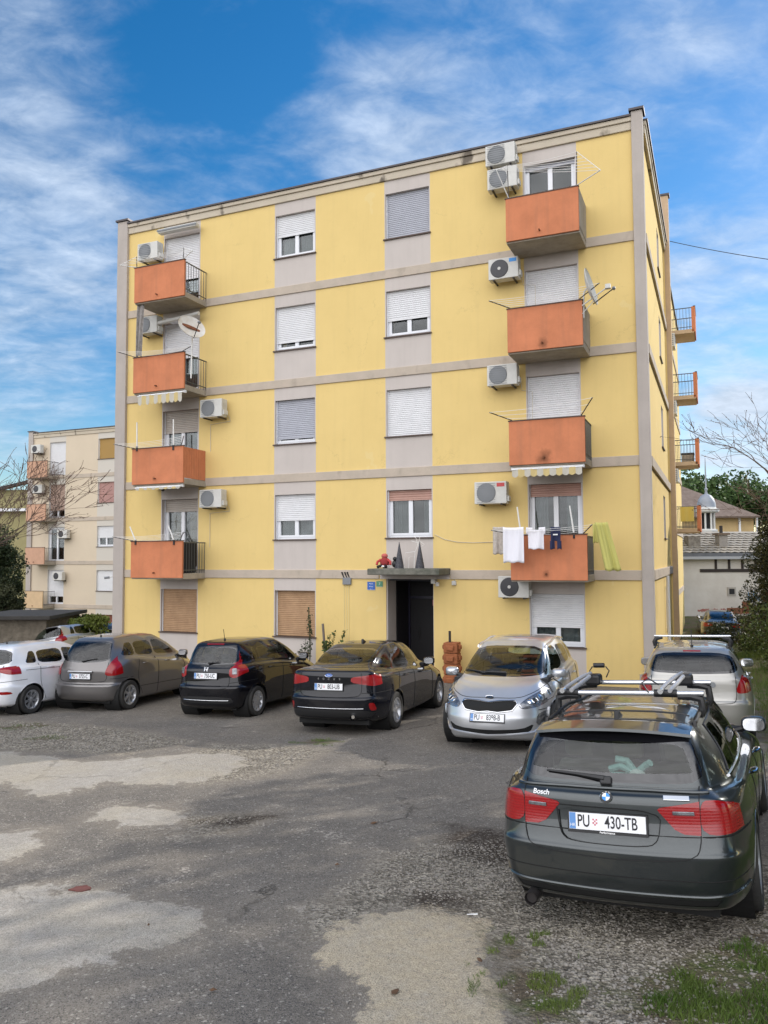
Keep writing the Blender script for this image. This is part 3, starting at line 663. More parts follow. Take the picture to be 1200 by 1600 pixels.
def interp(A, n, mirror=False):
    "limited cubic through the points along axis 0"
    A = np.asarray(A, float)
    if mirror:
        g0 = A[1].copy(); g0[..., 0] *= -1; g1 = A[-2].copy(); g1[..., 0] *= -1
    else: g0 = 2*A[0]-A[1]; g1 = 2*A[-1]-A[-2]
    E = np.concatenate([g0[None], A, g1[None]]); d = E[1:]-E[:-1]; a, b_ = d[:-1], d[1:]
    mt = (a+b_)/2; lim = 1.7*np.minimum(abs(a), abs(b_)); mt = np.where(a*b_ <= 0, 0 if not mirror else np.where(abs(mt) > 0, 0, 0), np.sign(mt)*np.minimum(abs(mt), lim))
    if mirror:   # keep x tangents at the centre line
        mt[0] = (A[1]-g0)/2; mt[-1] = (g1-A[-2])/2
    out = []
    for i in range(len(A)-1):
        for k in range(n):
            t = k/n; t2, t3 = t*t, t*t*t
            out.append((2*t3-3*t2+1)*A[i]+(t3-2*t2+t)*mt[i]+(-2*t3+3*t2)*A[i+1]+(t3-t2)*mt[i+1])
    out.append(A[-1]); return np.array(out)
class Body:
    def __init__(s, spec, nu=5, nv=6):
        G = car_rows(spec)
        G = interp(G, nu)                                    # along layers
        G = np.swapaxes(interp(np.swapaxes(G, 0, 1), nv, True), 0, 1)
        a, b_ = G.shape[:2]; bm = bmesh.new(); V = {}
        for i in range(a):
            for j in range(b_):
                V[i, j, 1] = bm.verts.new(G[i, j])
                q = G[i, j].copy(); q[0] *= -1
                V[i, j, 0] = bm.verts.new(q)
        for i in range(a-1):
            for j in range(b_-1):
                bm.faces.new((V[i, j, 1], V[i, j+1, 1], V[i+1, j+1, 1], V[i+1, j, 1]))
                bm.faces.new((V[i, j, 0], V[i+1, j, 0], V[i+1, j+1, 0], V[i, j+1, 0]))
        bmesh.ops.remove_doubles(bm, verts=bm.verts, dist=.0015)
        bm.normal_update(); cc = Vector((0, spec['L']/2, .7))
        if sum(f.normal.dot(f.calc_center_median()-cc)*f.calc_area() for f in bm.faces) < 0: bmesh.ops.reverse_faces(bm, faces=bm.faces)
        bm.normal_update()
        s.nl = bm.verts.layers.float_vector.new('nrm')
        for v_ in bm.verts: v_[s.nl] = v_.normal
        s.bm = bm; s.bvh = BVHTree.FromBMesh(bm); s.spec = spec
        bm.faces.ensure_lookup_table()
    def hit(s, view, a, b_, side=1):
        L = s.spec['L']
        if view == 'side': o, d = Vector((side*3, a, b_)), Vector((-side, 0, 0))
        elif view == 'rear': o, d = Vector((a, -3, b_)), Vector((0, 1, 0))
        elif view == 'front': o, d = Vector((a, L+3, b_)), Vector((0, -1, 0))
        else: o, d = Vector((a, b_, 4)), Vector((0, 0, -1))
        p, n, i, dd = s.bvh.ray_cast(o, d)
        return (p, n) if p is not None else (None, None)
    def carve(s, view, poly, side=1, lim=None):
        "cut the outline (given in the plan of that view) into the shell and lift out what lies inside"
        bm = s.bm; L = s.spec['L']
        ia, ib = {'side': (1, 2), 'rear': (0, 2), 'front': (0, 2), 'top': (0, 1)}[view]
        def ok(f):
            c = f.calc_center_median(); n = f.normal
            if view == 'side': return c.x*side > .25 and n.x*side > .12
            if view == 'rear': return n.y < (-.12 if lim else -.06) and c.y < (lim or L*.45)
            if view == 'front': return n.y > (.20 if lim else .06) and c.y > L-(lim or L*.5)
            return n.z > .2
        x0 = min(p[0] for p in poly)-.01; x1 = max(p[0] for p in poly)+.01; z0 = min(p[1] for p in poly)-.01; z1 = max(p[1] for p in poly)+.01
        cand = []
        for f in bm.faces:
            if not ok(f): continue
            aa = [v_.co[ia] for v_ in f.verts]; bb = [v_.co[ib] for v_ in f.verts]
            if max(aa) < x0 or min(aa) > x1 or max(bb) < z0 or min(bb) > z1: continue
            cand.append(f)
        cand = set(cand)
        k = len(poly)
        for i in range(k):
            a, b_ = poly[i], poly[(i+1) % k]; dx, dy = b_[0]-a[0], b_[1]-a[1]
            if math.hypot(dx, dy) < 1e-6: continue
            lx0, lx1 = min(a[0], b_[0])-1e-4, max(a[0], b_[0])+1e-4; lz0, lz1 = min(a[1], b_[1])-1e-4, max(a[1], b_[1])+1e-4
            sel = []
            for f in cand:
                aa = [v_.co[ia] for v_ in f.verts]; bb = [v_.co[ib] for v_ in f.verts]
                if max(aa) < lx0 or min(aa) > lx1 or max(bb) < lz0 or min(bb) > lz1: continue
                sg = [(v_.co[ia]-a[0])*dy-(v_.co[ib]-a[1])*dx for v_ in f.verts]
                if min(sg) < -1e-7 and max(sg) > 1e-7: sel.append(f)
            if not sel: continue
            co = Vector((0, 0, 0)); co[ia] = a[0]; co[ib] = a[1]; no = Vector((0, 0, 0)); no[ia] = dy; no[ib] = -dx; no.normalize()
            geom = set(sel)
            for f in sel: geom.update(f.verts); geom.update(f.edges)
            for f in sel: cand.discard(f)
            vs_ = set(v_ for f in sel for v_ in f.verts)
            r = bmesh.ops.bisect_plane(bm, geom=list(geom), dist=1e-6, plane_co=co, plane_no=no)
            for g in r['geom']:
                if isinstance(g, bmesh.types.BMFace) and g.is_valid: cand.add(g)
            for g in r['geom_cut']:
                if isinstance(g, bmesh.types.BMVert) and g.is_valid:
                    for f in g.link_faces:
                        if f.is_valid: cand.add(f)
            cand = {f for f in cand if f.is_valid}
        def inside(x, y):
            c = False; j = k-1
            for i in range(k):
                xi, yi = poly[i]; xj, yj = poly[j]
                if (yi > y) != (yj > y) and x < (xj-xi)*(y-yi)/(yj-yi)+xi: c = not c
                j = i
            return c
        res = []
        for f in cand:
            f.normal_update()
            if not ok(f): continue
            c = f.calc_center_median()
            if inside(c[ia], c[ib]): res.append(f)
        return res
    def lift(s, faces, name, mats, parent, off=0.0):
        me = bpy.data.meshes.new(name); vi = {}; vs_ = []; ns = []; fs = []
        for f in faces:
            t = []
            for v_ in f.verts:
                if v_ not in vi:
                    n = Vector(v_[s.nl]); n = n.normalized() if n.length > 0 else Vector((0, 0, 1))
                    vi[v_] = len(vs_); vs_.append(tuple(v_.co+n*off)); ns.append(tuple(n))
                t.append(vi[v_])
            fs.append(t)
        me.from_pydata(vs_, [], fs)
        mats = mats if isinstance(mats, (list, tuple)) else [mats]
        for m_ in mats: me.materials.append(m_)
        me.polygons.foreach_set('use_smooth', [True]*len(fs))
        if vs_: me.normals_split_custom_set_from_vertices(ns)
        bmesh.ops.delete(s.bm, geom=list(faces), context='FACES')
        o = bpy.data.objects.new(name, me); col.objects.link(o); o.parent = parent; return o
    def part(s, view, poly, name, mats, parent, off=0.0, side=1, lim=None):
        return s.lift(s.carve(view, poly, side, lim), name, mats, parent, off)
    def finish(s, m_, parent, name='body'):
        return s.lift(list(s.bm.faces), name, m_, parent)
    def line(s, view, pts, side=1, step=.03, off=.0):
        out = []
        for a, b_ in zip(pts[:-1], pts[1:]):
            d = math.hypot(b_[0]-a[0], b_[1]-a[1]); k = max(1, int(d/step))
            for i in range(k):
                p, n = s.hit(view, lerp(a[0], b_[0], i/k), lerp(a[1], b_[1], i/k), side)
                if p is not None: out.append(p+n*off)
        p, n = s.hit(view, pts[-1][0], pts[-1][1], side)
        if p is not None: out.append(p+n*off)
        return out
def chaikin(P, n=2, closed=True, r=.22):
    for _ in range(n):
        Q = []; k = len(P)
        for i in range(k if closed else k-1):
            a, b_ = P[i], P[(i+1) % k]
            Q.append((lerp(a[0], b_[0], r), lerp(a[1], b_[1], r))); Q.append((lerp(a[0], b_[0], 1-r), lerp(a[1], b_[1], 1-r)))
        if not closed: Q = [P[0]]+Q[1:-1]+[P[-1]]
        P = Q
    return P
def inset(P, d):
    k = len(P); A = sum(P[i][0]*P[(i+1) % k][1]-P[(i+1) % k][0]*P[i][1] for i in range(k)); sg = 1 if A > 0 else -1; out = []
    for i in range(k):
        p0, p1, p2 = P[i-1], P[i], P[(i+1) % k]
        e1 = Vector((p1[0]-p0[0], p1[1]-p0[1])).normalized(); e2 = Vector((p2[0]-p1[0], p2[1]-p1[1])).normalized()
        n = (Vector((-e1.y, e1.x))+Vector((-e2.y, e2.x))); n = n.normalized() if n.length > 1e-6 else Vector((-e1.y, e1.x))
        out.append((p1[0]+n.x*d*sg, p1[1]+n.y*d*sg))
    return out
def mirx(P): return [(-a, b_) for a, b_ in reversed(P)]
def wheel(par, x, y, r, wd, style, side, proto={}):
    key = (round(r, 3), style, par.name)
    if key in proto:
        p = proto[key]; c = copy_tree(p, par); c.location = (x, y, r); c.rotation_euler = (0, 0, 0 if side > 0 else math.pi); return c
    ns, two = style
    h = empty('wheel', (0, 0, 0)); h.parent = par
    t = MB(); rr = r*.66
    t.lathe([(rr, -wd*.46), (rr+.02, -wd*.5), (r*.93, -wd*.5), (r*.985, -wd*.42), (r, -wd*.3), (r, -wd*.02), (r-.008, -wd*.015), (r-.008, wd*.015), (r, wd*.02), (r, wd*.3), (r*.985, wd*.42), (r*.93, wd*.5), (rr+.02, wd*.5), (rr, wd*.44), (rr-.01, -wd*.3)], 40, axis='X')
    t.build('tyre', M['rubber'], h, smooth=True)
    q = MB(); q.lathe([(rr-.004, -wd*.44), (rr-.004, wd*.40), (rr+.006, wd*.47), (rr-.014, wd*.47), (rr-.03, wd*.38), (rr-.045, -wd*.1), (rr-.05, -wd*.4)], 40, axis='X')
    for i in range(ns):
        a = 2*math.pi*i/ns
        for da in ((-.13, .13) if two else (0,)):
            T = Matrix.Rotation(a+da*(.5 if two else 1), 4, 'X')
            w0, w1 = (.022, .016) if two else (.040, .026)
            xo = wd*.36; n = len(q.v)
            P = [(xo-.03, -w0, .03), (xo-.03, w0, .03), (xo, -w0*.7, .03), (xo, w0*.7, .03), (xo+.012, -w1, rr-.02), (xo+.012, w1, rr-.02), (xo-.035, -w1, rr-.02), (xo-.035, w1, rr-.02)]
            q.v += [tuple(T @ Vector(p)) for p in P]
            for f in ((0, 1, 3, 2), (2, 3, 5, 4), (4, 5, 7, 6), (6, 7, 1, 0), (0, 2, 4, 6), (1, 7, 5, 3)): q.f.append(tuple(n+i_ for i_ in f)); q.mi.append(0)
    q.lathe([(.001, wd*.42), (.03, wd*.42), (.055, wd*.38), (.06, wd*.2)], 20, axis='X')
    q.build('rim', M['rim'], h, smooth=True, autos=35)
    d = MB(); d.lathe([(.001, wd*.02), (rr*.75, wd*.02), (rr*.75, wd*.0), (rr-.03, -wd*.05), (rr-.02, -wd*.3)], 30, axis='X'); d.build('brake_disc', M['darkmetal'], h, smooth=True)
    h.location = (x, y, r); h.rotation_euler = (0, 0, 0 if side > 0 else math.pi)
    proto[key] = h; return h
def plate(par, T, txt, sub=None, wd=.52, ht=.11):
    "T maps plate plane (x right, y up, z out) to the car"
    f = MB(); f.box(-wd/2-.012, -ht/2-.022, -.012, wd/2+.012, ht/2+.008, -.001, mtx=T); o = f.build('number_plate', M['black'], par)
    p = MB(); p.box(-wd/2, -ht/2, 0, wd/2, ht/2, .003, mtx=T); p.build('plate_face', M['platewhite'], o)
    p = MB(); p.box(-wd/2+.002, -ht/2+.002, .003, -wd/2+.045, ht/2-.002, .0042, mtx=T); p.build('country_band', M['plateblue'], o)
    text_mesh('HR', .028, T @ Matrix.Translation((-wd/2+.023, -ht*.26, .0045)), 'country_letters', M['white'], o, depth=.0006)
    b_ = bool(txt)
    a, rest = txt.split('|')
    text_mesh(a, .112, T @ Matrix.Translation((-wd/2+.10, -.001, .0035)), 'plate_letters', M['textblack'], o, bold=.0012, xs=.66, depth=.001)
    text_mesh(rest, .112, T @ Matrix.Translation((wd/2-.165, -.001, .0035)), 'plate_letters', M['textblack'], o, bold=.0012, xs=.66, depth=.001)
    c = MB()
    for i in range(3):
        for j in range(4):
            c.cur = (i+j) % 2; s_ = .011; x = -wd/2+.162+i*s_; y = .020-j*s_
            if j == 3 and i != 1: continue
            c.box(x, y-s_, .003, x+s_, y, .0042, mtx=T)
    c.build('checkered_shield', [M['pinkred'], M['white']], o, fix=False)
    if sub: text_mesh(sub, .02, T @ Matrix.Translation((0, -ht/2-.012, 0)), 'frame_letters', M['white'], o, depth=.0006, bold=.0004)
    return o
M['plateblue'] = mat('plate_band_blue', (.10, .25, .55), .4)
M['pinkred'] = mat('shield_red', (.55, .12, .16), .5)
def frame_on(p, n, up=Vector((0, 0, 1))):
    n = n.normalized(); x = up.cross(n).normalized(); y = n.cross(x).normalized()
    T = Matrix((x, y, n)).transposed().to_4x4(); T.translation = p; return T
def seats(par, sp, m_):
    L = sp['L']; ycw = sp['cw'][0]; w = sp['W']/2
    def seat(x, y, wd, h=.62, zb=.42):
        q = MB(); A = Matrix.Translation((x, y, zb)) @ Matrix.Rotation(R(-12), 4, 'X').inverted()
        q.box(-wd/2, -.10, .05, wd/2, .05, h, mtx=A)
        q.box(-wd/2, .0, .0, wd/2, .5, .14, mtx=Matrix.Translation((x, y, zb)))
        o = q.build('seat', m_, par, bevel=.05)
        q = MB(); n = 1 if wd < .7 else 3
        for i in range(n):
            xx = 0 if n == 1 else (i-1)*wd*.33
            q.box(xx-.12, -.13, h+.06, xx+.12, -.03, h+.24, mtx=A)
        q.build('headrest', m_, o, bevel=.04)
    ys = sp.get('seats', (ycw-1.15, ycw-2.0))
    seat(.36, ys[0], .5, .66); seat(-.36, ys[0], .5, .66); seat(0, ys[1], 1.2, .58)
    q = MB(); q.box(-w+.12, .35, .30, w-.12, L-.9, .40); q.box(-w+.14, ycw-.42, .5, w-.14, ycw-.02, sp['cw'][1]-.04)
    q.build('cabin_floor', M['dark'], par)
    q = MB(); q.tube([Vector((-.36+.18*math.cos(a), ycw-.48-.06*math.sin(a), sp['cw'][1]-.06+.17*math.sin(a))) for a in [i*math.pi/8 for i in range(16)]], .015, 6, closed=True); q.build('steering_wheel', M['black'], par)
def mirror(par, B, sp, m_, side, y=None, z=None):
    y = y or sp['cw'][0]-.40; z = z or sp['belt'][2]+.04
    p, n = B.hit('side', y, z-.04, side); x0 = p.x if p is not None else side*sp['wbelt']
    q = MB(); c = Vector((x0+side*.16, y+.02, z+.04))
    prof = [(.001, -.055), (.45, -.055), (.86, -.045), (1.0, -.01), (.96, .03), (.75, .07), (.4, .095), (.001, .105)]
    base = len(q.v); n_ = 20
    for (r_, h) in prof:
        for j in range(n_):
            a = 2*math.pi*j/n_; ca, sa = math.cos(a), math.sin(a)
            q.v.append((c.x+side*.115*r_*math.copysign(abs(ca)**.6, ca), c.y+h, c.z+.075*r_*math.copysign(abs(sa)**.6, sa)))
    for i in range(len(prof)-1):
        for j in range(n_): q.f.append((base+i*n_+j, base+i*n_+(j+1) % n_, base+(i+1)*n_+(j+1) % n_, base+(i+1)*n_+j)); q.mi.append(0)
    o = q.build('wing_mirror', m_, par, smooth=True, autos=60)
    g = MB(); g.slab([(c.x+side*.095*math.copysign(abs(math.cos(a))**.6, math.cos(a)), c.z+.058*math.copysign(abs(math.sin(a))**.6, math.sin(a))) for a in [2*math.pi*i/20 for i in range(20)]], c.y-.059, c.y-.056)
    g.build('mirror_glass', M['chrome'], o)
    g = MB(); g.tube([(x0-side*.02, y+.03, z-.03), (x0+side*.09, y+.04, z+.0)], .03, 8); g.build('mirror_arm', M['black'], o)
def handle(par, B, y, z, side, m_):
    p, n = B.hit('side', y, z, side)
    if p is None: return
    T = frame_on(p, n); q = MB()
    q.tube([T@Vector((-.085, 0, .004)), T@Vector((-.07, 0, .028)), T@Vector((0, .004, .036)), T@Vector((.07, 0, .028)), T@Vector((.085, 0, .004))], .012, 8)
    q.build('door_handle', m_, par, smooth=True)
def make_car(name, label, sp, paintm, X, Y, head, group='cars parked in front of the building', z=None, hi=False):
    par = empty(name, (0, 0, 0), 0, label, 'car', group)
    B = Body(sp, *( (6, 8) if hi else (4, 6)))
    L = sp['L']; r = sp['r']; ya = sp['ya']; yb = ya+sp['wb']; w = sp['W']/2
    # wheel arches
    for yy in (ya, yb):
        for sd_ in (1, -1):
            ra = r+sp.get('archgap', .055); P = [(yy+ra*math.cos(a), r+ra*math.sin(a)) for a in [R(-32+i*244/26) for i in range(27)]]
            P = P[::1]+[(yy-ra*.85, -.3), (yy+ra*.85, -.3)]
            fs = B.carve('side', P, sd_); bmesh.ops.delete(B.bm, geom=fs, context='FACES')
    tr = sp.get('tr', w-.02)
    for yy in (ya, yb):
        for sd_ in (1, -1):
            q = MB(); ra = r+.06; q.lathe([(.001, sd_*.42), (ra, sd_*.42), (ra, sd_*(w-.055))], 32, Matrix.Translation((0, yy, r)), axis='X')
            q.build('wheel_housing', M['gap'], par)
            ln = B.line('side', [(yy+(r+.05)*math.cos(a), r+(r+.05)*math.sin(a)) for a in [R(-18+i*216/24) for i in range(25)]], sd_, .2, -.004)
            if len(ln) > 3: q = MB(); q.tube(ln, .010, 6); q.build('arch_lip', paintm, par, smooth=True)
            wheel(par, sd_*(w-.115), yy, r, sp.get('tw', .205), sp.get('spokes', (5, True)), sd_)
    q = MB(); q.box(-w+.25, .25, .17, w-.25, L-.35, .26); q.build('underbody', M['gap'], par)
    for (yy) in (ya, yb):
        q = MB(); q.tube([(-w+.2, yy, r), (w-.2, yy, r)], .05, 8); q.build('axle', M['gap'], par)
    # glass
    def glazed(view, P, nm, side=1, d=.028, gm='carglass', off=-.002):
        P = chaikin(P, 2, r=.16)
        Q = inset(P, d)
        inner = B.carve(view, Q, side); 
        pane = B.lift(inner, 'pane', M[gm], par, off)
        ring = B.part(view, P, nm, M['frit'], par, off, side); pane.parent = ring
        return ring
    for (view, P, nm, side, d, gm) in sp['glass']:
        if side == 2:
            for sd_ in (1, -1): glazed(view, P, nm, sd_, d, gm)
        else: glazed(view, P, nm, 1, d, gm)
    s_lim = {'rear': sp.get('rlim', .44), 'front': sp.get('flim', .64), 'top': None}
    for (view, P, nm, mm, off, it, sides) in sp['parts']:
        P = chaikin(P, it, r=.2) if it else P
        mm_ = paintm if mm is None else (M[mm] if isinstance(mm, str) else mm)
        if view == 'side':
            for sd_ in sides: B.part(view, P, nm, mm_, par, off, sd_)
        else:
            for sd_ in sides: B.part(view, P if sd_ > 0 else mirx(P), nm, mm_, par, off, 1, s_lim.get(view))
    q = MB(); n_ = 0
    for (view, P, closed, sides) in sp['seams']:
        if len(P) > 2: P = chaikin(P, 2, closed=False, r=.2)
        for sd_ in sides:
            PP = P if (view == 'side' or sd_ > 0) else mirx(P)
            if closed: PP = list(PP)+[PP[0]]
            ln = B.line(view, PP, sd_ if view == 'side' else 1, .035, .0)
            if len(ln) > 1: q.tube(ln, .0042 if hi else .006, 4, cap=False); n_ += 1
    if n_: q.build('panel_gaps', M['gap'], par, fix=False)
    for (view, P, nm, mm, rad, sides) in sp.get('trims', []):
        for sd_ in sides:
            ln = B.line(view, P if (view == 'side' or sd_ > 0) else mirx(P), sd_ if view == 'side' else 1, .04, rad*.4)
            q = MB(); q.tube(ln, rad, 6); q.build(nm, paintm if mm is None else M[mm], par, smooth=True)
    body = B.finish(paintm, par)
    seats(par, sp, M[sp.get('seatm', 'seat')])
    for sd_ in (1, -1):
        mirror(par, B, sp, paintm if not sp.get('mirm') else M[sp['mirm']], sd_)
        for (yy, zz) in sp['handles']: handle(par, B, yy, zz, sd_, M[sp.get('hm', 'black')] if sp.get('hm') else paintm)
    # stand on the ground at its four wheels
    c, s_ = math.cos(head), math.sin(head)
    def wp(x, y): return X+x*c+y*s_, Y-x*s_+y*c
    zr_ = [gz(*wp(-.75, ya)), gz(*wp(.75, ya))]; zf_ = [gz(*wp(-.75, yb)), gz(*wp(.75, yb))]
    pit = math.atan2((sum(zf_)-sum(zr_))/2, sp['wb']); rol = math.atan2((zr_[1]+zf_[1]-zr_[0]-zf_[0])/2, 1.5)
    z0_ = sum(zr_)/2-ya*math.sin(pit)
    mm = Matrix.Translation((X, Y, z0_ if z is None else z)) @ Matrix.Rotation(-head, 4, 'Z') @ Matrix.Rotation(pit, 4, 'X') @ Matrix.Rotation(-rol, 4, 'Y')
    par.matrix_world = mm; par.rotation_mode = 'XYZ'
    return par, B, body
def sgl(bottom, top, ys):   # helper: side window quads between y pairs
    out = []
    for (a, b_, ta, tb) in ys:
        def at(L_, y):
            for (p, q) in zip(L_[:-1], L_[1:]):
                if p[0] <= y <= q[0]: return lerp(p[1], q[1], (y-p[0])/(q[0]-p[0]))
            return L_[0][1] if y < L_[0][0] else L_[-1][1]
        out.append(('side', [(a, at(bottom, a)), (b_, at(bottom, b_)), (tb, at(top, tb)), (ta, at(top, ta))], 'side_window', 2, .012, 'carglass'))
    return out
SP = {}
# --- dark wagon with roof bars
L = 4.52
SP['wagon'] = dict(L=L, W=1.817, H=1.42, r=.325, ya=.97, wb=2.76, zb=.27, zbt=.60, zsh=.95, ysh=.075, gb=(.15, 1.015, .70), rt=(.42, 1.365, .575), cw=(3.30, .985, .67), wt=(2.45, 1.345, .56),
  hl=(.24, .74), belt=(.985, .965, .945), wbelt=.80, wroof=.585, zre=(1.33, 1.345, 1.33), cR=.82, bow=.17, shelf=.025, spokes=(5, True), tw=.22, bulge=.03,
  glass=[('rear', [(-.655, 1.045), (0, 1.035), (.655, 1.045), (.545, 1.345), (0, 1.36), (-.545, 1.345)], 'rear_window', 1, .062, 'carglass'),
         ('front', [(-.63, 1.0), (.63, 1.0), (.54, 1.325), (-.54, 1.325)], 'windscreen', 1, .04, 'carglass')]
   + sgl([(0, 1.03), (3.2, .965)], [(0, 1.20), (1.0, 1.305), (2.3, 1.315), (3.2, 1.04)], [(.72, 1.30, 1.02, 1.30), (1.335, 2.06, 1.335, 2.06), (2.10, 3.02, 2.12, 2.42)]),
  parts=[('rear', [(.606, .955), (.72, .955), (.81, .91), (.905, .80), (.90, .745), (.606, .735)], 'tail_lamp', 'redlens', .004, 2, (1, -1)),
         ('rear', [(.602, .95), (.602, .737), (.50, .742), (.44, .77), (.335, .89), (.35, .905)], 'tail_lamp', 'redlens', .003, 0, (1, -1)),
         ('rear', [(-.35, .885), (-.33, .70), (-.27, .655), (.27, .655), (.33, .70), (.35, .885)], 'plate_recess', None, -.014, 1, (1,)),
         ('rear', [(-.60, 1.02), (-.60, .64), (-.50, .585), (0, .565), (.50, .585), (.60, .64), (.60, 1.02)], 'tailgate', None, -.0015, 0, (1,)),
         ('rear', [(-.70, .33), (.70, .33), (.66, .285), (-.66, .285)], 'bumper_insert', 'gap', -.004, 0, (1,)),
         ('side', [(1.30, .30), (1.335, .94), (2.06, .935), (2.06, .30)], 'rear_door', None, -.001, 0, (1, -1)),
         ('side', [(2.10, .30), (2.10, .935), (3.05, .92), (3.08, .30)], 'front_door', None, -.001, 0, (1, -1))],
  seams=[('rear', [(-.603, 1.03), (-.603, .64), (-.50, .582), (0, .562), (.50, .582), (.603, .64), (.603, 1.03)], False, (1,)),
         ('rear', [(-.90, .732), (-.61, .728)], False, (1, -1)), ('rear', [(-.36, .885), (-.335, .70), (-.27, .65), (.27, .65), (.335, .70), (.36, .885), (-.36, .885)], False, (1,)), ('rear', [(-.88, .455), (.88, .455)], False, (1,)),
         ('side', [(1.32, .30), (1.32, .6), (1.40, .80), (1.33, .95)], False, (1, -1)), ('side', [(2.08, .25), (2.08, .94)], False, (1, -1)), ('side', [(3.06, .25), (3.04, .90)], False, (1, -1)),
         ('side', [(1.3, .26), (3.1, .26)], False, (1, -1)), ('side', [(.05, .725), (.62, .725)], False, (1, -1)),
         ('rear', [(-.59, .885), (-.36, .93)], False, ()), ('side', [(.35, .80), (.36, .92), (.55, .99)], False, ())],
  trims=[('side', [(.68, 1.015), (1.3, .99), (2.2, .965), (3.05, .945)], 'window_trim', 'chrome', .011, (1, -1)), ('side', [(.74, 1.04), (1.0, 1.315), (1.4, 1.335), (2.3, 1.33), (2.9, 1.09), (3.1, .98)], 'window_trim', 'black', .010, (1, -1)),
         ('rear', [(-.90, .37), (-.6, .355), (.6, .355), (.90, .37)], 'bumper_crease', None, .010, (1,)), ('rear', [(-.66, .992), (-.3, 1.0), (.3, 1.0), (.66, .992)], 'tailgate_crease', None, .012, (1,))],
  handles=[(1.55, .875), (2.50, .86)], hm='chrome', seatm='seat_tan')
# --- grey compact people carrier (rounded one-box)
SP['onebox'] = dict(L=3.84, W=1.764, H=1.59, r=.315, ya=.64, wb=2.57, zb=.27, zbt=.56, zsh=.86, ysh=.06, gb=(.12, 1.02, .66), rt=(.46, 1.50, .53), cw=(3.05, 1.06, .66), wt=(2.10, 1.51, .54),
  hl=(.28, .78), belt=(1.13, 1.04, .98), wbelt=.77, wroof=.585, zre=(1.46, 1.49, 1.46), bow=.24, shelf=.07, spokes=(6, True), tw=.20, bulge=.06,
  glass=[('rear', [(-.60, 1.07), (0, 1.03), (.60, 1.07), (.56, 1.30), (.50, 1.47), (-.50, 1.47), (-.56, 1.30)], 'rear_window', 1, .03, 'carglass_dark'),
         ('front', [(-.62, 1.09), (.62, 1.09), (.52, 1.48), (-.52, 1.48)], 'windscreen', 1, .04, 'carglass')]
   + sgl([(0, 1.19), (1.0, 1.14), (3.0, 1.04)], [(0, 1.33), (.8, 1.43), (2.0, 1.44), (2.9, 1.1)], [(.50, .92, .72, .92), (.97, 1.62, .97, 1.62), (1.68, 2.66, 1.68, 2.06)]),
  parts=[('rear', [(.57, .77), (.58, .90), (.66, 1.20), (.69, 1.27), (.80, 1.19), (.88, 1.05), (.87, .88), (.78, .76)], 'tail_lamp', 'redlens', .004, 2, (1, -1)),
         ('rear', [(-.58, 1.04), (-.60, .72), (-.54, .64), (.54, .64), (.60, .72), (.58, 1.04)], 'tailgate', None, -.0015, 0, (1,)),
         ('side', [(.90, .55), (.97, 1.08), (1.64, 1.05), (1.64, .30), (1.10, .30)], 'rear_door', None, -.001, 0, (1, -1)),
         ('side', [(1.67, .30), (1.67, 1.05), (2.72, 1.0), (2.74, .30)], 'front_door', None, -.001, 0, (1, -1))],
  seams=[('rear', [(-.59, 1.04), (-.61, .72), (-.55, .63), (.55, .63), (.61, .72), (.59, 1.04)], False, (1,)), ('rear', [(-.87, .70), (-.66, .70)], False, (1, -1)),
         ('side', [(1.08, .30), (.88, .62), (.95, 1.10)], False, (1, -1)), ('side', [(1.655, .25), (1.655, 1.06)], False, (1, -1)), ('side', [(2.74, .25), (2.73, 1.0)], False, (1, -1)), ('side', [(.9, .47), (2.8, .44)], False, (1, -1))],
  handles=[(1.15, .96), (2.02, .93)], trims=[])
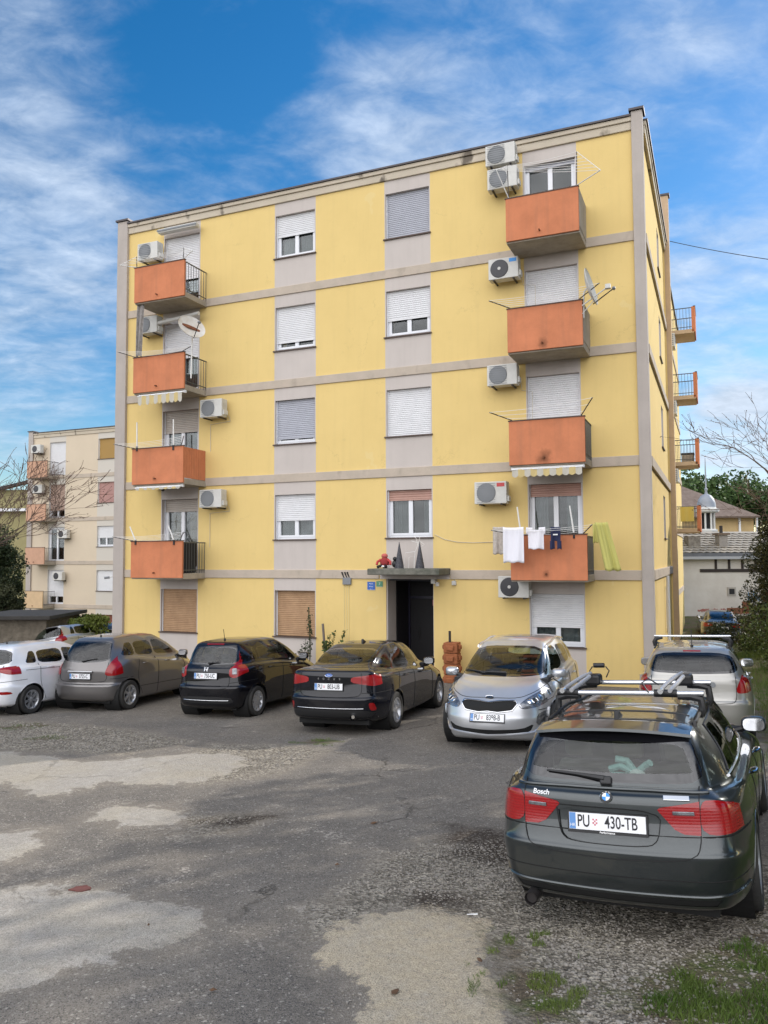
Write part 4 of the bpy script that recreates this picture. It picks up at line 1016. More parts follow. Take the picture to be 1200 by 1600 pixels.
# --- black hatchback
SP['hatch'] = dict(L=4.0, W=1.694, H=1.53, r=.30, ya=.70, wb=2.53, zb=.25, zbt=.62, zsh=.95, ysh=.08, gb=(.17, 1.05, .62), rt=(.42, 1.44, .53), cw=(3.05, 1.02, .64), wt=(2.10, 1.44, .54),
  hl=(.26, .80), belt=(1.06, 1.03, .97), wbelt=.74, wroof=.565, zre=(1.40, 1.43, 1.40), bow=.22, shelf=.06, spokes=(9, False), tw=.185, bulge=.02,
  glass=[('rear', [(-.60, 1.06), (0, 1.05), (.60, 1.06), (.52, 1.41), (-.52, 1.41)], 'rear_window', 1, .03, 'carglass'),
         ('front', [(-.60, 1.05), (.60, 1.05), (.52, 1.41), (-.52, 1.41)], 'windscreen', 1, .04, 'carglass')]
   + sgl([(0, 1.16), (1.0, 1.09), (3.0, 1.0)], [(0, 1.28), (.7, 1.36), (2.0, 1.385), (2.9, 1.06)], [(.68, .90, .80, .90), (.95, 1.68, .95, 1.68), (1.74, 2.72, 1.74, 2.10)]),
  parts=[('rear', [(.50, .84), (.50, .97), (.60, 1.10), (.68, 1.10), (.80, 1.05), (.86, 1.00), (.72, .86), (.60, .79)], 'tail_lamp', 'redlens', .006, 1, (1, -1)),
         ('rear', [(.52, 1.06), (.545, 1.30), (.53, 1.40), (.60, 1.40), (.66, 1.24), (.69, 1.11), (.60, 1.06)], 'pillar_lamp', 'redlens', .004, 0, (1, -1)),
         ('rear', [(-.50, 1.04), (-.50, .66), (-.44, .60), (.44, .60), (.50, .66), (.50, 1.04)], 'tailgate', None, -.0015, 0, (1,)),
         ('rear', [(-.62, .34), (-.55, .44), (.55, .44), (.62, .34), (.5, .30), (-.5, .30)], 'bumper_insert', 'black', -.004, 1, (1,)),
         ('side', [(.92, .62), (.95, 1.03), (1.70, 1.0), (1.70, .28), (1.12, .28)], 'rear_door', None, -.001, 0, (1, -1)),
         ('side', [(1.73, .28), (1.73, 1.0), (2.78, .95), (2.80, .28)], 'front_door', None, -.001, 0, (1, -1))],
  seams=[('rear', [(-.51, 1.04), (-.51, .66), (-.45, .59), (.45, .59), (.51, .66), (.51, 1.04)], False, (1,)), ('rear', [(-.83, .74), (-.5, .70)], False, (1, -1)),
         ('side', [(1.10, .28), (.90, .64), (.93, 1.04)], False, (1, -1)), ('side', [(1.715, .25), (1.715, 1.02)], False, (1, -1)), ('side', [(2.80, .25), (2.79, .95)], False, (1, -1)), ('side', [(.55, .93), (1.4, .92), (2.7, .86)], False, (1, -1))],
  handles=[(1.22, .94), (2.15, .90)], trims=[('rear', [(-.52, .37), (.52, .37)], 'bumper_strip', 'alu', .006, (1,))])
# --- black saloon
SP['saloon'] = dict(L=4.647, W=1.825, H=1.495, r=.325, ya=1.04, wb=2.70, zb=.30, zbt=.62, zsh=1.06, ysh=.07, deck=(.24, 1.115), gb=(.46, 1.135, .62), rt=(1.32, 1.44, .535), cw=(3.45, 1.02, .66), wt=(2.62, 1.425, .54),
  hl=(.26, .76), belt=(1.04, 1.00, .95), wbelt=.80, wroof=.58, zre=(1.40, 1.43, 1.40), bow=.24, shelf=.04, spokes=(5, True), tw=.21, bulge=.03,
  glass=[('rear', [(-.61, 1.15), (.61, 1.15), (.51, 1.415), (-.51, 1.415)], 'rear_window', 1, .025, 'carglass'),
         ('front', [(-.62, 1.04), (.62, 1.04), (.52, 1.40), (-.52, 1.40)], 'windscreen', 1, .04, 'carglass')]
   + sgl([(0, 1.10), (1.2, 1.06), (3.4, .985)], [(0, 1.10), (.9, 1.24), (1.5, 1.36), (2.4, 1.375), (3.3, 1.02)], [(.80, 1.22, 1.08, 1.22), (1.27, 2.02, 1.33, 2.02), (2.08, 3.12, 2.08, 2.56)]),
  parts=[('rear', [(.40, .985), (.40, .90), (.62, .86), (.80, .83), (.90, .90), (.91, 1.0), (.80, 1.03), (.62, 1.01)], 'tail_lamp', 'redlens', .004, 1, (1, -1)),
         ('rear', [(-.56, 1.08), (-.58, .74), (-.50, .66), (.50, .66), (.58, .74), (.56, 1.08)], 'boot_lid', None, -.0015, 0, (1,)),
         ('rear', [(.70, .56), (.78, .56), (.80, .43), (.72, .43)], 'rear_reflector', 'redlens', .002, 1, (1, -1)),
         ('rear', [(-.80, .40), (-.6, .44), (.6, .44), (.80, .40), (.72, .31), (-.72, .31)], 'bumper_insert', 'black', -.003, 0, (1,)),
         ('side', [(1.12, .62), (1.28, 1.0), (2.04, .975), (2.04, .30), (1.42, .30)], 'rear_door', None, -.001, 0, (1, -1)),
         ('side', [(2.07, .30), (2.07, .975), (3.18, .93), (3.22, .30)], 'front_door', None, -.001, 0, (1, -1))],
  seams=[('rear', [(-.57, 1.08), (-.59, .74), (-.51, .65), (.51, .65), (.59, .74), (.57, 1.08)], False, (1,)), ('rear', [(-.9, .72), (-.58, .72)], False, (1, -1)),
         ('side', [(1.40, .30), (1.10, .64), (1.26, 1.02)], False, (1, -1)), ('side', [(2.055, .25), (2.055, .99)], False, (1, -1)), ('side', [(3.21, .25), (3.20, .93)], False, (1, -1)), ('side', [(.6, .97), (1.4, .93), (3.2, .86)], False, (1, -1))],
  handles=[(1.55, .90), (2.50, .87)], trims=[('rear', [(-.62, .465), (.62, .465)], 'bumper_strip', 'alu', .005, (1,))])
# --- silver people carrier, seen from the front
L = 4.525
SP['carrier'] = dict(L=L, W=1.805, H=1.60, r=.33, ya=.82, wb=2.75, zb=.28, zbt=.62, zsh=.98, ysh=.08, gb=(.16, 1.08, .68), rt=(.46, 1.50, .55), cw=(3.62, 1.06, .70), wt=(2.62, 1.50, .565),
  hl=(.20, .80), hoodmid=(4.0, .97), belt=(1.10, 1.05, 1.0), wbelt=.80, wroof=.61, zre=(1.47, 1.50, 1.47), bow=.22, bowF=.42, zfb=.50, spokes=(5, True), tw=.21,
  glass=[('rear', [(-.62, 1.10), (.62, 1.10), (.54, 1.47), (-.54, 1.47)], 'rear_window', 1, .04, 'carglass'),
         ('front', [(-.70, 1.07), (-.4, 1.045), (.4, 1.045), (.70, 1.07), (.56, 1.475), (-.56, 1.475)], 'windscreen', 1, .03, 'carglass')]
   + sgl([(0, 1.20), (.8, 1.16), (3.6, 1.03)], [(0, 1.30), (.9, 1.42), (1.6, 1.455), (2.5, 1.45), (3.5, 1.08)], [(.55, 1.12, .85, 1.12), (1.18, 1.98, 1.18, 1.98), (2.04, 3.02, 2.04, 2.52), (3.07, 3.40, 2.66, 2.72)]),
  parts=[('rear', [(.62, .90), (.62, 1.10), (.76, 1.12), (.90, 1.05), (.90, .93)], 'tail_lamp', 'redlens', .004, 1, (1, -1)),
         ('front', [(.44, .70), (.50, .64), (.72, .665), (.90, .76), (.93, .88), (.86, .93), (.70, .87), (.55, .79)], 'headlamp', 'whitelens', .003, 1, (1, -1)),
         ('front', [(-.43, .715), (-.40, .76), (-.16, .755), (0, .735), (.16, .755), (.40, .76), (.43, .715), (.36, .63), (.15, .605), (0, .62), (-.15, .605), (-.36, .63)], 'grille', 'gap', -.006, 1, (1,)),
         ('front', [(-.66, .43), (-.5, .36), (0, .345), (.5, .36), (.66, .43), (.60, .31), (.45, .27), (-.45, .27), (-.60, .31)], 'lower_intake', 'gap', -.006, 1, (1,)),
         ('front', [(.68, .40), (.70, .56), (.80, .60), (.86, .52), (.80, .36)], 'fog_lamp', 'whitelens', -.003, 1, (1, -1)),
         ('side', [(1.02, .64), (1.16, 1.02), (2.0, .99), (2.0, .30), (1.26, .30)], 'rear_door', None, -.001, 0, (1, -1)),
         ('side', [(2.03, .30), (2.03, .99), (3.10, .95), (3.12, .30)], 'front_door', None, -.001, 0, (1, -1))],
  seams=[('front', [(-.80, .98), (-.66, .87), (-.44, .79), (0, .80), (.44, .79), (.66, .87), (.80, .98)], False, (1,)),
         ('side', [(1.24, .30), (1.0, .66), (1.14, 1.05)], False, (1, -1)), ('side', [(2.015, .25), (2.015, 1.0)], False, (1, -1)), ('side', [(3.115, .25), (3.11, .96)], False, (1, -1)), ('side', [(3.95, .62), (4.2, .62)], False, (1, -1))],
  handles=[(1.45, .93), (2.40, .90)], trims=[('front', [(-.43, .715), (-.40, .765), (-.16, .76), (0, .74), (.16, .76), (.40, .765), (.43, .715), (.36, .625), (.15, .60), (0, .615), (-.15, .60), (-.36, .625), (-.43, .715)], 'grille_frame', 'chrome', .009, (1,)),
      ('front', [(-.82, .62), (-.80, .42), (-.64, .30), (0, .265), (.64, .30), (.80, .42), (.82, .62)], 'bumper_blade', None, .018, (1,)),
      ('side', [(.6, 1.49), (1.6, 1.53), (2.5, 1.50)], 'roof_rail', 'alu', .02, ())])
# --- silver estate with roof bars behind the dark wagon
SP['estate'] = dict(L=4.515, W=1.753, H=1.50, r=.32, ya=.93, wb=2.70, zb=.30, zbt=.66, zsh=.99, ysh=.07, gb=(.12, 1.07, .68), rt=(.42, 1.42, .57), cw=(3.30, 1.0, .66), wt=(2.40, 1.42, .56),
  hl=(.24, .76), belt=(1.03, 1.0, .95), wbelt=.785, wroof=.60, zre=(1.40, 1.43, 1.40), bow=.17, shelf=.05, spokes=(5, False), tw=.2,
  glass=[('rear', [(-.68, 1.10), (0, 1.08), (.68, 1.10), (.56, 1.395), (-.56, 1.395)], 'rear_window', 1, .035, 'carglass'),
         ('front', [(-.62, 1.02), (.62, 1.02), (.53, 1.40), (-.53, 1.40)], 'windscreen', 1, .04, 'carglass')]
   + sgl([(0, 1.08), (3.2, .985)], [(0, 1.30), (.8, 1.37), (2.3, 1.38), (3.2, 1.03)], [(.52, 1.22, .72, 1.22), (1.27, 2.02, 1.27, 2.02), (2.08, 3.0, 2.08, 2.38)]),
  parts=[('rear', [(.60, .84), (.66, .99), (.72, 1.08), (.80, 1.07), (.88, 1.0), (.88, .86), (.80, .81), (.64, .80)], 'tail_lamp', 'redlens', .004, 1, (1, -1)),
         ('rear', [(-.60, 1.05), (-.60, .72), (-.54, .66), (.54, .66), (.60, .72), (.60, 1.05)], 'tailgate', None, -.0015, 0, (1,)),
         ('side', [(1.22, .50), (1.27, .97), (2.03, .94), (2.03, .30), (1.32, .30)], 'rear_door', None, -.001, 0, (1, -1)),
         ('side', [(2.06, .30), (2.06, .94), (3.05, .91), (3.08, .30)], 'front_door', None, -.001, 0, (1, -1))],
  seams=[('rear', [(-.61, 1.05), (-.61, .72), (-.55, .65), (.55, .65), (.61, .72), (.61, 1.05)], False, (1,)), ('side', [(1.30, .30), (1.22, .7), (1.25, 1.0)], False, (1, -1)), ('side', [(2.045, .25), (2.045, .96)], False, (1, -1)), ('side', [(3.07, .25), (3.06, .91)], False, (1, -1))],
  handles=[(1.50, .90), (2.45, .88)], trims=[])
import copy
def variant(base, **k): s = copy.deepcopy(SP[base]); s.update(k); return s
# ------------------------------------------------------------------ the yellow block
MAIN = dict(wall=M['yellow'], strip=M['grey'], band=M['band'], cornice=M['cornice'], pilaster=M['pilaster'])
cg = ('curtain', [(0, .32), (.68, 1)]); cf = ('curtain', [(.03, .97)])
bl = apartment('apartment_building', 'long yellow rendered four-storey block with orange balconies and grey bands', (FO.x, FO.y, 0), RZ, FL, 8.75, None,
    [(1.0, 'shut_brown'), (.16, 'shut_beige', ('curtain_warm', [(.12, .5), (.6, .95)]), .19), (.30, 'shut_beige', cg, .15), (.50, 'shut_white', cf), (.62, 'shut_white', cf)],
    [(1.0, 'shut_brown', None, .17), (.56, 'shut_white', cf), (.86, 'shut_grey'), (.80, 'shut_white'), (.47, 'shut_white', ('curtain', [(.1, .5), (.55, .95)]))],
    [None, (.20, 'shut_warm', ('curtain', [(0, .42), (.75, 1)])), (1.0, 'shut_white'), (.62, 'shut_white'), (1.0, 'shut_grey')],
    [(.62, 'shut_white', cf), (.13, 'shut_warm', ('curtain', [(0, .33), (.68, 1)])), (1.0, 'shut_white'), (1.0, 'shut_white'), (.04, 'shut_grey')],
    -.7, MAIN, ext=dict(hole=(9.66, 11.05, -.7, Z0-.004, 2.2), canopy=(9.45, 11.55)))
# entrance
mb = MB(); mb.box(9.50, -.95, Z0+.13, 11.55, .02, Z0+.30); cn = mb.build('entrance_canopy', M['canopy'], bl, bevel=.02)
mb = MB(); mb.box(9.48, -.03, Z0+.0, 11.53, .03, Z0+.125); mb.build('door_lintel', M['grey'], bl)
mb = MB(); mb.box(9.66, 1.63, -.7, 11.05, 1.72, Z0); dr = mb.build('entrance_door', M['door'], bl)
mb = MB()
for (a, b_, c, d) in ((9.66, 9.76, -.7, Z0), (10.95, 11.05, -.7, Z0), (9.76, 10.95, Z0-.12, Z0-.004), (9.76, 10.95, Z0-.62, Z0-.55), (10.70, 10.76, -.7, Z0-.62)): mb.box(a, 1.56, c, b_, 1.63, d)
mb.build('door_frame', mat('door_frame_navy', (.018, .017, .035), .3), dr)
mb = MB(); mb.tube([(10.05, 1.62, .9), (10.05, 1.56, .92), (10.05, 1.56, 1.2), (10.05, 1.62, 1.22)], .012, 8); mb.build('door_handle', M['chrome'], dr)
mb = MB(); mb.box(10.93, .30, Z0-.74, 11.0, .312, Z0-.58); mb.box(11.0, .28, -.7, 11.05, .32, Z0-.01); mb.build('door_sticker', mat('pink_sticker', (.6, .2, .22), .5), dr)
mb = MB(); mb.box(9.662, .02, -.7, 9.70, .62, Z0-.01); mb.build('doorway_reveal', M['pilaster'], bl); mb = MB(); mb.box(9.662, .622, -.7, 9.72, 1.55, Z0-.01); mb.box(9.722, .1, Z0-.05, 11.04, 1.55, Z0-.012); mb.build('shade_lining', M['door'], bl)  # near-black lining paints the recess's shade on its wall and ceiling
bdep = 1.12
DP = lambda k, u, r_, s_: stained_orange(u, Z0+ST*k+.18, r_, s_, 'stained_orange_render')
M['o_r1'] = DP(0, 14.37, .10, .55); M['o_r2'] = DP(1, 14.37, .22, .75); M['o_r3'] = DP(2, 14.37, .15, .7); M['o_l'] = DP(1, 2.5, .07, .5)
BL = [balcony(bl, 1.66, 3.58, 0, bdep, right='rail', left='rail'), balcony(bl, 1.66, 3.58, 1, bdep, right='panel', left='rail', pm='o_l'), balcony(bl, 1.66, 3.58, 2, bdep), balcony(bl, 1.66, 3.56, 3, bdep)]
BR = [balcony(bl, 13.50, 15.36, 0, bdep, right='rail', pm='o_r1'), balcony(bl, 13.50, 15.36, 1, bdep, right='rail', pm='o_r2'), balcony(bl, 13.50, 15.36, 2, bdep, right='wall', pm='o_r3'), balcony(bl, 13.50, 15.32, 3, bdep, right='wall')]
# rear section of the same block, half a storey higher
M['bounce_lit_slab'] = mat('bounce_lit_slab', (.58, .43, .28), .9, var=.2)  # warm bounced sunlight is put into the slab colour
def rear_section():
    U = FL; o = -.30
    mb = MB(); mb.box(2.0, 8.78, -.7, U+o, 26, Z0+13.2); mb.build('rear_wing_wall', M['yellow'], bl, fix=False)
    mb = MB(); mb.box(U-.35, 8.79, -.7, U+.17, 9.07, Z0+13.45); mb.build('pilaster', mat('sunlit_pilaster', (.56, .40, .25), .9, var=.15), bl, bevel=.01)  # tan instead of grey: sunlight painted into this pilaster's colour
    mb = MB(); mb.box(U-.40, 8.755, Z0+13.452, U+.22, 9.12, Z0+13.52); mb.build('pilaster_cap', M['roofmetal'], bl)
    mb = MB(); mb.box(1.9, 9.08, Z0+13.21, U+o+.08, 26.1, Z0+13.28); mb.build('roof', M['roofmetal'], bl)
    for k in range(-1, 4):
        z = Z0+1.6+ST*k
        mb = MB(); mb.box(U+o-.02, 9.08, z, U+o+.04, 26, z+.25); mb.build('floor_band', M['band'], bl)
        T = Matrix.Translation((U+o, 0, 0)) @ Matrix.Rotation(math.pi/2, 4, 'Z')
        if k >= 0:
            T2 = T @ Matrix.Translation((0, 0, 1.6))
            q = balcony(bl, 15.3, 16.9, k, 1.10, T=T2, drain=False, smat='bounce_lit_slab', pt=.15)
            window_unit(bl, 16.0, 17.2, z+.3, z+2.4, .5, 'shut_white', rec=-.03, door=True, xf=T)
        window_unit(bl, 11.2, 12.3, z+1.15, z+2.4, .6, 'shut_beige', rec=-.03, xf=T)
rear_section()
mb = MB(); mb.tube([(FL+.04, 5.0, -.2), (FL+.04, 5.0, Z0+.0)], .05, 8); mb.build('drain_pipe', M['pvc'], bl)
mb = MB(); mb.box(15.3, 3.6, Z0+11.8, 15.9, 4.3, Z0+12.9); mb.build('chimney', M['pilaster'], bl)
mb = MB()
for u in (8.36, 8.43, 8.50): mb.box(u-.012, -.012, -.2, u+.012, .0, Z0-.18)
mb.build('cable_trunking', mat('painted_trunking', (.66, .53, .24), .7), bl)

RG = (0, 0, RZ)
def fo(name, u, off, z, label, cat, group=None):
    p = fpos(u, off, z); return empty(name, p, RZ, label, cat, group)
# ---- air conditioner outdoor units
def ac(px, py, label, w=.80, h=.55, d=.30, dark=False, sticker=None, hole=None):
    u, z = fac(px, py, .38)
    t = fo('air_conditioner', u, 0, z-h/2, label, 'air conditioner', 'air conditioner outdoor units on the facade')
    q = MB(); q.box(-w/2, -.14-d, 0, w/2, -.14, h); q.build('casing', M['acwhite'], t, bevel=.015)
    cx = -w*.13; r = h*.42
    q = MB(); q.lathe([(.001, -.14-d-.022), (r*.35, -.14-d-.020), (r, -.14-d-.014), (r+.012, -.14-d-.001)], 28, Matrix.Translation((cx, 0, h*.5)), axis='Y')
    if not dark:
        for i in range(9): q.box(cx-r*1.02, -.14-d-.026, h*.5-r+i*r*.25-.004, cx+r*1.02, -.14-d-.018, h*.5-r+i*r*.25+.004)
    q.build('fan_grille', M['acdark'] if dark else M['acgrille'], t)
    if dark: q = MB(); q.lathe([(.001, -.14-d-.030), (.04, -.14-d-.030), (.045, -.14-d-.018)], 14, Matrix.Translation((cx, 0, h*.5)), axis='Y'); q.build('fan_hub', M['acwhite'], t)
    q = MB()
    for i in range(8): q.box(w/2-.0005, -.14-d*.85, .1+i*.045, w/2+.006, -.14-d*.3, .115+i*.045)
    q.box(w/2, -.14-d*.8, .06, w/2+.05, -.18, .2); q.build('valve_cover', M['acwhite'], t)
    for s_ in (-1, 1):
        q = MB(); q.box(s_*w*.33-.02, -.14-d, -.035, s_*w*.33+.02, .0, -.003); q.build('bracket', M['darkmetal'], t)
    if sticker: q = MB(); q.box(w*.20, -.14-d-.004, h*.76, w*.44, -.14-d-.001, h*.93); q.build('maker_badge', M[sticker], t)
    if hole:
        q = MB(); q.tube([(w/2+.02, -.2, .12), (w/2+.03, -.05, .0), (w/2+.03, -.02, -.1), (hole[0], -.015, -.15), (hole[0], -.015, hole[1])], .008, 5); q.build('refrigerant_pipe', M['pipe'], t, smooth=True)
    return t
M['blue_badge'] = mat('ac_blue_badge', (.03, .25, .65), .4); M['red_badge'] = mat('ac_red_badge', (.5, .05, .05), .4)
ac(232, 393, 'dusty outdoor air conditioner high beside the top left balcony door')
ac(231, 508, 'outdoor air conditioner half hidden by the hanging grey cloth, under the top left balcony')
ac(331, 638, 'outdoor air conditioner right of the second left balcony, below the striped awning', hole=(-.3, -1.0))
ac(330, 779, 'outdoor air conditioner right of the lowest left balcony door', hole=(-.3, -1.2))
ac(782, 242, 'upper one of the two stacked air conditioners at the roof edge', hole=None)
ac(785, 279, 'lower one of the two stacked air conditioners under the roof edge')
ac(787, 420, 'air conditioner with dark fan and blue badge left of the third right balcony', dark=True, sticker='blue_badge', hole=(.75, -1.0))
ac(785, 586, 'plain air conditioner left of the white closed shutter above the awninged balcony', hole=(.7, -1.2))
ac(767, 770, 'air conditioner with small red badge above the hanging laundry', sticker='red_badge', w=.86, h=.58)
ac(803, 917, 'ground floor air conditioner with dark fan under the laundry balcony', dark=True)

# ---- clothes lines
def clothesline(bal_u0, bal_u1, k, label, la=(-.45, -.45, .12), ra=(.42, -.42, .22), wires=5, tall=0, dz=0):
    z = ST*k+1.15+dz
    t = fo('clothes_line', (bal_u0+bal_u1)/2, bdep+.03, z, label, 'clothes line', 'clothes lines fixed to the balconies')
    hw = (bal_u1-bal_u0)/2-.08
    for s_, a in ((-1, la), (1, ra)):
        q = MB(); q.tube([(s_*hw, .02, -.12), (s_*hw, 0, .0), (s_*hw+a[0], a[1], a[2])], .013, 6); q.build('support_arm', M['darkmetal'] if not tall else M['wire'], t)
        if tall:
            q = MB(); q.tube([(s_*hw, .0, -.1), (s_*hw+s_*.02, .0, tall)], .012, 6); q.build('post', M['darkmetal'], t)
            q = MB(); q.tube([(s_*hw+a[0], a[1], a[2]), (s_*hw+s_*.02, .0, tall)], .008, 5); q.build('brace', M['wire'], t)
    for i in range(wires):
        f = .25+.75*i/max(1, wires-1); q = MB()
        A = Vector((-hw+la[0]*f, la[1]*f, la[2]*f)); B_ = Vector((hw+ra[0]*f, ra[1]*f, ra[2]*f))
        if tall: A = Vector((-hw, 0, tall)).lerp(Vector((-hw+la[0], la[1], la[2])), i/(wires-1)); B_ = Vector((hw, 0, tall)).lerp(Vector((hw+ra[0], ra[1], ra[2])), i/(wires-1))
        pts = [A.lerp(B_, j/10)+Vector((0, 0, -.05*math.sin(math.pi*j/10))) for j in range(11)]
        q.tube(pts, .0055, 4, cap=False); q.build('wire', M['wire'], t)
    return t
clothesline(1.66, 3.58, 3, 'wire rack with raised arms on the top left balcony', la=(-.5, -.2, .08), ra=(.5, -.2, .1), tall=.35)
clothesline(1.66, 3.58, 2, 'clothes line with splayed arms on the left balcony below the top one', la=(-.45, -.3, .15), ra=(.45, -.2, .05))
clothesline(1.66, 3.58, 1, 'clothes line on the left balcony with slatted orange screen', la=(-.42, -.45, .10), ra=(.35, -.35, .20))
clothesline(1.66, 3.58, 0, 'clothes line on the lowest left balcony', la=(-.42, -.45, .12), ra=(.42, -.42, .22))
clothesline(13.5, 15.36, 3, 'tall white folding wire rack on the top right balcony', la=(-.22, -.35, .62), ra=(.62, -.35, .10), tall=.85, wires=7)
clothesline(13.5, 15.36, 2, 'clothes line on the right balcony with the edge-on dish', la=(-.50, -.20, .20), ra=(.55, -.45, .18))
clothesline(13.5, 15.36, 1, 'clothes line with bare splayed arms above the right hand awning', la=(-.45, -.45, .16), ra=(.35, -.55, .30), wires=3)
lr = clothesline(13.5, 15.36, 0, 'loaded clothes line above the lowest right balcony', la=(-.45, -.45, .10), ra=(.28, -.55, .18), wires=4)

# ---- white poles standing on balcony corners (folded sunshades / aerial posts)
def pole(u0, z0_, u1, z1_, off, label, mt='wire', r=.022, cat='pole', nm='balcony_pole', off1=None, grp='white posts clamped to the balconies'):
    p = fpos(u0, off, z0_); t = empty(nm, p, RZ, label, cat, grp)
    q = MB(); q.tube([(0, 0, -.1), (0, 0, .05)], r*1.6, 8); q.build('clamp', M['darkmetal'], t)
    q = MB(); q.tube([(0, 0, 0), (u1-u0, off-(off1 if off1 is not None else off), z1_-z0_)], r, 8, r2=r*.8); q.build('post', M[mt], t, smooth=True)
for (a, b_, c, d, l_) in ((214, 700, 214, 660, 'left white post on the left balcony with slatted screen'), (271, 698, 271, 655, 'right white post on the left balcony with slatted screen'),
                      (212, 846, 203, 823, 'left leaning white post on the lowest left balcony'), (272, 846, 263, 821, 'right leaning white post on the lowest left balcony')):
    u0, z0_ = fac(a, b_, bdep+.05); u1, z1_ = fac(c, d, bdep+.05); pole(u0, z0_, u1, z1_, bdep+.05, l_)
u0, z0_ = fac(814, 835, bdep-.2); u1, z1_ = fac(808, 792, bdep-.2); pole(u0, z0_, u1, z1_, bdep-.2, 'white post standing left on the laundry balcony', grp='white posts on the laundry balcony')
u0, z0_ = fac(897, 835, bdep+.03); u1, z1_ = fac(890, 790, bdep+.03); pole(u0, z0_, u1, z1_, bdep+.03, 'leaning white post right on the laundry balcony', grp='white posts on the laundry balcony')

# ---- laundry
def cloth_sheet(label, name, cat, m_, px0, px1, py0, py1, off, shape=None, sway=.02, taper=1.0, skew=0.0, group='laundry drying at the lowest right balcony', thick=.006, pat=None, fq=1.0):
    ua, zt = fac(px0, py0, off); ub, _ = fac(px1, py0, off); _, zb = fac((px0+px1)/2, py1, off)
    nu, nv = 44, 16; q = MB(); W2 = (ub-ua); rnd = random.Random(px0)
    ph = rnd.random()*6
    G = []
    for j in range(nv+1):
        v_ = j/nv; row = []
        for i in range(nu+1):
            x = (i/nu-.5)*W2*lerp(1, taper, v_)+skew*v_
            y = sway*(math.sin(i*.17*fq+ph+v_*1.5)*(.3+v_)+.45*math.sin(i*.41*fq+ph*2+v_))
            row.append(Vector((x, y, -(zt-zb)*v_-.012*math.sin(math.pi*i/nu)*(1-v_)+.012*math.sin(i*.3+ph)*v_)))
        G.append(row)
    def keep(i, j):
        if not shape: return True
        return shape((i+.5)/nu, (j+.5)/nv)
    for j in range(nv):
        for i in range(nu):
            if keep(i, j): q.quad(G[j][i], G[j][i+1], G[j+1][i+1], G[j+1][i])
    p = fpos((ua+ub)/2, off, zt); o = q.build(name, m_, None, smooth=True, autos=80); o.location = p; o.rotation_euler = (0, 0, RZ)
    md = o.modifiers.new('thick', 'SOLIDIFY'); md.thickness = thick
    tag(o, label, cat, group); return o
m_wh = mat('white_cotton', (.80, .79, .84), .9, bump=.3, bscale=30, bdist=.01); m_wh2 = mat('white_knit', (.80, .78, .82), .9, bump=.4, bscale=60)
m_navy = mat('navy_jersey', (.02, .025, .07), .9, bump=.2, bscale=60); m_lime = mat('yellow_green_cloth', (.50, .47, .14), .9, bump=.3, bscale=20); m_pat = mat('patterned_towel', (.36, .32, .28), .95, var=1, vscale=14, vcol=(.55, .5, .45))
OF = bdep+.35
cloth_sheet('long white towel hanging at the left of the laundry', 'white_towel', 'towel', m_wh, 786, 818, 824, 879, OF+.05)
cloth_sheet('short white vest with wavy hem between towel and dark romper', 'white_vest', 'vest', m_wh2, 822, 852, 824, 858, OF+.03, shape=lambda a, b: not (b < .12 and .34 < a < .66) and not (b > .30 and (a < .09 or a > .91)))
ro = cloth_sheet('tiny dark navy romper with two legs and a white chest print', 'baby_romper', 'romper', m_navy, 859, 877, 823, 858, OF, shape=lambda a, b: (b < .62 and .06 < a < .94) or (b >= .62 and (a < .38 or a > .62)) and .0 < a < 1.0)
q = MB(); q.box(-.055, -.036, -.205, .055, -.028, -.175); q.build('chest_print', M['white'], ro)
cloth_sheet('beige patterned towel behind the long white one', 'patterned_towel', 'towel', m_pat, 770, 788, 823, 866, OF-.25)
cloth_sheet('big yellow-green sheet blowing at the right end', 'green_sheet', 'sheet', m_lime, 929, 949, 816, 892, bdep+.25, sway=.04, taper=1.25, skew=.26)
cloth_sheet('folded yellow-green cloth beside the blowing sheet', 'green_cloth', 'cloth', m_lime, 926, 938, 818, 848, bdep-.15, sway=.015)
cloth_sheet('long grey striped cloth hanging under the top left balcony', 'grey_cloth', 'cloth', mat('grey_drape', (.40, .37, .35), .9, var=.5, vscale=10), 216, 226, 474, 556, bdep-.1, sway=.05, taper=.8, skew=-.1, group='cloths hung for shade')

t = fo('covered_rack', 3.2, .55, .16, 'black covered rack behind the railing of the lowest left balcony', 'rack')
q = MB(); q.box(-.22, -.3, 0, .22, .3, .95); q.build('cover', mat('black_cover', (.015, .015, .018), .8, bump=.6, bscale=6), t, bevel=.04); q = MB(); q.tube([(-.2, -.2, .95), (0, 0, 1.25), (.2, .1, .98)], .012, 6); q.build('frame', M['darkmetal'], t)
def wing_thing(name, k, label, cat, v, o, z): t = empty(name, FR+dN*v+dR*(o-.30)+Vector((0, 0, Z0+1.6+ST*k+z)), RZ, label, cat); return t
t = wing_thing('yellow_blanket', 0, 'yellow blanket hung over the railing of the lowest rear balcony', 'blanket', 15.24, .62, .45)
q = MB()
for i in range(12): q.quad((-.28+i*.045, .012*math.sin(i*1.1), 0), (-.28+(i+1)*.045, .012*math.sin((i+1)*1.1), 0), (-.28+(i+1)*.045, .012*math.sin((i+1)*1.1), .62), (-.28+i*.045, .012*math.sin(i*1.1), .62))
o = q.build('blanket_cloth', mat('mustard_cloth', (.62, .48, .12), .9), t); md = o.modifiers.new('t', 'SOLIDIFY'); md.thickness = .012
t = wing_thing('storage_box', 1, 'pale storage box with dark lid on the second rear balcony', 'box', 15.7, .72, .15); q = MB(); q.box(-.28, -.2, 0, .22, .3, .32); q.build('bin', M['slab'], t, bevel=.02); q = MB(); q.box(-.3, -.22, .322, .24, .32, .40); q.build('lid', M['acdark'], t, bevel=.02)
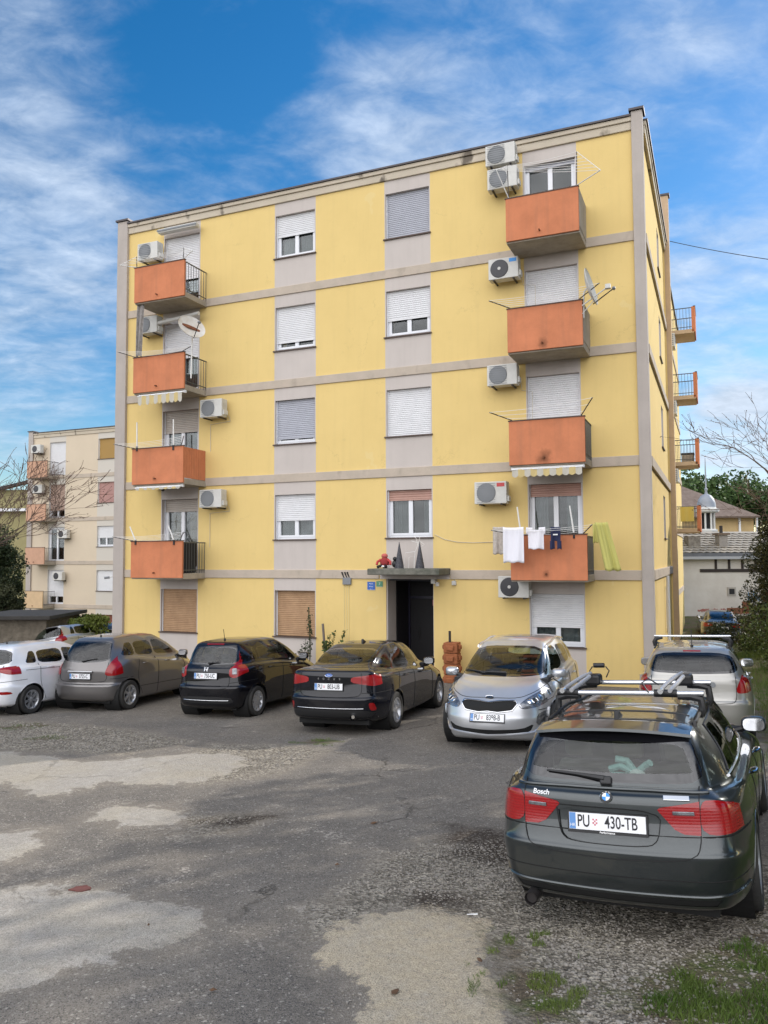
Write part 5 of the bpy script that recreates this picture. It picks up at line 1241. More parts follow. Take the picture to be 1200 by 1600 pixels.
for k in (1, 2, 3):
    t = wing_thing('air_conditioner', k-1, ('air conditioner under the second rear balcony', 'air conditioner under the third rear balcony', 'air conditioner under the highest rear balcony')[k-1], 'air conditioner', 14.6, .05, 2.05); t['group'] = 'air conditioners on the rear wing'
    q = MB(); q.box(0, -.4, 0, .30, .4, .56); q.build('casing', M['acwhite'], t, bevel=.02); q = MB()
    for j in range(6): q.box(.05, -.408, .06+j*.08, .25, -.401, .10+j*.08)
    q.build('side_grille', M['acgrille'], t)
# ---- awnings
def awning(u0, u1, k, label, drop=.34, stripes=True, cas=False, offz=0):
    z = ST*k+offz; t = fo('awning', (u0+u1)/2, bdep-.05, z, label, 'awning', 'retractable awnings under the balconies'); w = (u1-u0)/2
    q = MB(); q.tube([(-w, 0, -.06), (w, 0, -.06)], .035, 10); q.build('roller_tube', M['wire'], t, smooth=True)
    q = MB(); q.tube([(-w, -.10, -.09), (w, -.10, -.09)], .018, 8); q.build('front_bar', M['pvc'], t)
    if drop:
        q = MB(); n = 11; m2 = 6
        for i in range(n*m2):
            a = i/(n*m2); b_ = (i+1)/(n*m2); q.cur = (i//m2) % 2
            def P(f, v_): return (lerp(-w+.02, w-.02, f), -.11+.015*math.sin(f*n*math.pi*1.2), -.09-drop*v_*(.80+.20*abs(math.sin(f*n*math.pi))))
            for v_ in range(4): q.quad(P(a, v_/4), P(b_, v_/4), P(b_, (v_+1)/4), P(a, (v_+1)/4))
        o = q.build('valance', [mat('awning_white', (.50, .47, .40), .9), mat('awning_mustard', (.56, .44, .20), .9)], t, fix=False)
        md = o.modifiers.new('thick', 'SOLIDIFY'); md.thickness = .004
    for s_ in (-1, 1):
        q = MB(); q.box(s_*w-.02, -.02, -.1, s_*w+.02, .06, .0); q.build('end_bracket', M['pvc'], t)
awning(1.85, 3.55, 2, 'striped yellow and white awning with deep scallops under a left balcony', .30)
awning(1.80, 3.5, 1, 'nearly rolled up striped awning above the lowest left balcony', .07)
awning(13.55, 15.3, 1, 'striped awning with drooping edge under the right balcony above the laundry', .20)
t = fo('awning', 2.6, .2, 2.85*3+2.62, 'closed grey awning cassette above the top left balcony door', 'awning', 'retractable awnings under the balconies')
q = MB(); q.box(-.75, -.14, -.09, .75, .08, .05); q.build('cassette', M['acwhite'], t, bevel=.03); q = MB(); q.box(-.76, -.16, -.04, .76, -.142, .01); q.build('front_bar', M['acgrille'], t)
t = fo('awning', 2.55, .25, 2.85*2+2.50, 'rolled white awning tube above the door behind the rusty dish', 'awning', 'retractable awnings under the balconies')
q = MB(); q.tube([(-1.1, -.1, -.12), (.95, -.1, .05)], .06, 10); q.build('roller_tube', M['acwhite'], t); q = MB(); q.box(-.3, -.1, -.06, .3, .25, .03); q.build('end_bracket', M['pvc'], t)

# ---- satellite dishes
def dish(px, py, off, r, az, el, label, m_, armv):
    u, z = fac(px, py, off); t = fo('satellite_dish', u, off, z, label, 'satellite dish')
    Rm = Matrix.Rotation(R(az), 4, 'Z') @ Matrix.Rotation(R(el), 4, 'X')
    q = MB(); q.lathe([(max(.001, r*i/8), .13*(i/8)**2*-r*1.6) for i in range(9)]+[(r*1.01, -.13*r*1.6-.006), (r*.99, -.13*r*1.6+.012)]+[(max(.001, r*i/8), .014-.13*(i/8)**2*r*1.6) for i in range(8, -1, -1)], 32, Rm, axis='Y')
    q.build('reflector', m_, t, smooth=True)
    if m_ is M['dish']:
        q = MB(); q.slab([(-.30, .12), (-.1, .10), (.1, .04), (.30, -.06), (.28, -.13), (.05, -.07), (-.12, -.02), (-.30, .05)], -.040, -.026); o = q.build('rust_patch', M['rust'], t); o.matrix_local = Rm
    q = MB(); p0 = Rm @ Vector((0, -.02, -r*.95)); p1 = Rm @ Vector((0, -r*1.25, -r*.55)); q.tube([p0, p1], .014, 6); q.build('feed_arm', M['darkmetal'], t)
    q = MB(); q.blob(p1, .045, (1, 1.5, 1), 6); q.build('feed_horn', M['acgrille'], t, smooth=True)
    q = MB(); q.tube([Rm @ Vector((0, .03, 0)), Vector(armv[0]), Vector(armv[1])], .02, 8); q.build('mast', M['wire'], t)
dish(298, 513, bdep+.12, .42, 62, -28, 'rust-stained satellite dish on a mast at the left balcony', M['dish'], ((-.02, .10, -.1), (-.02, .06, -1.5)))
dish(918, 450, bdep+.05, .46, 86, -14, 'white satellite dish seen edge-on at the right balcony', M['acwhite'], ((-.1, .05, -.1), (-.12, .1, -.7)))
t = fo('camera_bracket', 15.36, bdep+.05, ST*2+1.1, 'white camera on a long stay pointing right from the dish balcony', 'bracket')
q = MB(); q.tube([(0, 0, -.12), (.62, -.2, .18)], .016, 6); q.tube([(0, 0, -.32), (.40, -.15, .02)], .010, 6); q.build('stay', M['wire'], t); q = MB(); q.box(.58, -.28, .14, .70, -.16, .24); q.build('camera_head', M['acwhite'], t)

# ---- entrance details
u, z = fac(600, 885, .55)
def ornament_canopy():
    zc_ = .30
    t = fo('festive_figure', fac(601, 880, .6)[0], .6, zc_, 'small red and white festive ornament beside a dark toy on the entrance canopy', 'ornament')
    q = MB(); q.blob((0, 0, .16), .13, (1, .8, 1.2)); q.build('red_coat', mat('dull_red_cloth', (.28, .03, .03), .9, bump=.5), t, smooth=True)
    q = MB(); q.blob((0, 0, .34), .085, (1.1, .9, .8)); q.build('knitted_cap', mat('faded_red_knit', (.50, .12, .10), .9, bump=.5), t, smooth=True)
    q = MB(); q.lathe([(.12, .03), (.15, .05), (.12, .08)], 14); q.build('white_trim', M['white'], t, smooth=True)
    for s_ in (-1, 1): q = MB(); q.tube([(s_*.10, -.02, .24), (s_*.19, -.05, .18), (s_*.20, -.08, .10)], .035, 8); q.build('arm', M['red'], t, smooth=True); q = MB(); q.tube([(s_*.05, -.08, .08), (s_*.13, -.2, .04)], .04, 8); q.build('boot', M['black'], t, smooth=True)
    q = MB(); q.blob((.30, .0, .12), .08, (1, 1, 1.3)); q.blob((.31, -.03, .26), .055); q.build('dark_toy', M['black'], t, smooth=True)
    for i, (px, h, lab) in enumerate(((624, .72, 'black cone with pale swirl beside the festive figure on the canopy'), (656, .72, 'black cone under a thin wire loop at the right of the canopy'))):
        t = fo('decorative_cone', fac(px, 880, .6)[0], .6, zc_, lab, 'cone', 'black cones on the entrance canopy')
        q = MB(); q.lathe([(.001, .0), (.125, .0), (.128, .01), (.004, h)], 20); q.build('cone', mat('cone_mesh_black', (.02, .02, .03), .7, var=.6, vscale=30, vcol=(.12, .12, .13)), t, smooth=True)
        q = MB(); q.tube([(math.cos(a)*.125*(1-a/9/1.3), math.sin(a)*.125*(1-a/9/1.3), .02+a/9*.40) for a in [k*.35-2.4 for k in range(26)] if a > 0], .008, 5); q.build('swirl', M['wire'], t)
    t = fo('wire_deer', fac(640, 880, .5)[0], .5, zc_, 'pale wire animal frame between the two black cones', 'wire frame')
    P = [[(-.15, 0, 0), (-.14, 0, .28), (-.12, 0, .42), (.16, 0, .45)], [(.15, 0, 0), (.14, 0, .26), (.16, 0, .45), (.24, 0, .62), (.34, 0, .58)], [(-.05, .06, 0), (-.04, .06, .3), (.12, .06, .33), (.1, .06, 0)], [(.24, 0, .62), (.20, 0, .8), (.14, 0, .86)], [(.24, 0, .62), (.29, 0, .78), (.30, 0, .9)], [(.05, 0, .74), (.18, .02, .70), (.32, .02, .71), (.42, .02, .64), (.36, .02, .60)]]
    for p in P[:1]+P[1:]: q = MB(); q.tube(p, .007, 5); q.build('wire_rod', M['wire'], t)
ornament_canopy()
def wall_sign(px0, py0, px1, py1, m_, label, lines, off=.012):
    u0, z1_ = fac(px0, py0, off); u1, z0_ = fac(px1, py1, off)
    t = fo('wall_sign', (u0+u1)/2, 0, (z0_+z1_)/2, label, 'sign'); w, h = (u1-u0)/2, (z1_-z0_)/2
    q = MB(); q.box(-w, -.014, -h, w, -.002, h); q.build('sign_plate', m_, t)
    q = MB(); q.box(-w*.99, -.0165, -h*.985, w*.99, -.0142, -h*.93); q.build('sign_border', M['white'], t)
    for (s_, sz, zz, xx) in lines: text_mesh(s_, sz, Matrix.Translation((xx, -.016, zz)) @ Matrix.Rotation(R(90), 4, 'X'), 'sign_letters', M['white'], t, depth=.001)
wall_sign(574, 909, 586, 922, M['blue'], 'small blue sign with white print left of the entrance', [('PULA', .05, .06, 0), ('POLA', .05, -.02, 0), ('5  7', .045, -.09, 0)])
wall_sign(588, 908, 598, 917, M['green'], 'small green plaque with a number right of the blue sign', [('7', .10, 0, 0)])
t = fo('junction_box', 8.46, 0, -.17, 'grey wall junction box with three black cables rising from it', 'junction box')
q = MB(); q.box(-.13, -.07, 0, .13, -.001, .20); q.build('box_cover', M['acgrille'], t, bevel=.01)
for x in (-.09, 0, .08): q = MB(); q.tube([(x, -.03, .19), (x-.03, -.03, .25), (x-.07, -.05, .36)], .022, 8); q.build('cable', M['black'], t)
t = fo('flood_lamp', 11.15, 0, -.03, 'small white flood lamp under the right corner of the canopy', 'lamp')
q = MB(); q.tube([(0, -.02, 0), (0, -.14, -.03)], .03, 8); q.build('lamp_arm', M['acwhite'], t); q = MB(); q.box(-.10, -.20, -.09, .02, -.12, .03); q.box(.03, -.19, -.16, .12, -.11, -.05); q.build('lamp_head', M['acwhite'], t, bevel=.015)
t = fo('alarm_box', 11.66, 0, -.10, 'small white box with cable on the wall right of the entrance', 'alarm box')
q = MB(); q.box(-.06, -.08, -.06, .06, -.001, .06); q.build('box_cover', M['acwhite'], t, bevel=.015); q = MB(); q.tube([(0, -.01, .05), (0, -.01, .11)], .008, 5); q.build('cable', M['acgrille'], t)
t = fo('security_camera', .02, .1, .0, 'small security camera at the left corner pilaster', 'camera')
q = MB(); q.tube([(.0, -.0, .02), (-.12, -.08, .0)], .018, 6); q.build('camera_arm', M['acwhite'], t); q = MB(); q.tube([(-.10, -.04, .0), (-.22, -.16, -.02)], .038, 8); q.build('camera_head', M['acgrille'], t)
t = fo('dome_camera', 2.68, .95, 2.74, 'black dome camera under the awning of the left balcony', 'camera')
q = MB(); q.blob((0, 0, -.02), .07); q.build('dome', M['black'], t, smooth=True); q = MB(); q.box(-.08, -.05, .03, .02, .05, .08); q.build('mount', M['acwhite'], t)
t = fo('dome_lamp', 14.45, .6, 2.78, 'small white globe lamp under the right hand awning', 'lamp')
q = MB(); q.blob((0, 0, -.02), .08); q.build('globe', M['acwhite'], t, smooth=True); q = MB(); q.lathe([(.001, .07), (.05, .07), (.05, .03)], 12); q.build('mount', M['pvc'], t)
# loose cable on the wall
q = MB(); pts = []
for (x, y) in ((679, 835), (695, 843), (715, 847), (740, 848), (766, 847), (790, 846)):
    u, z = fac(x, y, .015); p = fpos(u, .015, z); pts.append(p)
q.tube(pts, .008, 5); o = q.build('wall_cable', M['pipe']); tag(o, 'thin pale cable sagging along the wall from window to balcony', 'cable')
# terracotta object with a pole right of the door
u, z = fac(707, 1010, .5); gb_ = -2.75
t = fo('terracotta_planter', 11.72, .45, gb_, 'rust-red stacked strawberry planter with a short pipe right of the entrance', 'planter')
tm = mat('terracotta', (.38, .13, .05), .9, bump=.6, bscale=9, var=.4, bdist=.04)
for i in range(4):
    z = .0+i*.28; q = MB(); q.box(-.19, -.17, z, .19, .17, z+.27)
    for s_ in (-1, 1):
        q.slab([(s_*.19, z+.07), (s_*.25, z+.10), (s_*.25, z+.19), (s_*.19, z+.24)][::s_], -.09, .09)
    q.slab([(-.09, z+.07), (.09, z+.07), (.11, z+.2), (-.11, z+.2)], -.23, -.168)
    q.build('planter_tier', tm, t, bevel=.02)
q = MB(); q.tube([(-.06, 0, 1.08), (-.06, 0, 1.40)], .035, 8); q.build('pipe', M['darkmetal'], t)
t = fo('leaning_post', 8.05, .5, -2.7, 'grey wooden post leaning by the wall behind the shrub', 'post')
q = MB(); q.box(-.025, -.025, 0, .025, .025, 1.45, Matrix.Rotation(R(-5), 4, 'Y')); o = q.build('post_timber', mat('grey_timber', (.18, .15, .13), .9, var=.3), t)

# ------------------------------------------------------------------ the pale block at the left
LEFT = dict(wall=mat('cream_render', (.64, .54, .41), .92, var=.08, vscale=.6, spec=.2, bump=.2, bscale=40), strip=mat('pale_grey_render', (.57, .53, .47), .92, spec=.2), band=M['band'], cornice=M['cornice'], pilaster=M['pilaster'])
lb = dpix(41, 942, 53.2); zL = -2.35-.25
ob = apartment('pale_apartment_building', 'distant cream block with pinkish balconies left of the yellow block', (lb.x, lb.y, zL), RZ, 8.6, 9, None,
    [(.5, 'shut_warm2', cf), (.7, 'shut_beige'), (.05, 'shut_white', cf), (.8, 'shut_warm2'), (.95, 'shut_white')],
    [(1.0, 'shut_rust'), (1.0, 'shut_white'), (.55, 'shut_white', cg), (1.0, 'shut_rose'), (1.0, 'shut_ochre')],
    [None]*5, [None]*5, -1.5, LEFT, right_windows=False) if False else None
for n_, c_ in (('shut_warm2', (.42, .30, .24)), ('shut_rust', (.22, .07, .04)), ('shut_rose', (.45, .26, .23)), ('shut_ochre', (.42, .26, .08))): M[n_] = mat(n_, c_, .6)
ob = apartment('pale_apartment_building', 'distant cream block with pinkish balconies left of the yellow block', (lb.x, lb.y, zL), RZ, 8.6, 9, None,
    [(.5, 'shut_warm2', cf), (.75, 'shut_white'), (.05, 'shut_white', cf), (.75, 'shut_warm2'), (.95, 'shut_white')],
    [(1.0, 'shut_rust'), (1.0, 'shut_white'), (.55, 'shut_white', cg), (1.0, 'shut_rose'), (1.0, 'shut_ochre')],
    [None]*5, [None]*5, -1.5, LEFT, right_windows=False)
M['pale_orange'] = mat('pale_orange_render', (.56, .33, .22), .9, var=.15); M['peach'] = mat('peach_render', (.62, .44, .26), .9, var=.15)
for k, pm_ in enumerate(('peach', 'pale_orange', 'pale_orange', 'pale_orange')): balcony(ob, .95, 2.55+.05*k, k, 1.0, pm=pm_, drain=(k != 2))
def ac2(u, z, label):
    p = Vector((lb.x, lb.y, zL+Z0))+dR*u-dN*.35; p.z += z
    t = empty('air_conditioner', p, RZ, label, 'air conditioner', 'air conditioners on the pale block')
    q = MB(); q.box(-.42, -.15, -.28, .42, .15, .28); q.build('casing', M['acwhite'], t, bevel=.02)
    q = MB(); q.lathe([(.001, -.17), (.2, -.165), (.22, -.151)], 20, Matrix.Translation((-.1, 0, 0)), axis='Y'); q.build('fan_grille', M['acdark'], t)
    q = MB(); q.box(-.3, -.1, -.33, .3, .36, -.285); q.build('bracket', M['darkmetal'], t)
for (u, z, l_) in ((1.1, 10.6, 'air conditioner top left on the pale block'), (1.3, 7.9, 'air conditioner beside the second highest balcony of the pale block'), (3.55, 4.85, 'air conditioner above the balcony with a dark door on the pale block'),
                   (3.2, 2.1, 'air conditioner above the lowest balcony of the pale block'), (3.9, -.5, 'air conditioner lowest on the pale block')): ac2(u, z, l_)
# ------------------------------------------------------------------ vegetation
def leafmat(name, a, b_, tr=.25):
    m = bpy.data.materials.new(name); m.use_nodes = True; t = m.node_tree; p = t.nodes['Principled BSDF']
    n = t.nodes.new('ShaderNodeTexNoise'); n.inputs['Scale'].default_value = 1.6; n.inputs['Detail'].default_value = 6; c = t.nodes.new('ShaderNodeTexCoord'); t.links.new(c.outputs['Object'], n.inputs['Vector'])
    r = t.nodes.new('ShaderNodeMapRange'); r.inputs[1].default_value = .35; r.inputs[2].default_value = .65; t.links.new(n.outputs['Fac'], r.inputs[0])
    x = t.nodes.new('ShaderNodeMixRGB'); t.links.new(r.outputs[0], x.inputs[0]); x.inputs[1].default_value = (*a, 1); x.inputs[2].default_value = (*b_, 1); t.links.new(x.outputs[0], p.inputs['Base Color'])
    p.inputs['Roughness'].default_value = .6; p.inputs['Specular IOR Level'].default_value = .3
    return m
M['leaf'] = leafmat('leaf_green', (.045, .075, .018), (.09, .12, .03)); M['leaf_dark'] = leafmat('leaf_dark', (.018, .032, .012), (.04, .055, .02))
M['leaf_hill'] = leafmat('leaf_hill', (.035, .07, .02), (.08, .13, .035)); M['leaf_lime'] = leafmat('leaf_lime', (.09, .12, .02), (.16, .19, .04))
M['conifer'] = leafmat('conifer_green', (.028, .040, .018), (.07, .075, .035)); M['bark'] = mat('bark', (.10, .075, .055), .9, var=.4, vscale=8, bump=.5, bscale=15); M['twig'] = mat('twig', (.13, .085, .065), .9)
M['grassblade'] = leafmat('grass_blade', (.055, .105, .015), (.13, .17, .04)); M['brownleaf'] = mat('dead_leaf', (.12, .065, .035), .9, var=.4, vscale=20)
def leaves(q, c, rad, n, size, rnd, sq=(1, 1, 1), droop=0, shell=.5):
    for _ in range(n):
        while True:
            d = Vector((rnd.uniform(-1, 1), rnd.uniform(-1, 1), rnd.uniform(-1, 1)))
            if .05 < d.length <= 1: break
        d = d.normalized()*(d.length**shell)
        p = Vector(c)+Vector((d.x*rad*sq[0], d.y*rad*sq[1], d.z*rad*sq[2]))
        a = Vector((rnd.gauss(0, 1), rnd.gauss(0, 1), rnd.gauss(0, 1)-droop)).normalized(); b_ = a.cross(Vector((rnd.gauss(0, 1), rnd.gauss(0, 1), rnd.gauss(0, 1)))).normalized()
        s_ = size*rnd.uniform(.6, 1.35)
        q.poly((p-a*s_*.5, p+b_*s_*.28, p+a*s_*.5, p-b_*s_*.28))
def crown_tree(name, label, base, h, r, mleaf, seed, clumps=26, per=150, size=.22, cat='tree', group=None, trunk=True, conif=False, low=.25):
    rnd = random.Random(seed); t = empty(name, base, 0, label, cat, group)
    q = MB(); q.tube([(0, 0, -.2), (.03*h*.1, 0, h*.35), (0, 0, h*.8)], [.05*r+.05, .035*r+.04, .02], 8); br = []
    for i in range(clumps):
        a = rnd.uniform(0, 6.28); f = rnd.uniform(low, 1)
        if conif: rr = r*(1.05-f)*rnd.uniform(.45, 1); cz = h*f; cr_ = r*.28*(1.3-f)
        else: rr = r*math.sqrt(max(0, 1-((f-.6)/.48)**2))*rnd.uniform(.2, .85); cz = h*f; cr_ = r*rnd.uniform(.26, .42)
        br.append((Vector((math.cos(a)*rr, math.sin(a)*rr, cz)), cr_)); q.tube([(0, 0, cz*.75), (math.cos(a)*rr*.5, math.sin(a)*rr*.5, cz*.92), (math.cos(a)*rr, math.sin(a)*rr, cz)], .03, 5, r2=.008)
    q.build('trunk', M['bark'], t)
    q = MB()
    for c, cr_ in br: leaves(q, c, cr_, per, size, rnd, (1, 1, .75), shell=.4)
    q.build('crown', mleaf, t, fix=False); return t
def bare_tree(name, label, base, h, seed, lean=(0, 0), spread=.5, depth=6, group=None, buds=True, tmin=.006):
    rnd = random.Random(seed); t = empty(name, base, 0, label, 'tree', group); q = MB(); tw = MB(); bd = MB()
    def grow(p, d, ln, r_, lv):
        n = 4; pts = [p]; rs = [r_]; q_ = q if lv < 3 else tw
        for i in range(n):
            d = (d+Vector((rnd.gauss(0, .13), rnd.gauss(0, .13), rnd.gauss(0, .10)+.03))).normalized(); p = p+d*ln/n; pts.append(p); rs.append(r_*(1-.45*(i+1)/n))
        q_.tube(pts, rs, 6 if lv < 3 else 4, cap=False)
        if lv >= depth:
            if buds:
                for k in range(2): pp = pts[rnd.randrange(1, 5)]; s_ = .03; a = Vector((rnd.gauss(0, 1), rnd.gauss(0, 1), rnd.gauss(0, 1))).normalized()*s_; b_ = a.orthogonal().normalized()*s_*.5; bd.poly((pp-a, pp+b_, pp+a, pp-b_))
            return
        for k in range(3 if lv < 4 else 2+(rnd.random() < .5)):
            ax = Vector((rnd.gauss(0, 1), rnd.gauss(0, 1), rnd.gauss(0, .5))).normalized(); nd = (d+ax*spread*rnd.uniform(.7, 1.5)).normalized()
            grow(pts[rnd.choice((2, 3, 4)) if k else 4], nd, ln*rnd.uniform(.62, .82), max(tmin, rs[-1]*rnd.uniform(.6, .85)), lv+1)
    grow(Vector((0, 0, -.1)), Vector((lean[0], lean[1], 1)).normalized(), h*.30, h*.016, 0)
    q.build('trunk', M['bark'], t, smooth=True); tw.build('twigs', M['twig'], t, fix=False)
    if buds: bd.build('buds', M['brownleaf'], t, fix=False)
    return t
def G_(x, y): return Vector((x, y, gz(x, y)))
bare_tree('bare_tree', 'leafless tree reaching in from the left edge before the pale block', G_(-15.5, 25.0), 10.5, 8, lean=(.26, 0), depth=6, spread=.6, tmin=.009)
p = G_(11.6, 19.5); bare_tree('bare_tree', 'leafless tree with drooping twigs at the right edge', p, 10.6, 21, lean=(-.09, .0), spread=.6, depth=6)
crown_tree('conifer_tree', 'dark conifer at the right edge beside the white house', G_(16.9, 31), 9.2, 3.1, M['conifer'], 3, 190, 620, .11, conif=True, low=.04)
crown_tree('ivy_tree', 'dark ivy covered tree at the left edge below the house roof', G_(-17.2, 34), 5.6, 1.35, M['leaf_dark'], 4, 120, 420, .12, low=.03)
crown_tree('ivy_tree', 'low dark ivy mass in front of the corner of the pale block', G_(-16.3, 33), 3.9, 1.0, M['conifer'], 14, 70, 380, .10, low=.02)
crown_tree('ivy_tree', 'second dark evergreen beyond the wall at the far left', G_(-19.3, 37), 6.6, 2.3, M['leaf_dark'], 9, 130, 420, .13, low=.03)
# evergreens added out of view along the right to shade the yard
for i, (x, y, h, r) in enumerate(((19.3, 25.6, 7.6, 2.8), (15.6, 20.6, 8.6, 3.3), (12.2, 10.5, 9.5, 3.2), (9.0, 5.0, 8.0, 2.8), (14.6, 16.5, 10, 3.4), (17.5, 23.2, 9, 2.8), (10.5, -1.5, 9, 3.2))):
    crown_tree('shade_tree', ('low round evergreen tree behind the conifer row', 'bushy evergreen tree between the conifer and the tallest evergreen', 'broad evergreen tree lining the right side of the yard', 'smaller evergreen tree nearest the parked wagon', 'tall evergreen tree beside the silver estate', 'evergreen tree near the conifer', 'evergreen tree at the yard entrance')[i], G_(x, y), h, r, M['leaf_dark'], 30+i, 46, 210, .30, group='evergreens along the right side of the yard', low=.12)
# hedge, shrubs
def hedge(label, x0, y0, x1, y1, h, d, mleaf, seed, n=5200, size=.10, cat='hedge', nm='hedge'):
    rnd = random.Random(seed); c = Vector(((x0+x1)/2, (y0+y1)/2, 0)); c.z = gz(c.x, c.y); t = empty(nm, c, math.atan2(y1-y0, x1-x0), label, cat); ln = math.hypot(x1-x0, y1-y0); q = MB(); st = MB()
    for i in range(n):
        x = rnd.uniform(-ln/2, ln/2); y = rnd.uniform(-d/2, d/2); hh = h*(1+.14*noise.noise(Vector((x*1.3, y*2, seed)))+.06*noise.noise(Vector((x*5, y*5, seed)))); z = hh*(1-rnd.random()**2.2*.98)
        leaves(q, (x, y, z), .06, 1, size, rnd)
    for i in range(14): x = rnd.uniform(-ln/2, ln/2); st.tube([(x, 0, -.1), (x+rnd.gauss(0, .1), rnd.gauss(0, .1), h*.8)], .02, 5)
    st.build('stems', M['bark'], t); q.build('foliage', mleaf, t, fix=False); return t
a = dpix(80, 985, 31); b_ = dpix(168, 985, 31); hedge('clipped green hedge below the pale block', a.x, a.y, b_.x-.8, b_.y-.2, 1.95, 1.2, M['leaf'], 2, 7000, .12)
a = dpix(110, 985, 29); b_ = dpix(168, 985, 29.6); hedge('yellower clipped hedge in front of the darker one', a.x, a.y, b_.x, b_.y, 1.62, .9, M['leaf_lime'], 3, 4500, .11)
for i, (x, y, h, r, mm, l_) in enumerate(((9.5, 16.6, 1.0, .8, 'leaf_dark', 'low dark shrub beside the silver estate'), (11.2, 22.5, 1.7, 1.2, 'leaf', 'leafy bush in the rough grass behind the estate'), (13.2, 26.0, 2.0, 1.3, 'leaf_dark', 'dark bush under the conifer'), (8.7, 13.4, .8, .6, 'leaf', 'small bush at the grass verge'), (14.6, 35, 1.1, .9, 'leaf_dark', 'bush against the white house wall'), (14.4, 30, 1.0, .8, 'leaf', 'bush right of the dark saloon'))):
    rnd = random.Random(50+i); t = empty('bush', G_(x, y), 0, l_, 'bush'); q = MB(); s_ = MB()
    for k in range(16):
        a = rnd.uniform(0, 6.28); rr = r*rnd.uniform(.1, .8); c = (math.cos(a)*rr, math.sin(a)*rr, h*rnd.uniform(.2, .85)); leaves(q, c, r*.38, 170, .085, rnd); s_.tube([(0, 0, 0), c], .012, 4)
    s_.build('stems', M['bark'], t); q.build('foliage', M[mm], t, fix=False)
# weeds at the wall
def weed(u, off, z, h, label, n=60, w=.18, size=.07, mm='leaf'):
    rnd = random.Random(int(u*100)); t = fo('weed', u, off, z, label, 'plant'); q = MB(); s_ = MB()
    for k in range(5):
        top = Vector((rnd.gauss(0, w*.5), rnd.gauss(0, w*.4), h*rnd.uniform(.6, 1) if k else h)); s_.tube([(0, 0, 0), top*.5+Vector((.02, 0, 0)), top], .006, 4)
        for i in range(n//5): f = rnd.uniform(.25, 1); leaves(q, top*f, .05+.05*(1-f), 1, size, rnd)
    s_.build('stems', M['leaf_dark'], t); q.build('foliage', M[mm], t, fix=False)
weed(7.42, .35, -2.7, 1.85, 'tall thin weed growing before the brown closed window', 130, .16, .075, 'leaf_dark')
weed(7.25, .4, -2.7, .95, 'bushy weed at the foot of the tall thin one', 200, .35, .08, 'leaf_dark')
weed(8.12, .5, -2.7, 1.25, 'round green plant behind the black saloon roof', 320, .38, .10, 'leaf')
# hill wood behind
rnd = random.Random(77); q = MB(); tq = MB()
for i in range(70):
    x = rnd.uniform(38, 80); y = rnd.uniform(112, 150); top = 14.8-abs(x-52)*.10+rnd.gauss(0, .9)+(y-112)*.06; r_ = rnd.uniform(2.6, 4.2); tq.tube([(x, y, -1), (x, y, top-2)], .25, 6)
    for k in range(5):
        c = (x+rnd.gauss(0, r_*.5), y+rnd.gauss(0, r_*.4), top-r_*rnd.uniform(.3, 1.6)); leaves(q, c, r_*.6, 190, .62, rnd, shell=.35)
q.v += tq.v and []; o = q.build('wood', M['leaf_hill'], fix=False); tag(o, 'green wooded hilltop behind the old roofs', 'wood', kind='stuff')

# ------------------------------------------------------------------ grass, stones and litter
def blades(q, x, y, h, rnd):
    a = rnd.uniform(0, 6.28); z = gz(x, y)-.006; w = .0018+.0022*rnd.random(); dx, dy = math.cos(a)*w, math.sin(a)*w; lx, ly = rnd.gauss(0, .35)*h, rnd.gauss(0, .35)*h
    q.poly(((x-dx, y-dy, z), (x+dx, y+dy, z), (x+dx*.6+lx*.4, y+dy*.6+ly*.4, z+h*.6), (x+lx, y+ly, z+h), (x-dx*.6+lx*.4, y-dy*.6+ly*.4, z+h*.6)))
rnd = random.Random(5); q = MB()
def scatter_grass(x0, x1, y0, y1, n, h0, h1, thr=.55, clump=.0):
    for _ in range(n):
        x = rnd.uniform(x0, x1); y = rnd.uniform(y0, y1); m_ = pmask('grass', x, y)+.45*noise.noise(Vector((x*3.1, y*3.1, 8)))+.25*noise.noise(Vector((x*9, y*9, 2)))
        if m_ > thr: blades(q, x, y, rnd.uniform(h0, h1)*(.5+min(1, m_)), rnd)
scatter_grass(.5, 1.3, 4.4, 5.9, 14000, .012, .045, .58); scatter_grass(1.2, 4.5, 4.0, 8.5, 110000, .010, .055, .74)
scatter_grass(-1.9, -.4, 12.4, 13.6, 4500, .015, .04, .6); scatter_grass(3.5, 11, 8.5, 20, 42000, .05, .16, .6); scatter_grass(-8, -5, 13, 16, 4500, .02, .05, .6)
scatter_grass(8.5, 18, 19, 40, 45000, .08, .22, .5)
o = q.build('grass', M['grassblade'], fix=False); tag(o, 'short green grass along the verge and in the cracks', 'grass', kind='stuff')
M['stone'] = mat('pale_gravel', (.34, .31, .27), .9, var=.5, vscale=2, vcol=(.17, .155, .135)); q = MB(); rnd = random.Random(9)
ico = [(0, 0, 1), (.89, 0, .45), (.28, .85, .45), (-.72, .53, .45), (-.72, -.53, .45), (.28, -.85, .45), (.72, .53, -.45), (-.28, .85, -.45), (-.89, 0, -.45), (-.28, -.85, -.45), (.72, -.53, -.45), (0, 0, -1)]
icf = [(0, 1, 2), (0, 2, 3), (0, 3, 4), (0, 4, 5), (0, 5, 1), (1, 6, 2), (2, 7, 3), (3, 8, 4), (4, 9, 5), (5, 10, 1), (6, 7, 2), (7, 8, 3), (8, 9, 4), (9, 10, 5), (10, 6, 1), (11, 7, 6), (11, 8, 7), (11, 9, 8), (11, 10, 9), (11, 6, 10)]
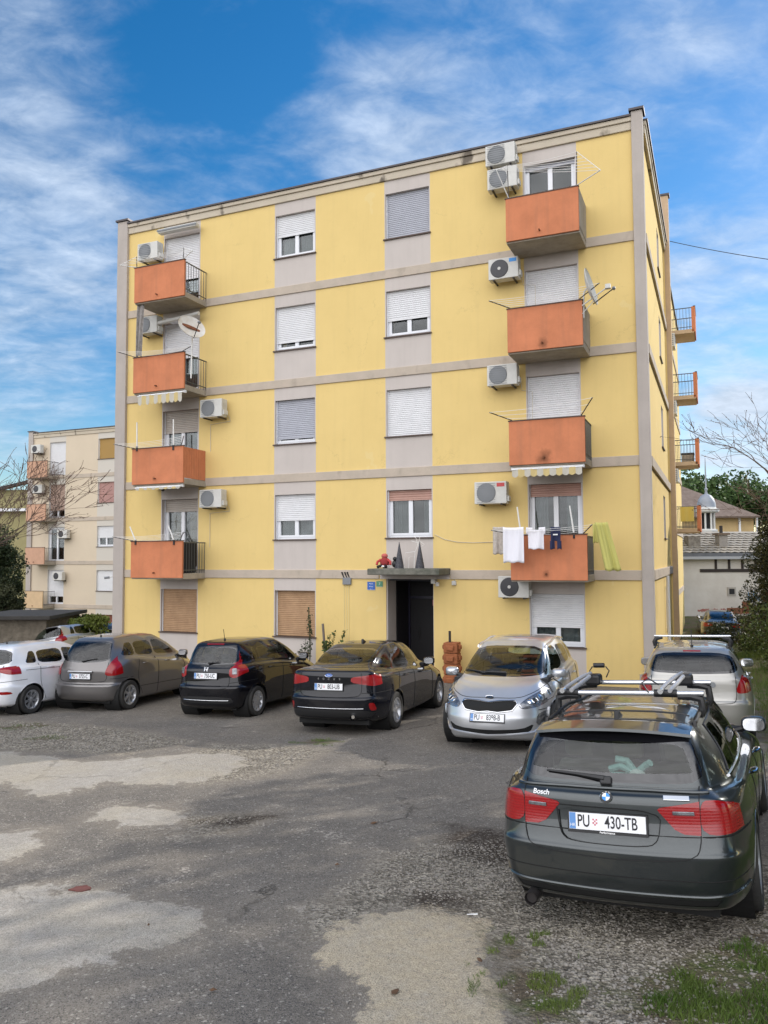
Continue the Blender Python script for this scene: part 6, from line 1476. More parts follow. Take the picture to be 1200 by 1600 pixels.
def stone(q, x, y, s_):
    n = len(q.v); z = gz(x, y); sx, sy, sz = s_*rnd.uniform(.7, 1.3), s_*rnd.uniform(.7, 1.3), s_*rnd.uniform(.4, .8)
    for v_ in ico: k = rnd.uniform(.8, 1.15); q.v.append((x+v_[0]*sx*k, y+v_[1]*sy*k, z+v_[2]*sz*k+sz*.3))
    for f in icf: q.f.append(tuple(n+i for i in f)); q.mi.append(0)
def scatter_stones(x0, x1, y0, y1, n, s0, s1, base=0.0):
    for _ in range(n):
        x = rnd.uniform(x0, x1); y = rnd.uniform(y0, y1); m_ = max(pmask('gravel', x, y), base)+.3*noise.noise(Vector((x*2.3, y*2.3, 1)))-.6*pmask('concrete', x, y)
        if m_ > .42+rnd.random()*.35: stone(q, x, y, rnd.uniform(s0, s1)*rnd.choice((.6, .8, 1, 1, 1.5)))
scatter_stones(-.8, 3.5, 3.9, 8.2, 17000, .004, .011); scatter_stones(-3.5, -.6, 8.0, 13.5, 5000, .006, .014); scatter_stones(-9, -3, 12.2, 16.5, 4500, .008, .017); scatter_stones(-5, 4, 3.8, 14, 16000, .003, .009, .32)
for (x0_, x1_, y0_, y1_, q_) in BB['concrete']:
    for _ in range(9000):
        x = rnd.uniform(x0_, x1_); y = rnd.uniform(y0_, y1_); d = sdist(q_, x, y)+.18*noise.noise(Vector((x*2, y*2, 4)))
        if -.32 < d < .04 and rnd.random() < .5 and y < 11 and noise.noise(Vector((x*1.1, y*1.1, 7))) > -.05: stone(q, x, y, rnd.uniform(.003, .010))
o = q.build('gravel', M['stone'], fix=False); tag(o, 'loose pale gravel scattered over the worn asphalt', 'gravel', kind='stuff')
for (px, py, s_, l_) in ((527, 1353, .05, 'small dark dead leaf in the middle of the asphalt'), (617, 1553, .085, 'curled dark leaf on the sandy concrete'), (750, 1504, .07, 'folded brown leaf near the grass tuft'), (333, 1550, .05, 'small leaf near the bottom of the asphalt'), (232, 1448, .04, 'tiny dark leaf on the left concrete patch'), (585, 1288, .09, 'brown leaf clump where gravel begins')):
    p = gpix(px, py); r_ = random.Random(px); q = MB(); T = Matrix.Rotation(r_.uniform(0, 6), 4, 'Z')
    P = [(-1, 0, .15), (-.4, .45, .3), (.3, .5, .12), (1, .05, .3), (.4, -.4, .35), (-.4, -.45, .1)]
    c = (0, 0, .02); 
    for i in range(6): a = T@Vector(P[i])*s_*.5; b_ = T@Vector(P[(i+1) % 6])*s_*.5; q.poly((a, b_, c))
    o = q.build('dead_leaf', M['brownleaf']); o.location = p+Vector((0, 0, .008)); md = o.modifiers.new('thick', 'SOLIDIFY'); md.thickness = .002; tag(o, l_, 'leaf', 'dead leaves on the ground')
p = gpix(738, 1431); q = MB(); q.tube([(-.04, 0, .008), (.04, .01, .008)], .006, 8); o = q.build('cigarette_end', M['white']); o.location = p; tag(o, 'white cigarette end behind the dark wagon', 'litter')
p = gpix(127, 1390); q = MB(); rr_ = random.Random(4); q.slab([(math.cos(a)*.10*rr_.uniform(.6, 1.2), math.sin(a)*.06*rr_.uniform(.6, 1.2)) for a in [i*.45 for i in range(14)]], 0.0, .014, 'XY'); o = q.build('brick_shard', mat('red_brick', (.16, .055, .045), .9, var=.4, vscale=20, bump=.5)); o.location = p; tag(o, 'flat dark red brick shard in the left concrete patch', 'brick')

# ------------------------------------------------------------------ buildings far behind on the right
def white_house():
    Y = 45.0; xl = dpix(1050, 900, Y).x; xr = xl+16; g0 = -.2
    t = empty('white_house', (xl, Y, 0), 0, 'low white house with timber framing and shingle roof behind the parked saloon', 'house')
    wm = mat('old_whitewash', (.60, .58, .54), .95, var=.25, vscale=.7, vcol=(.47, .44, .40), bump=.3, bscale=8)
    ze = dpix(1130, 872, Y).z; zt = dpix(1130, 890, Y).z
    q = MB(); q.box(0, 0, g0, 16, 9, ze-.05); q.build('wall', wm, t)
    tm = mat('dark_timber', (.03, .022, .02), .8); q = MB(); q.box(1.6, -.05, zt-.14, 16, -.002, zt+.04)
    q.build('timber_beam', tm, t)
    x = 2.45
    while x < 16: q = MB(); q.box(x, -.045, zt+.045, x+.13, -.002, ze-.07); q.build('timber_post', tm, t); x += .76
    q = MB(); q.box(.2, -.40, ze-.06, 16.2, .0, ze+.10); q.build('gutter', mat('gutter_grey', (.35, .37, .40), .5), t)
    q = MB(); q.box(.2, -.30, ze+.105, 16.2, .1, ze+.30); q.build('roof_edge', mat('lead_flashing', (.13, .14, .16), .6, var=.3), t)
    rm = mat('pale_shingles', (.38, .35, .30), .9, var=.5, vscale=3, vcol=(.24, .22, .19))
    q = MB(); rz0, rz1 = ze+.32, dpix(1130, 831, Y+3.2).z; n = 9
    for j in range(n):
        y0 = j/n*3.2; z0_ = lerp(rz0, rz1, j/n); y1 = (j+1.25)/n*3.2; z1_ = lerp(rz0, rz1, (j+1.1)/n)
        k = 40
        for i in range(k):
            xa = 16*i/k+(.2 if j % 2 else 0); xb = xa+16/k; xm = (xa+xb)/2
            q.poly(((xa, y0, z0_+.05), (xm, y0-.13, z0_+.01), (xb, y0, z0_+.05), (xb, y1, z1_), (xa, y1, z1_)))
    o = q.build('roof', rm, t, fix=False); md = o.modifiers.new('t', 'SOLIDIFY'); md.thickness = .02
    q = MB(); q.box(0, 3.2, ze, 16, 9, rz1-.1); q.build('roof_void', M['dark'], t)
    cx = dpix(1126, 850, Y+1.2).x-xl; q = MB(); q.box(cx-.24, .8, ze+.2, cx+.24, 1.4, dpix(1126, 836, Y+1).z); c = q.build('chimney', mat('chimney_stone', (.33, .31, .29), .9, var=.3), t)
    zc2 = dpix(1126, 836, Y+1).z; q = MB(); q.box(cx-.36, .7, zc2, cx+.36, 1.5, zc2+.12); q.build('chimney_cap', mat('cap', (.16, .12, .09), .9), c); q = MB(); q.tube([(cx, 1.1, zc2+.12), (cx, 1.1, zc2+.55)], .10, 8); q.build('chimney_pot', M['darkmetal'], c)
    cx = dpix(1081, 850, Y+1.2).x-xl; q = MB(); q.box(cx-.35, .8, ze+.2, cx+.35, 1.5, dpix(1081, 838, Y+1).z); q.build('chimney', mat('sooty_chimney', (.30, .28, .25), .9, var=.7, vscale=4, vcol=(.08, .07, .06)), t)
    c0 = dpix(1143, 924, Y); q = MB(); x = c0.x-xl; z = c0.z; q.box(x-.24, -.05, z-.24, x+.24, .02, z+.24); w_ = q.build('window', mat('stone_frame', (.35, .33, .30), .9), t); q = MB(); q.box(x-.15, -.06, z-.16, x+.15, -.052, z+.15); q.build('pane', M['dark'], w_)
    gm_ = mat('spray_blue', (.10, .22, .36), .8)
    for (s_, px, py, sz) in (('LIBI', 1176, 928, .42), ('BURGER', 1186, 936, .40)):
        c0 = dpix(px, py, Y); text_mesh(s_, sz, Matrix.Translation((c0.x-xl, -.012, c0.z)) @ Matrix.Rotation(R(90), 4, 'X') @ Matrix.Rotation(R(2), 4, 'Z'), 'graffiti', gm_, t, depth=.002, xs=.9)
    q = MB(); rr = random.Random(3); ax = dpix(1090, 955, Y).x-xl; bx_ = dpix(1135, 955, Y).x-xl; zz = dpix(1110, 954, Y).z
    for i in range(30): x = lerp(ax, bx_, i/30); q.box(x, -.012-.0003*i, zz-rr.uniform(.02, .10), x+rr.uniform(.03, .09), -.006, zz+rr.uniform(.02, .12))
    q.build('red_scrawl', mat('spray_red', (.32, .12, .10), .8), t)
    for (px0, px1, py0, py1, l_, c_) in ((1162, 1174, 940, 959, 'tall rust-brown board leaning on the white house', (.20, .075, .035)), (1138, 1161, 950, 960, 'long low brown board at the foot of the white wall', (.22, .09, .05)), (1195, 1206, 925, 968, 'rusty panel at the right edge before the white house', (.17, .06, .03))):
        a = dpix(px0, py1, Y-1); b_ = dpix(px1, py0, Y-1); q = MB(); q.box(a.x, 0, min(a.z, .05), b_.x, .08, b_.z, Matrix.Translation((0, 0, 0)));
        o = q.build('timber_board', mat('brown_board', c_, .9, var=.3), None, bevel=.01); o.location = (0, Y-.9, 0); tag(o, l_, 'board')
white_house()
def turret():
    Y = 58.0; c = dpix(1104, 800, Y); s_ = Y/FPX
    t = empty('turret', (c.x, c.y, 0), 0, 'small grey domed turret with needle spire above the shingle roof', 'turret')
    zm = dpix(1100, 831, Y).z; zc_ = dpix(1100, 800, Y).z; zd = dpix(1100, 795, Y).z; zt = dpix(1100, 772, Y).z; zs_ = dpix(1100, 716, Y).z
    lg = mat('lead_grey', (.30, .33, .38), .5, var=.2); wm = mat('turret_white', (.62, .62, .60), .8)
    q = MB(); q.lathe([(.62, 0), (.62, zm), (.78, zm), (.78, zm+.15), (.6, zm+.2)], 8); q.build('base', wm, t)
    for i in range(8): a = i*math.pi/4+.2; q = MB(); q.tube([(.52*math.cos(a), .52*math.sin(a), zm+.15), (.52*math.cos(a), .52*math.sin(a), zc_)], .07, 8); q.build('column', wm, t)
    q = MB(); q.lathe([(.35, zm+.1), (.35, zc_)], 12); q.build('core', M['dark'], t)
    q = MB(); q.lathe([(.60, zc_-.1), (.85, zc_), (.90, zd-.05), (.68, zd), (.66, zd+.1)], 16); q.build('cornice', wm, t, smooth=True)
    h = zt-zd; q = MB(); q.lathe([(.66, zd+.05), (.64, zd+h*.35), (.54, zd+h*.65), (.34, zd+h*.9), (.12, zt), (.07, zt+.2), (.12, zt+.35), (.05, zt+.5), (.05, lerp(zt, zs_, .6)), (.02, zs_)], 16); q.build('dome', lg, t, smooth=True)
turret()
def old_house():
    Y = 64.0; xa = dpix(1045, 800, Y).x; xb = dpix(1196, 800, Y).x; t = empty('old_house', ((xa+xb)/2, Y, 0), 0, 'ochre house under a wide dark tiled roof with skylight', 'house'); w = (xb-xa)/2
    ze = dpix(1150, 806, Y).z; zr = dpix(1063, 754, Y).z; rm = mat('dark_tiles', (.14, .10, .08), .9, var=.5, vscale=2.5, vcol=(.22, .17, .14), bump=.5, bscale=10)
    q = MB(); q.box(-w+.3, .4, 0, w-.8, 10, ze); q.build('wall', mat('ochre_wall', (.55, .40, .20), .9, var=.15), t)
    x0 = dpix(1060, 760, Y).x-(xa+xb)/2; yr = 4.5
    x2 = dpix(1135, 789, Y+yr).x-(xa+xb)/2; z2 = dpix(1135, 789, Y+yr).z; x3 = dpix(1185, 803, Y).x-(xa+xb)/2
    q = MB(); q.poly(((-w, -.4, ze-.05), (x3, -.4, ze-.05), (x2, yr, z2), (x0, yr, zr+.5), (-w, yr, zr+1.2))); q.poly(((x3, -.4, ze-.05), (x3, 10, ze-.05), (x2, yr, z2))); q.poly(((-w, 10, ze), (-w, yr, zr+1.2), (x0, yr, zr+.5), (x2, yr, z2), (x3, 10, ze)))
    o = q.build('roof', rm, t, fix=False); md = o.modifiers.new('t', 'SOLIDIFY'); md.thickness = .15
    c0 = dpix(1079, 780, Y+2); q = MB(); x = c0.x-(xa+xb)/2; q.box(x-.5, -.5, -.03, x+.5, .5, .05, Matrix.Translation((0, 1.9, c0.z+.05)) @ Matrix.Rotation(R(28), 4, 'X')); q.build('skylight', mat('skylight_glass', (.35, .42, .5), .1), t)
    for px in (1158, 1185): x = dpix(px, 820, Y).x-(xa+xb)/2; q = MB(); q.box(x-.07, .2, 0, x+.07, .398, ze); q.build('corner_board', M['pvc'], t)
old_house()
# house roof at the far left
def left_house():
    Y = 62.0; a = dpix(-30, 800, Y); b_ = dpix(60, 800, Y); t = empty('old_house', ((a.x+b_.x)/2, Y, -2), 0, 'pale yellow house under a dark hipped roof at the far left', 'house'); w = (b_.x-a.x)/2
    ze = dpix(0, 797, Y).z+2; zr = dpix(38, 752, Y+4).z+2
    q = MB(); q.box(-w, 0, -1, w, 8, ze+1.6); q.build('wall', mat('pale_yellow_wall', (.36, .32, .16), .9, var=.2), t)
    q = MB(); q.box(-w-.2, -.5, ze-.12, w+.2, .05, ze+.1); q.build('gutter', M['pvc'], t)
    q = MB(); q.poly(((-w-.4, -.6, ze+1.3), (w+.6, -.6, ze+2.6), (w+.6, 4, zr+.8), (-w-.4, 4, zr-.6))); o = q.build('roof', mat('dark_slate', (.05, .05, .055), .8, var=.3), t, fix=False); md = o.modifiers.new('t', 'SOLIDIFY'); md.thickness = .2
left_house()
# stone shed at the left
a = dpix(-40, 985, 28); b_ = dpix(72, 985, 28); zt = dpix(20, 968, 28).z
t = empty('stone_shed', ((a.x+b_.x)/2, a.y, gz(a.x, a.y)-.2), 0, 'low stone shed with dark flat roof at the left edge', 'shed'); w = (b_.x-a.x)/2; zz = zt-t.location.z
q = MB(); q.box(-w, 0, -1, w, 3, zz); q.build('wall', mat('rubble_stone', (.20, .17, .13), .95, var=.7, vscale=3, vcol=(.09, .075, .055), bump=1, bscale=6, bdist=.08), t)
q = MB(); q.slab([(-w-.2, -.3), (w+.25, -.3), (w+.25, 3.2), (-w-.2, 3.2)], zz+.003, zz+.14, 'XY'); q.build('roof', mat('shed_roof', (.06, .055, .05), .9, var=.4), t, bevel=.02)
# overhead wires
def wire(pts, label, sag=.3, r_=.012):
    q = MB(); A, B_ = Vector(pts[0]), Vector(pts[1]); q.tube([A.lerp(B_, i/16)-Vector((0, 0, sag*4*(i/16)*(1-i/16))) for i in range(17)], r_, 5); o = q.build('overhead_cable', M['black']); tag(o, label, 'cable')
wire((dpix(1047, 377, 29), dpix(1235, 410, 24)), 'black overhead cable leaving the rear wing to the right', .05)
# big flat concrete drain / kerb stones at verge omitted: not visible
# ------------------------------------------------------------------ parked cars
P_wagon = paint('paint_dark_green_grey', (.050, .058, .060), .7, .28); P_black = paint('paint_black', (.003, .0035, .007), 0, .5); P_black2 = paint('paint_black_blue', (.004, .004, .006), 0, .5)
P_grey = paint('paint_grey', (.17, .16, .155), .6, .32); P_silver = paint('paint_silver', (.56, .57, .59), .6, .30); P_champ = paint('paint_pale_silver', (.40, .39, .36), .6, .34); P_white = paint('paint_white', (.72, .73, .76), 0, .3)
P_dk = paint('paint_dark_blue_grey', (.03, .035, .045), .5, .3); P_blue = paint('paint_blue_grey', (.10, .14, .19), .5, .3)
M['silverpaint'] = mat('silver_plastic', (.42, .42, .43), .4, .3)
def on(B, view, a, b_, off=0.0, side=1): p, n = B.hit(view, a, b_, side); return frame_on(p+n*off, n)
def wiper(par, B, pts, view='rear'):
    ln = [p+n*.018 for p, n in [B.hit(view, *q) for q in pts]]; q = MB(); q.tube(ln, [.022, .012, .008][:len(ln)] if len(ln) == 3 else .01, 6); q.build('rear_wiper' if view == 'rear' else 'wiper', M['black'], par, smooth=True)
def aerial(par, B, y, h, lean=-.12, fin=False):
    p, n = B.hit('top', 0, y)
    if fin: q = MB(); q.slab([(-.10, -.01), (.10, -.01), (-.07, .06), (-.09, .055)], -.02, .02, 'YZ'); o = q.build('aerial', M['black'], par, bevel=.008); o.location = p; return
    q = MB(); q.tube([p, p+Vector((0, 0, .03))], .022, 8); q.tube([p, p+Vector((0, lean*h*2, h))], .006, 5); q.build('aerial', M['black'], par)
def brake_lamp(par, B, b_, w=.16, view='rear'):
    T = on(B, view, 0, b_, .0); q = MB(); q.box(-w, -.013, -.01, w, .013, .006, T); q.build('brake_lamp', M['redlens'], par)

# the dark wagon in front
car, B, body = make_car('parked_car', 'dark green-grey estate car with roof bars, nearest the camera at the right', SP['wagon'], P_wagon, 1.55, 5.48, R(26.5), hi=True)
T = on(B, 'rear', 0, .79, .016); plate(car, T @ Matrix.Rotation(R(0), 4, 'Z'), 'PU|430-TB', 'Performance')
T = on(B, 'rear', 0, .955, .004)
q = MB(); q.lathe([(.001, .004), (.041, .004), (.043, .0)], 32, T); e_ = q.build('maker_emblem', M['black'], car, smooth=True)
q = MB(); q.lathe([(.0395, .0045), (.0415, .007), (.043, .0045)], 32, T); q.build('emblem_ring', M['chrome'], e_, smooth=True)
q = MB()
for k in range(4):
    q.cur = k % 2; n = len(q.v); q.v.append(tuple(T@Vector((0, 0, .0055))))
    for i in range(7): a = R(90*k+15*i); q.v.append(tuple(T@Vector((.027*math.cos(a), .027*math.sin(a), .0055))))
    for i in range(6): q.f.append((n, n+1+i, n+2+i)); q.mi.append(q.cur)
q.build('emblem_roundel', [M['blue_badge'], M['white']], e_, fix=False)
for i, ch in enumerate('BMW'): a = R(90+38-38*i); text_mesh(ch, .013, T @ Matrix.Translation((.0335*math.cos(a), .0335*math.sin(a), .005)) @ Matrix.Rotation(a-math.pi/2, 4, 'Z'), 'emblem_letters', M['white'], e_, depth=.0004)
text_mesh('Bosch', .052, on(B, 'rear', -.47, .955, .003), 'name_lettering', M['white'], car, bold=.001, depth=.001)
T = on(B, 'rear', .46, .965, .002); q = MB(); q.box(-.085, -.020, 0, .085, .020, .006, T); q.build('side_badge', M['chrome'], car, bevel=.003)
for s_ in (-1, 1):
    T = on(B, 'rear', s_*.50, .875, .006); q = MB(); q.box(-.07, -.012, -.004, .07, .012, .006, T); q.build('reversing_lamp', M['whitelens'], car, bevel=.004)
wiper(car, B, [(-.02, 1.055), (-.22, 1.075), (-.44, 1.085)])
q = MB(); p, n = B.hit('rear', -.01, 1.045); q.box(-.04, -.03, -.01, .04, .03, .03, frame_on(p, n)); q.build('wiper_hub', M['black'], car, bevel=.01)
# spoiler over the rear glass
q = MB(); pts = []
for i in range(21):
    x = lerp(-.56, .56, i/20); pts.append((x, .385+.09*(x/.56)**2, 1.392-.045*(x/.56)**2))
n = len(q.v)
for (x, y, z) in pts: q.v += [(x, y-.09, z-.022), (x, y-.085, z-.002), (x*.99, y+.12, z+.026), (x*.99, y+.10, z-.02)]
for i in range(20):
    for k in range(4): a = n+i*4+k; b_ = n+i*4+(k+1) % 4; q.f.append((a, b_, b_+4, a+4)); q.mi.append(0)
q.f += [(n, n+1, n+2, n+3), (n+83, n+82, n+81, n+80)]; q.mi += [0, 0]
q.build('roof_spoiler', P_wagon, car, smooth=True, autos=50)
q = MB(); q.tube([(-.57, -.0, .235), (-.57, .24, .235)], .045, 16, cap=False); q.tube([(-.57, .03, .235), (-.57, .24, .235)], .038, 16); q.build('exhaust_tip', M['darkmetal'], car, smooth=True)
aerial(car, B, .78, .1, fin=True)
# roof seams
for z_ in (.62, .98):
    ln = [p+n*.001 for p, n in [B.hit('top', x, z_+.05*(1-(x/.5)**2)) for x in [i*.05-.5 for i in range(21)]] if p is not None]; q = MB(); q.tube(ln, .007 if z_ > .9 else .004, 5); q.build('roof_seam', M['black'], car)
for s_ in (-1, 1):
    ln = [p+n*.022 for p, n in [B.hit('top', s_*.545, y) for y in [.72+.07*i for i in range(26)]] if p is not None]; q = MB(); q.tube([ln[0]-Vector((0, 0, .03))]+ln+[ln[-1]-Vector((0, 0, .03))], .015, 8); q.build('roof_rail', M['black'], car, smooth=True)
rr = empty('roof_rack', (0, 0, 0)); rr.parent = car
for y in (1.20, 1.95):
    z = B.hit('top', 0, y)[0].z+.115
    q = MB(); q.tube([(-.53, y, z), (.60, y, z)], .021, 12); q.build('crossbar', M['alu'], rr, smooth=True)
    for s_ in (-1, 1):
        p = B.hit('top', s_*.535, y)[0]; q = MB(); q.tube([(s_*.40, y, z-.028), (s_*.50, y, z-.025), (s_*.575, y, z-.045), (s_*.585, y, p.z+.02), (s_*.56, y, p.z-.02)], [.022, .03, .032, .03, .034], 8); q.build('bar_foot', M['black'], rr, smooth=True)
def bike_clamp(x, flip=1):
    y0 = 1.20; z = B.hit('top', 0, y0)[0].z+.14
    t = empty('bike_carrier', (0, 0, 0)); t.parent = car
    q = MB(); q.tube([(x-.03*flip, y0-.05, z), (x, y0+.2, z+.03), (x+.05*flip, y0+.4, z+.065), (x+.08*flip, y0+.62, z+.075)], [.015, .017, .018, .015], 8); q.tube([(x+.05*flip, y0-.05, z), (x+.08*flip, y0+.2, z+.03), (x+.11*flip, y0+.42, z+.065)], .018, 8); q.build('carrier_arm', M['silverpaint'], t, smooth=True)
    q = MB(); q.box(x+.02, y0+.60, z-.04, x+.16, y0+.76, z+.06); q.build('clamp_block', M['black'], t, bevel=.025); q = MB(); q.tube([(x-.08, y0, z-.025), (x+.1, y0, z-.025)], .032, 10); q.build('bar_clamp', M['black'], t, smooth=True)
    q = MB(); q.tube([(x-.12, y0-.02, z-.02), (x-.17, y0+.0, z+.06), (x-.12, y0+.03, z+.09), (x-.04, y0+.02, z+.04)], .007, 6); q.build('strap', M['black'], t)
    q = MB(); q.lathe([(.001, -.03), (.022, -.03), (.024, .03), (.001, .03)], 12, Matrix.Translation((x-.02, y0-.06, z)), axis='Y'); q.build('knob', M['alu'], t)
bike_clamp(-.50, 1); bike_clamp(.30, 1)
q = MB(); q.tube([(-.42, 1.92, 1.58), (-.45, 1.92, 1.64), (-.42, 1.92, 1.68)], .006, 6); q.tube([(-.30, 1.92, 1.58), (-.27, 1.92, 1.64), (-.30, 1.92, 1.68)], .006, 6); q.tube([(-.41, 1.92, 1.69), (-.31, 1.92, 1.69)], .022, 8); q.build('wheel_strap_grip', M['black'], rr)
# parcel shelf and plush toy inside
q = MB(); q.box(-.60, .40, .93, .60, 1.0, .95); q.build('parcel_shelf', M['seat_tan'], car)
toy = empty('plush_toy', (0, 0, 0), 0, 'pale plush toy lying behind the rear glass of the dark estate', 'plush toy')
pm_ = mat('plush_mint', (.42, .60, .56), .95, bump=.6, bscale=60); pw_ = mat('plush_white', (.75, .75, .72), .95, bump=.6, bscale=60)
q = MB(); q.blob((.17, .40, 1.02), .07, (1, .8, 1)); q.build('toy_body', pw_, toy, smooth=True)
for (a, b_, c) in (((.15, .42, 1.06), (.05, .42, 1.10), (-.03, .44, 1.07)), ((.18, .42, 1.07), (.24, .40, 1.12), (.27, .38, 1.14)), ((.12, .42, 1.03), (.0, .42, 1.03), (-.12, .42, .99)), ((.16, .42, 1.05), (.10, .42, 1.14), (.02, .42, 1.15))):
    q = MB(); q.tube([a, b_, c], .026, 8); q.build('toy_limb', pm_, toy, smooth=True)
toy.matrix_world = car.matrix_world.copy()

# the black saloon
sc_ = make_car('parked_car', 'black four-door saloon between the black hatchback and the silver people carrier', SP['saloon'], P_black, -.98, 13.60, R(20.4))
plate(sc_[0], on(sc_[1], 'rear', 0, .825, .012), 'PU|803-UB'); aerial(sc_[0], sc_[1], 1.72, .1, fin=True)
for i, ch in enumerate('FOCUS'): text_mesh(ch, .045, on(sc_[1], 'rear', -.20+.10*i, .955, .003), 'model_lettering', M['chrome'], sc_[0], bold=.001, depth=.002)
T = on(sc_[1], 'rear', 0, 1.02, .003); q = MB(); q.lathe([(.001, .006), (.058, .005), (.06, 0)], 28, T @ Matrix.Diagonal((1.15, .5, 1, 1))); e_ = q.build('maker_emblem', M['blue'], sc_[0], smooth=True); q = MB(); q.lathe([(.056, .006), (.061, .008), (.064, .003)], 28, T @ Matrix.Diagonal((1.15, .5, 1, 1))); q.build('emblem_ring', M['chrome'], e_, smooth=True); text_mesh('Ford', .035, T @ Matrix.Translation((0, 0, .0065)), 'emblem_letters', M['white'], e_, depth=.0005)
q = MB(); q.tube([(.45, .02, .33), (.45, .16, .33)], .045, 14, cap=False); q.tube([(.45, .05, .33), (.45, .16, .33)], .03, 14); q.build('exhaust_tip', M['chrome'], sc_[0], smooth=True)
# the black hatchback
hc = make_car('parked_car', 'black five-door hatchback with tall red pillar lamps, third from the left', SP['hatch'], P_black2, -3.58, 15.66, R(21.7))
plate(hc[0], on(hc[1], 'rear', 0, .84, .012), 'PU|750-UC'); aerial(hc[0], hc[1], .75, .22); brake_lamp(hc[0], hc[1], 1.44, .2)
T = on(hc[1], 'rear', 0, .965, .004); q = MB()
for s_ in (-1, 1): q.tube([T@Vector((s_*.030, .035, .004)), T@Vector((s_*.022, -.035, .004))], .007, 6)
q.tube([T@Vector((-.026, .0, .004)), T@Vector((.026, .0, .004))], .006, 6); q.tube([T@Vector(p) for p in ((-.048, .04, .002), (.048, .04, .002), (.036, -.042, .002), (-.036, -.042, .002))], .004, 5, closed=True); q.build('maker_emblem', M['chrome'], hc[0])
wiper(hc[0], hc[1], [(0, 1.07), (.1, 1.085), (.24, 1.09)])
for s_ in (-1, 1):
    T = on(hc[1], 'rear', s_*.60, .93, .007); q = MB(); q.box(-.045, -.06, 0, .045, .06, .008, T); q.build('reversing_lamp', M['whitelens'], hc[0], bevel=.006)
# the grey one-box
oc = make_car('parked_car', 'grey rounded compact car with dark rear glass, second from the left', SP['onebox'], P_grey, -6.57, 16.97, R(18.5))
plate(oc[0], on(oc[1], 'rear', 0, .755, .014), 'PU|3725-C'); aerial(oc[0], oc[1], .72, .20); wiper(oc[0], oc[1], [(0, 1.06), (.14, 1.09), (.34, 1.12)])
q = MB(); q.box(-.31, -.022, 0, .31, .022, .02, on(oc[1], 'rear', 0, .845, .002)); q.build('handle_strip', M['chrome'], oc[0], bevel=.008)
# white hatchback cut by the left edge
wl = variant('hatch', L=4.04, W=1.734, H=1.475, belt=(1.02, .98, .93), gb=(.17, 1.02, .66), rt=(.42, 1.39, .55), wbelt=.77, wroof=.59, zre=(1.36, 1.385, 1.36), wt=(2.15, 1.39, .55), spokes=(7, True))
wl['parts'] = [('rear', [(.42, .93), (.46, 1.0), (.70, 1.03), (.86, 1.02), (.90, .95), (.84, .86), (.70, .86), (.55, .90)], 'tail_lamp', 'redlens', .004, 1, (1, -1)), ('rear', [(.55, .52), (.74, .52), (.76, .46), (.57, .46)], 'rear_reflector', 'redlens', .002, 1, (1, -1))]+wl['parts'][2:3]+wl['parts'][4:]
wl['glass'] = [('rear', [(-.62, 1.05), (.62, 1.05), (.53, 1.36), (-.53, 1.36)], 'rear_window', 1, .03, 'carglass')]+wl['glass'][1:2]+sgl([(0, 1.09), (1.0, 1.05), (3.0, .96)], [(0, 1.20), (.7, 1.30), (2.0, 1.335), (2.9, 1.02)], [(.60, .90, .76, .90), (.95, 1.68, .95, 1.68), (1.74, 2.72, 1.74, 2.10)])
p = gpix(50, 1115); h_ = R(20); ox, oy = .85, .70
wc = make_car('parked_car', 'white hatchback cut off by the left edge of the picture', wl, P_white, p.x-ox*math.cos(h_)-oy*math.sin(h_), p.y+ox*math.sin(h_)-oy*math.cos(h_), h_); aerial(wc[0], wc[1], .8, .05)
# silver people carrier facing us
cc = make_car('parked_car', 'silver people carrier facing the camera beside the black saloon', SP['carrier'], P_silver, 3.16, 16.15, R(201))
B = cc[1]; plate(cc[0], on(B, 'front', 0, .52, .022), 'PU|8398-B')
T = on(B, 'front', 0, .80, .004); q = MB(); q.lathe([(.001, .004), (.06, .004), (.063, 0)], 26, T @ Matrix.Diagonal((1.1, .58, 1, 1))); e_ = q.build('maker_emblem', M['black'], cc[0], smooth=True); q = MB(); q.lathe([(.058, .004), (.064, .008), (.068, .002)], 26, T @ Matrix.Diagonal((1.1, .58, 1, 1))); q.build('emblem_ring', M['chrome'], e_, smooth=True); text_mesh('KIA', .045, T @ Matrix.Translation((0, 0, .005)), 'emblem_letters', M['chrome'], e_, depth=.001)
for s_ in (-1, 1):
    for (a, b_, r_) in ((.66, .755, .045), (.80, .83, .03)):
        p, n = B.hit('front', s_*a, b_)
        if p is None: continue
        q = MB(); T = frame_on(p+n*.004, n); q.lathe([(.001, .010), (r_*.7, .008), (r_, .002)], 20, T); o = q.build('lamp_projector', M['black'], cc[0], smooth=True); q = MB(); q.lathe([(r_, .001), (r_+.008, .006), (r_+.016, .001)], 20, T); q.build('projector_ring', M['chrome'], o, smooth=True)
    ln = [B.hit('front', s_*a, b_) for a, b_ in ((.46, .705), (.50, .655), (.70, .68), (.84, .75), (.88, .85))]; q = MB(); q.tube([p+n*.004 for p, n in ln if p is not None], .008, 5); q.build('lamp_edge', M['chrome'], cc[0])
    ln = [p+n*.03 for p, n in [B.hit('top', s_*.575, y) for y in [.85+.09*i for i in range(20)]] if p is not None]; q = MB(); q.tube([ln[0]-Vector((0, 0, .03))]+ln+[ln[-1]-Vector((0, 0, .03))], .018, 8); q.build('roof_rail', M['alu'], cc[0], smooth=True)
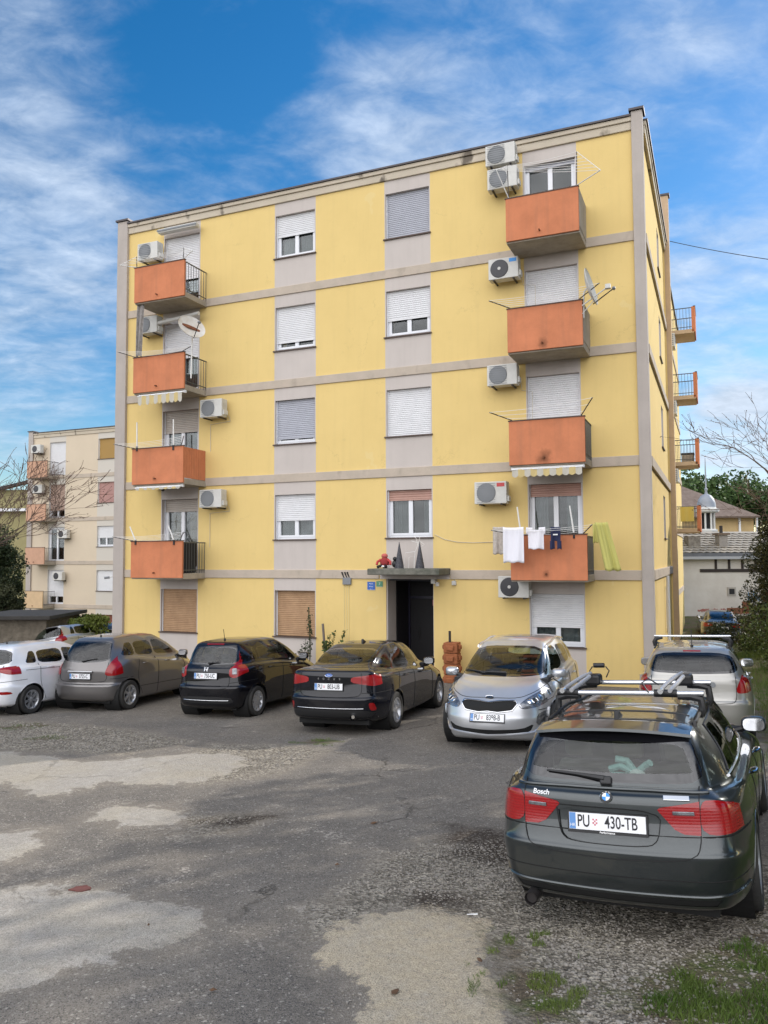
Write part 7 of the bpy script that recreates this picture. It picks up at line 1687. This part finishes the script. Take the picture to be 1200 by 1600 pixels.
for s_ in (-1, 1):
    for (a, b_, r_) in ((.60, .74, .05), (.72, .79, .055)):
        p, n = B.hit('front', s_*a, b_)
        q = MB(); T = frame_on(p+n*.003, n); q.lathe([(.001, .016), (r_*.5, .013), (r_*.9, .004)], 20, T); o = q.build('lamp_bulb', M['chrome'], cc[0], smooth=True); q = MB(); q.lathe([(r_*.92, .001), (r_, .006), (r_*1.1, .001)], 20, T); q.build('projector_ring', M['acgrille'], o, smooth=True)
wiper(cc[0], B, [(-.1, 1.085), (.3, 1.09), (.62, 1.11)], 'front')
# pale silver estate with roof bars
ec = make_car('parked_car', 'pale silver estate car with one roof bar, behind the dark wagon', SP['estate'], P_champ, 4.74, 12.14, R(22.5))
B = ec[1]; brake_lamp(ec[0], B, 1.415, .13); aerial(ec[0], B, .62, .28, .05)
rr = empty('roof_rack', (0, 0, 0)); rr.parent = ec[0]; y = 1.0; z = B.hit('top', 0, y)[0].z+.13
q = MB(); q.box(-.60, y-.035, z-.016, .60, y+.035, z+.016); q.build('crossbar', M['alu'], rr, bevel=.012)
for s_ in (-1, 1):
    q = MB(); q.tube([(s_*.46, y, z-.03), (s_*.56, y, z-.04), (s_*.59, y, z-.10), (s_*.58, y, z-.17)], [.02, .04, .04, .03], 8); q.build('bar_foot', M['black'], rr, smooth=True)
    ln = [p+n*.022 for p, n in [B.hit('top', s_*.56, y) for y in [.7+.09*i for i in range(18)]] if p is not None]; q = MB(); q.tube(ln, .014, 8); q.build('roof_rail', M['black'], ec[0], smooth=True)
T = on(B, 'rear', .28, .93, .004); q = MB(); q.lathe([(.001, .004), (.04, .004), (.044, 0)], 22, T); q.build('maker_emblem', M['acgrille'], ec[0], smooth=True)
# cars further away
p = dpix(1128, 975, 37); dkv = variant('saloon', spokes=(5, False)); dc = make_car('parked_car', 'dark saloon parked on the grass before the white house', dkv, P_dk, p.x, p.y, R(19)); plate(dc[0], on(dc[1], 'rear', 0, .83, .012), 'PU|412-KP')
p = dpix(96, 1000, 29.0); s2 = variant('hatch', H=1.46); make_car('parked_car', 'silver car whose roof shows behind the white hatchback', s2, P_silver, p.x, p.y-1.5, R(20))
p = dpix(176, 990, 33); make_car('parked_car', 'blue-grey car half hidden by the corner of the yellow block', variant('hatch'), P_blue, p.x-.6, p.y-2, R(20))
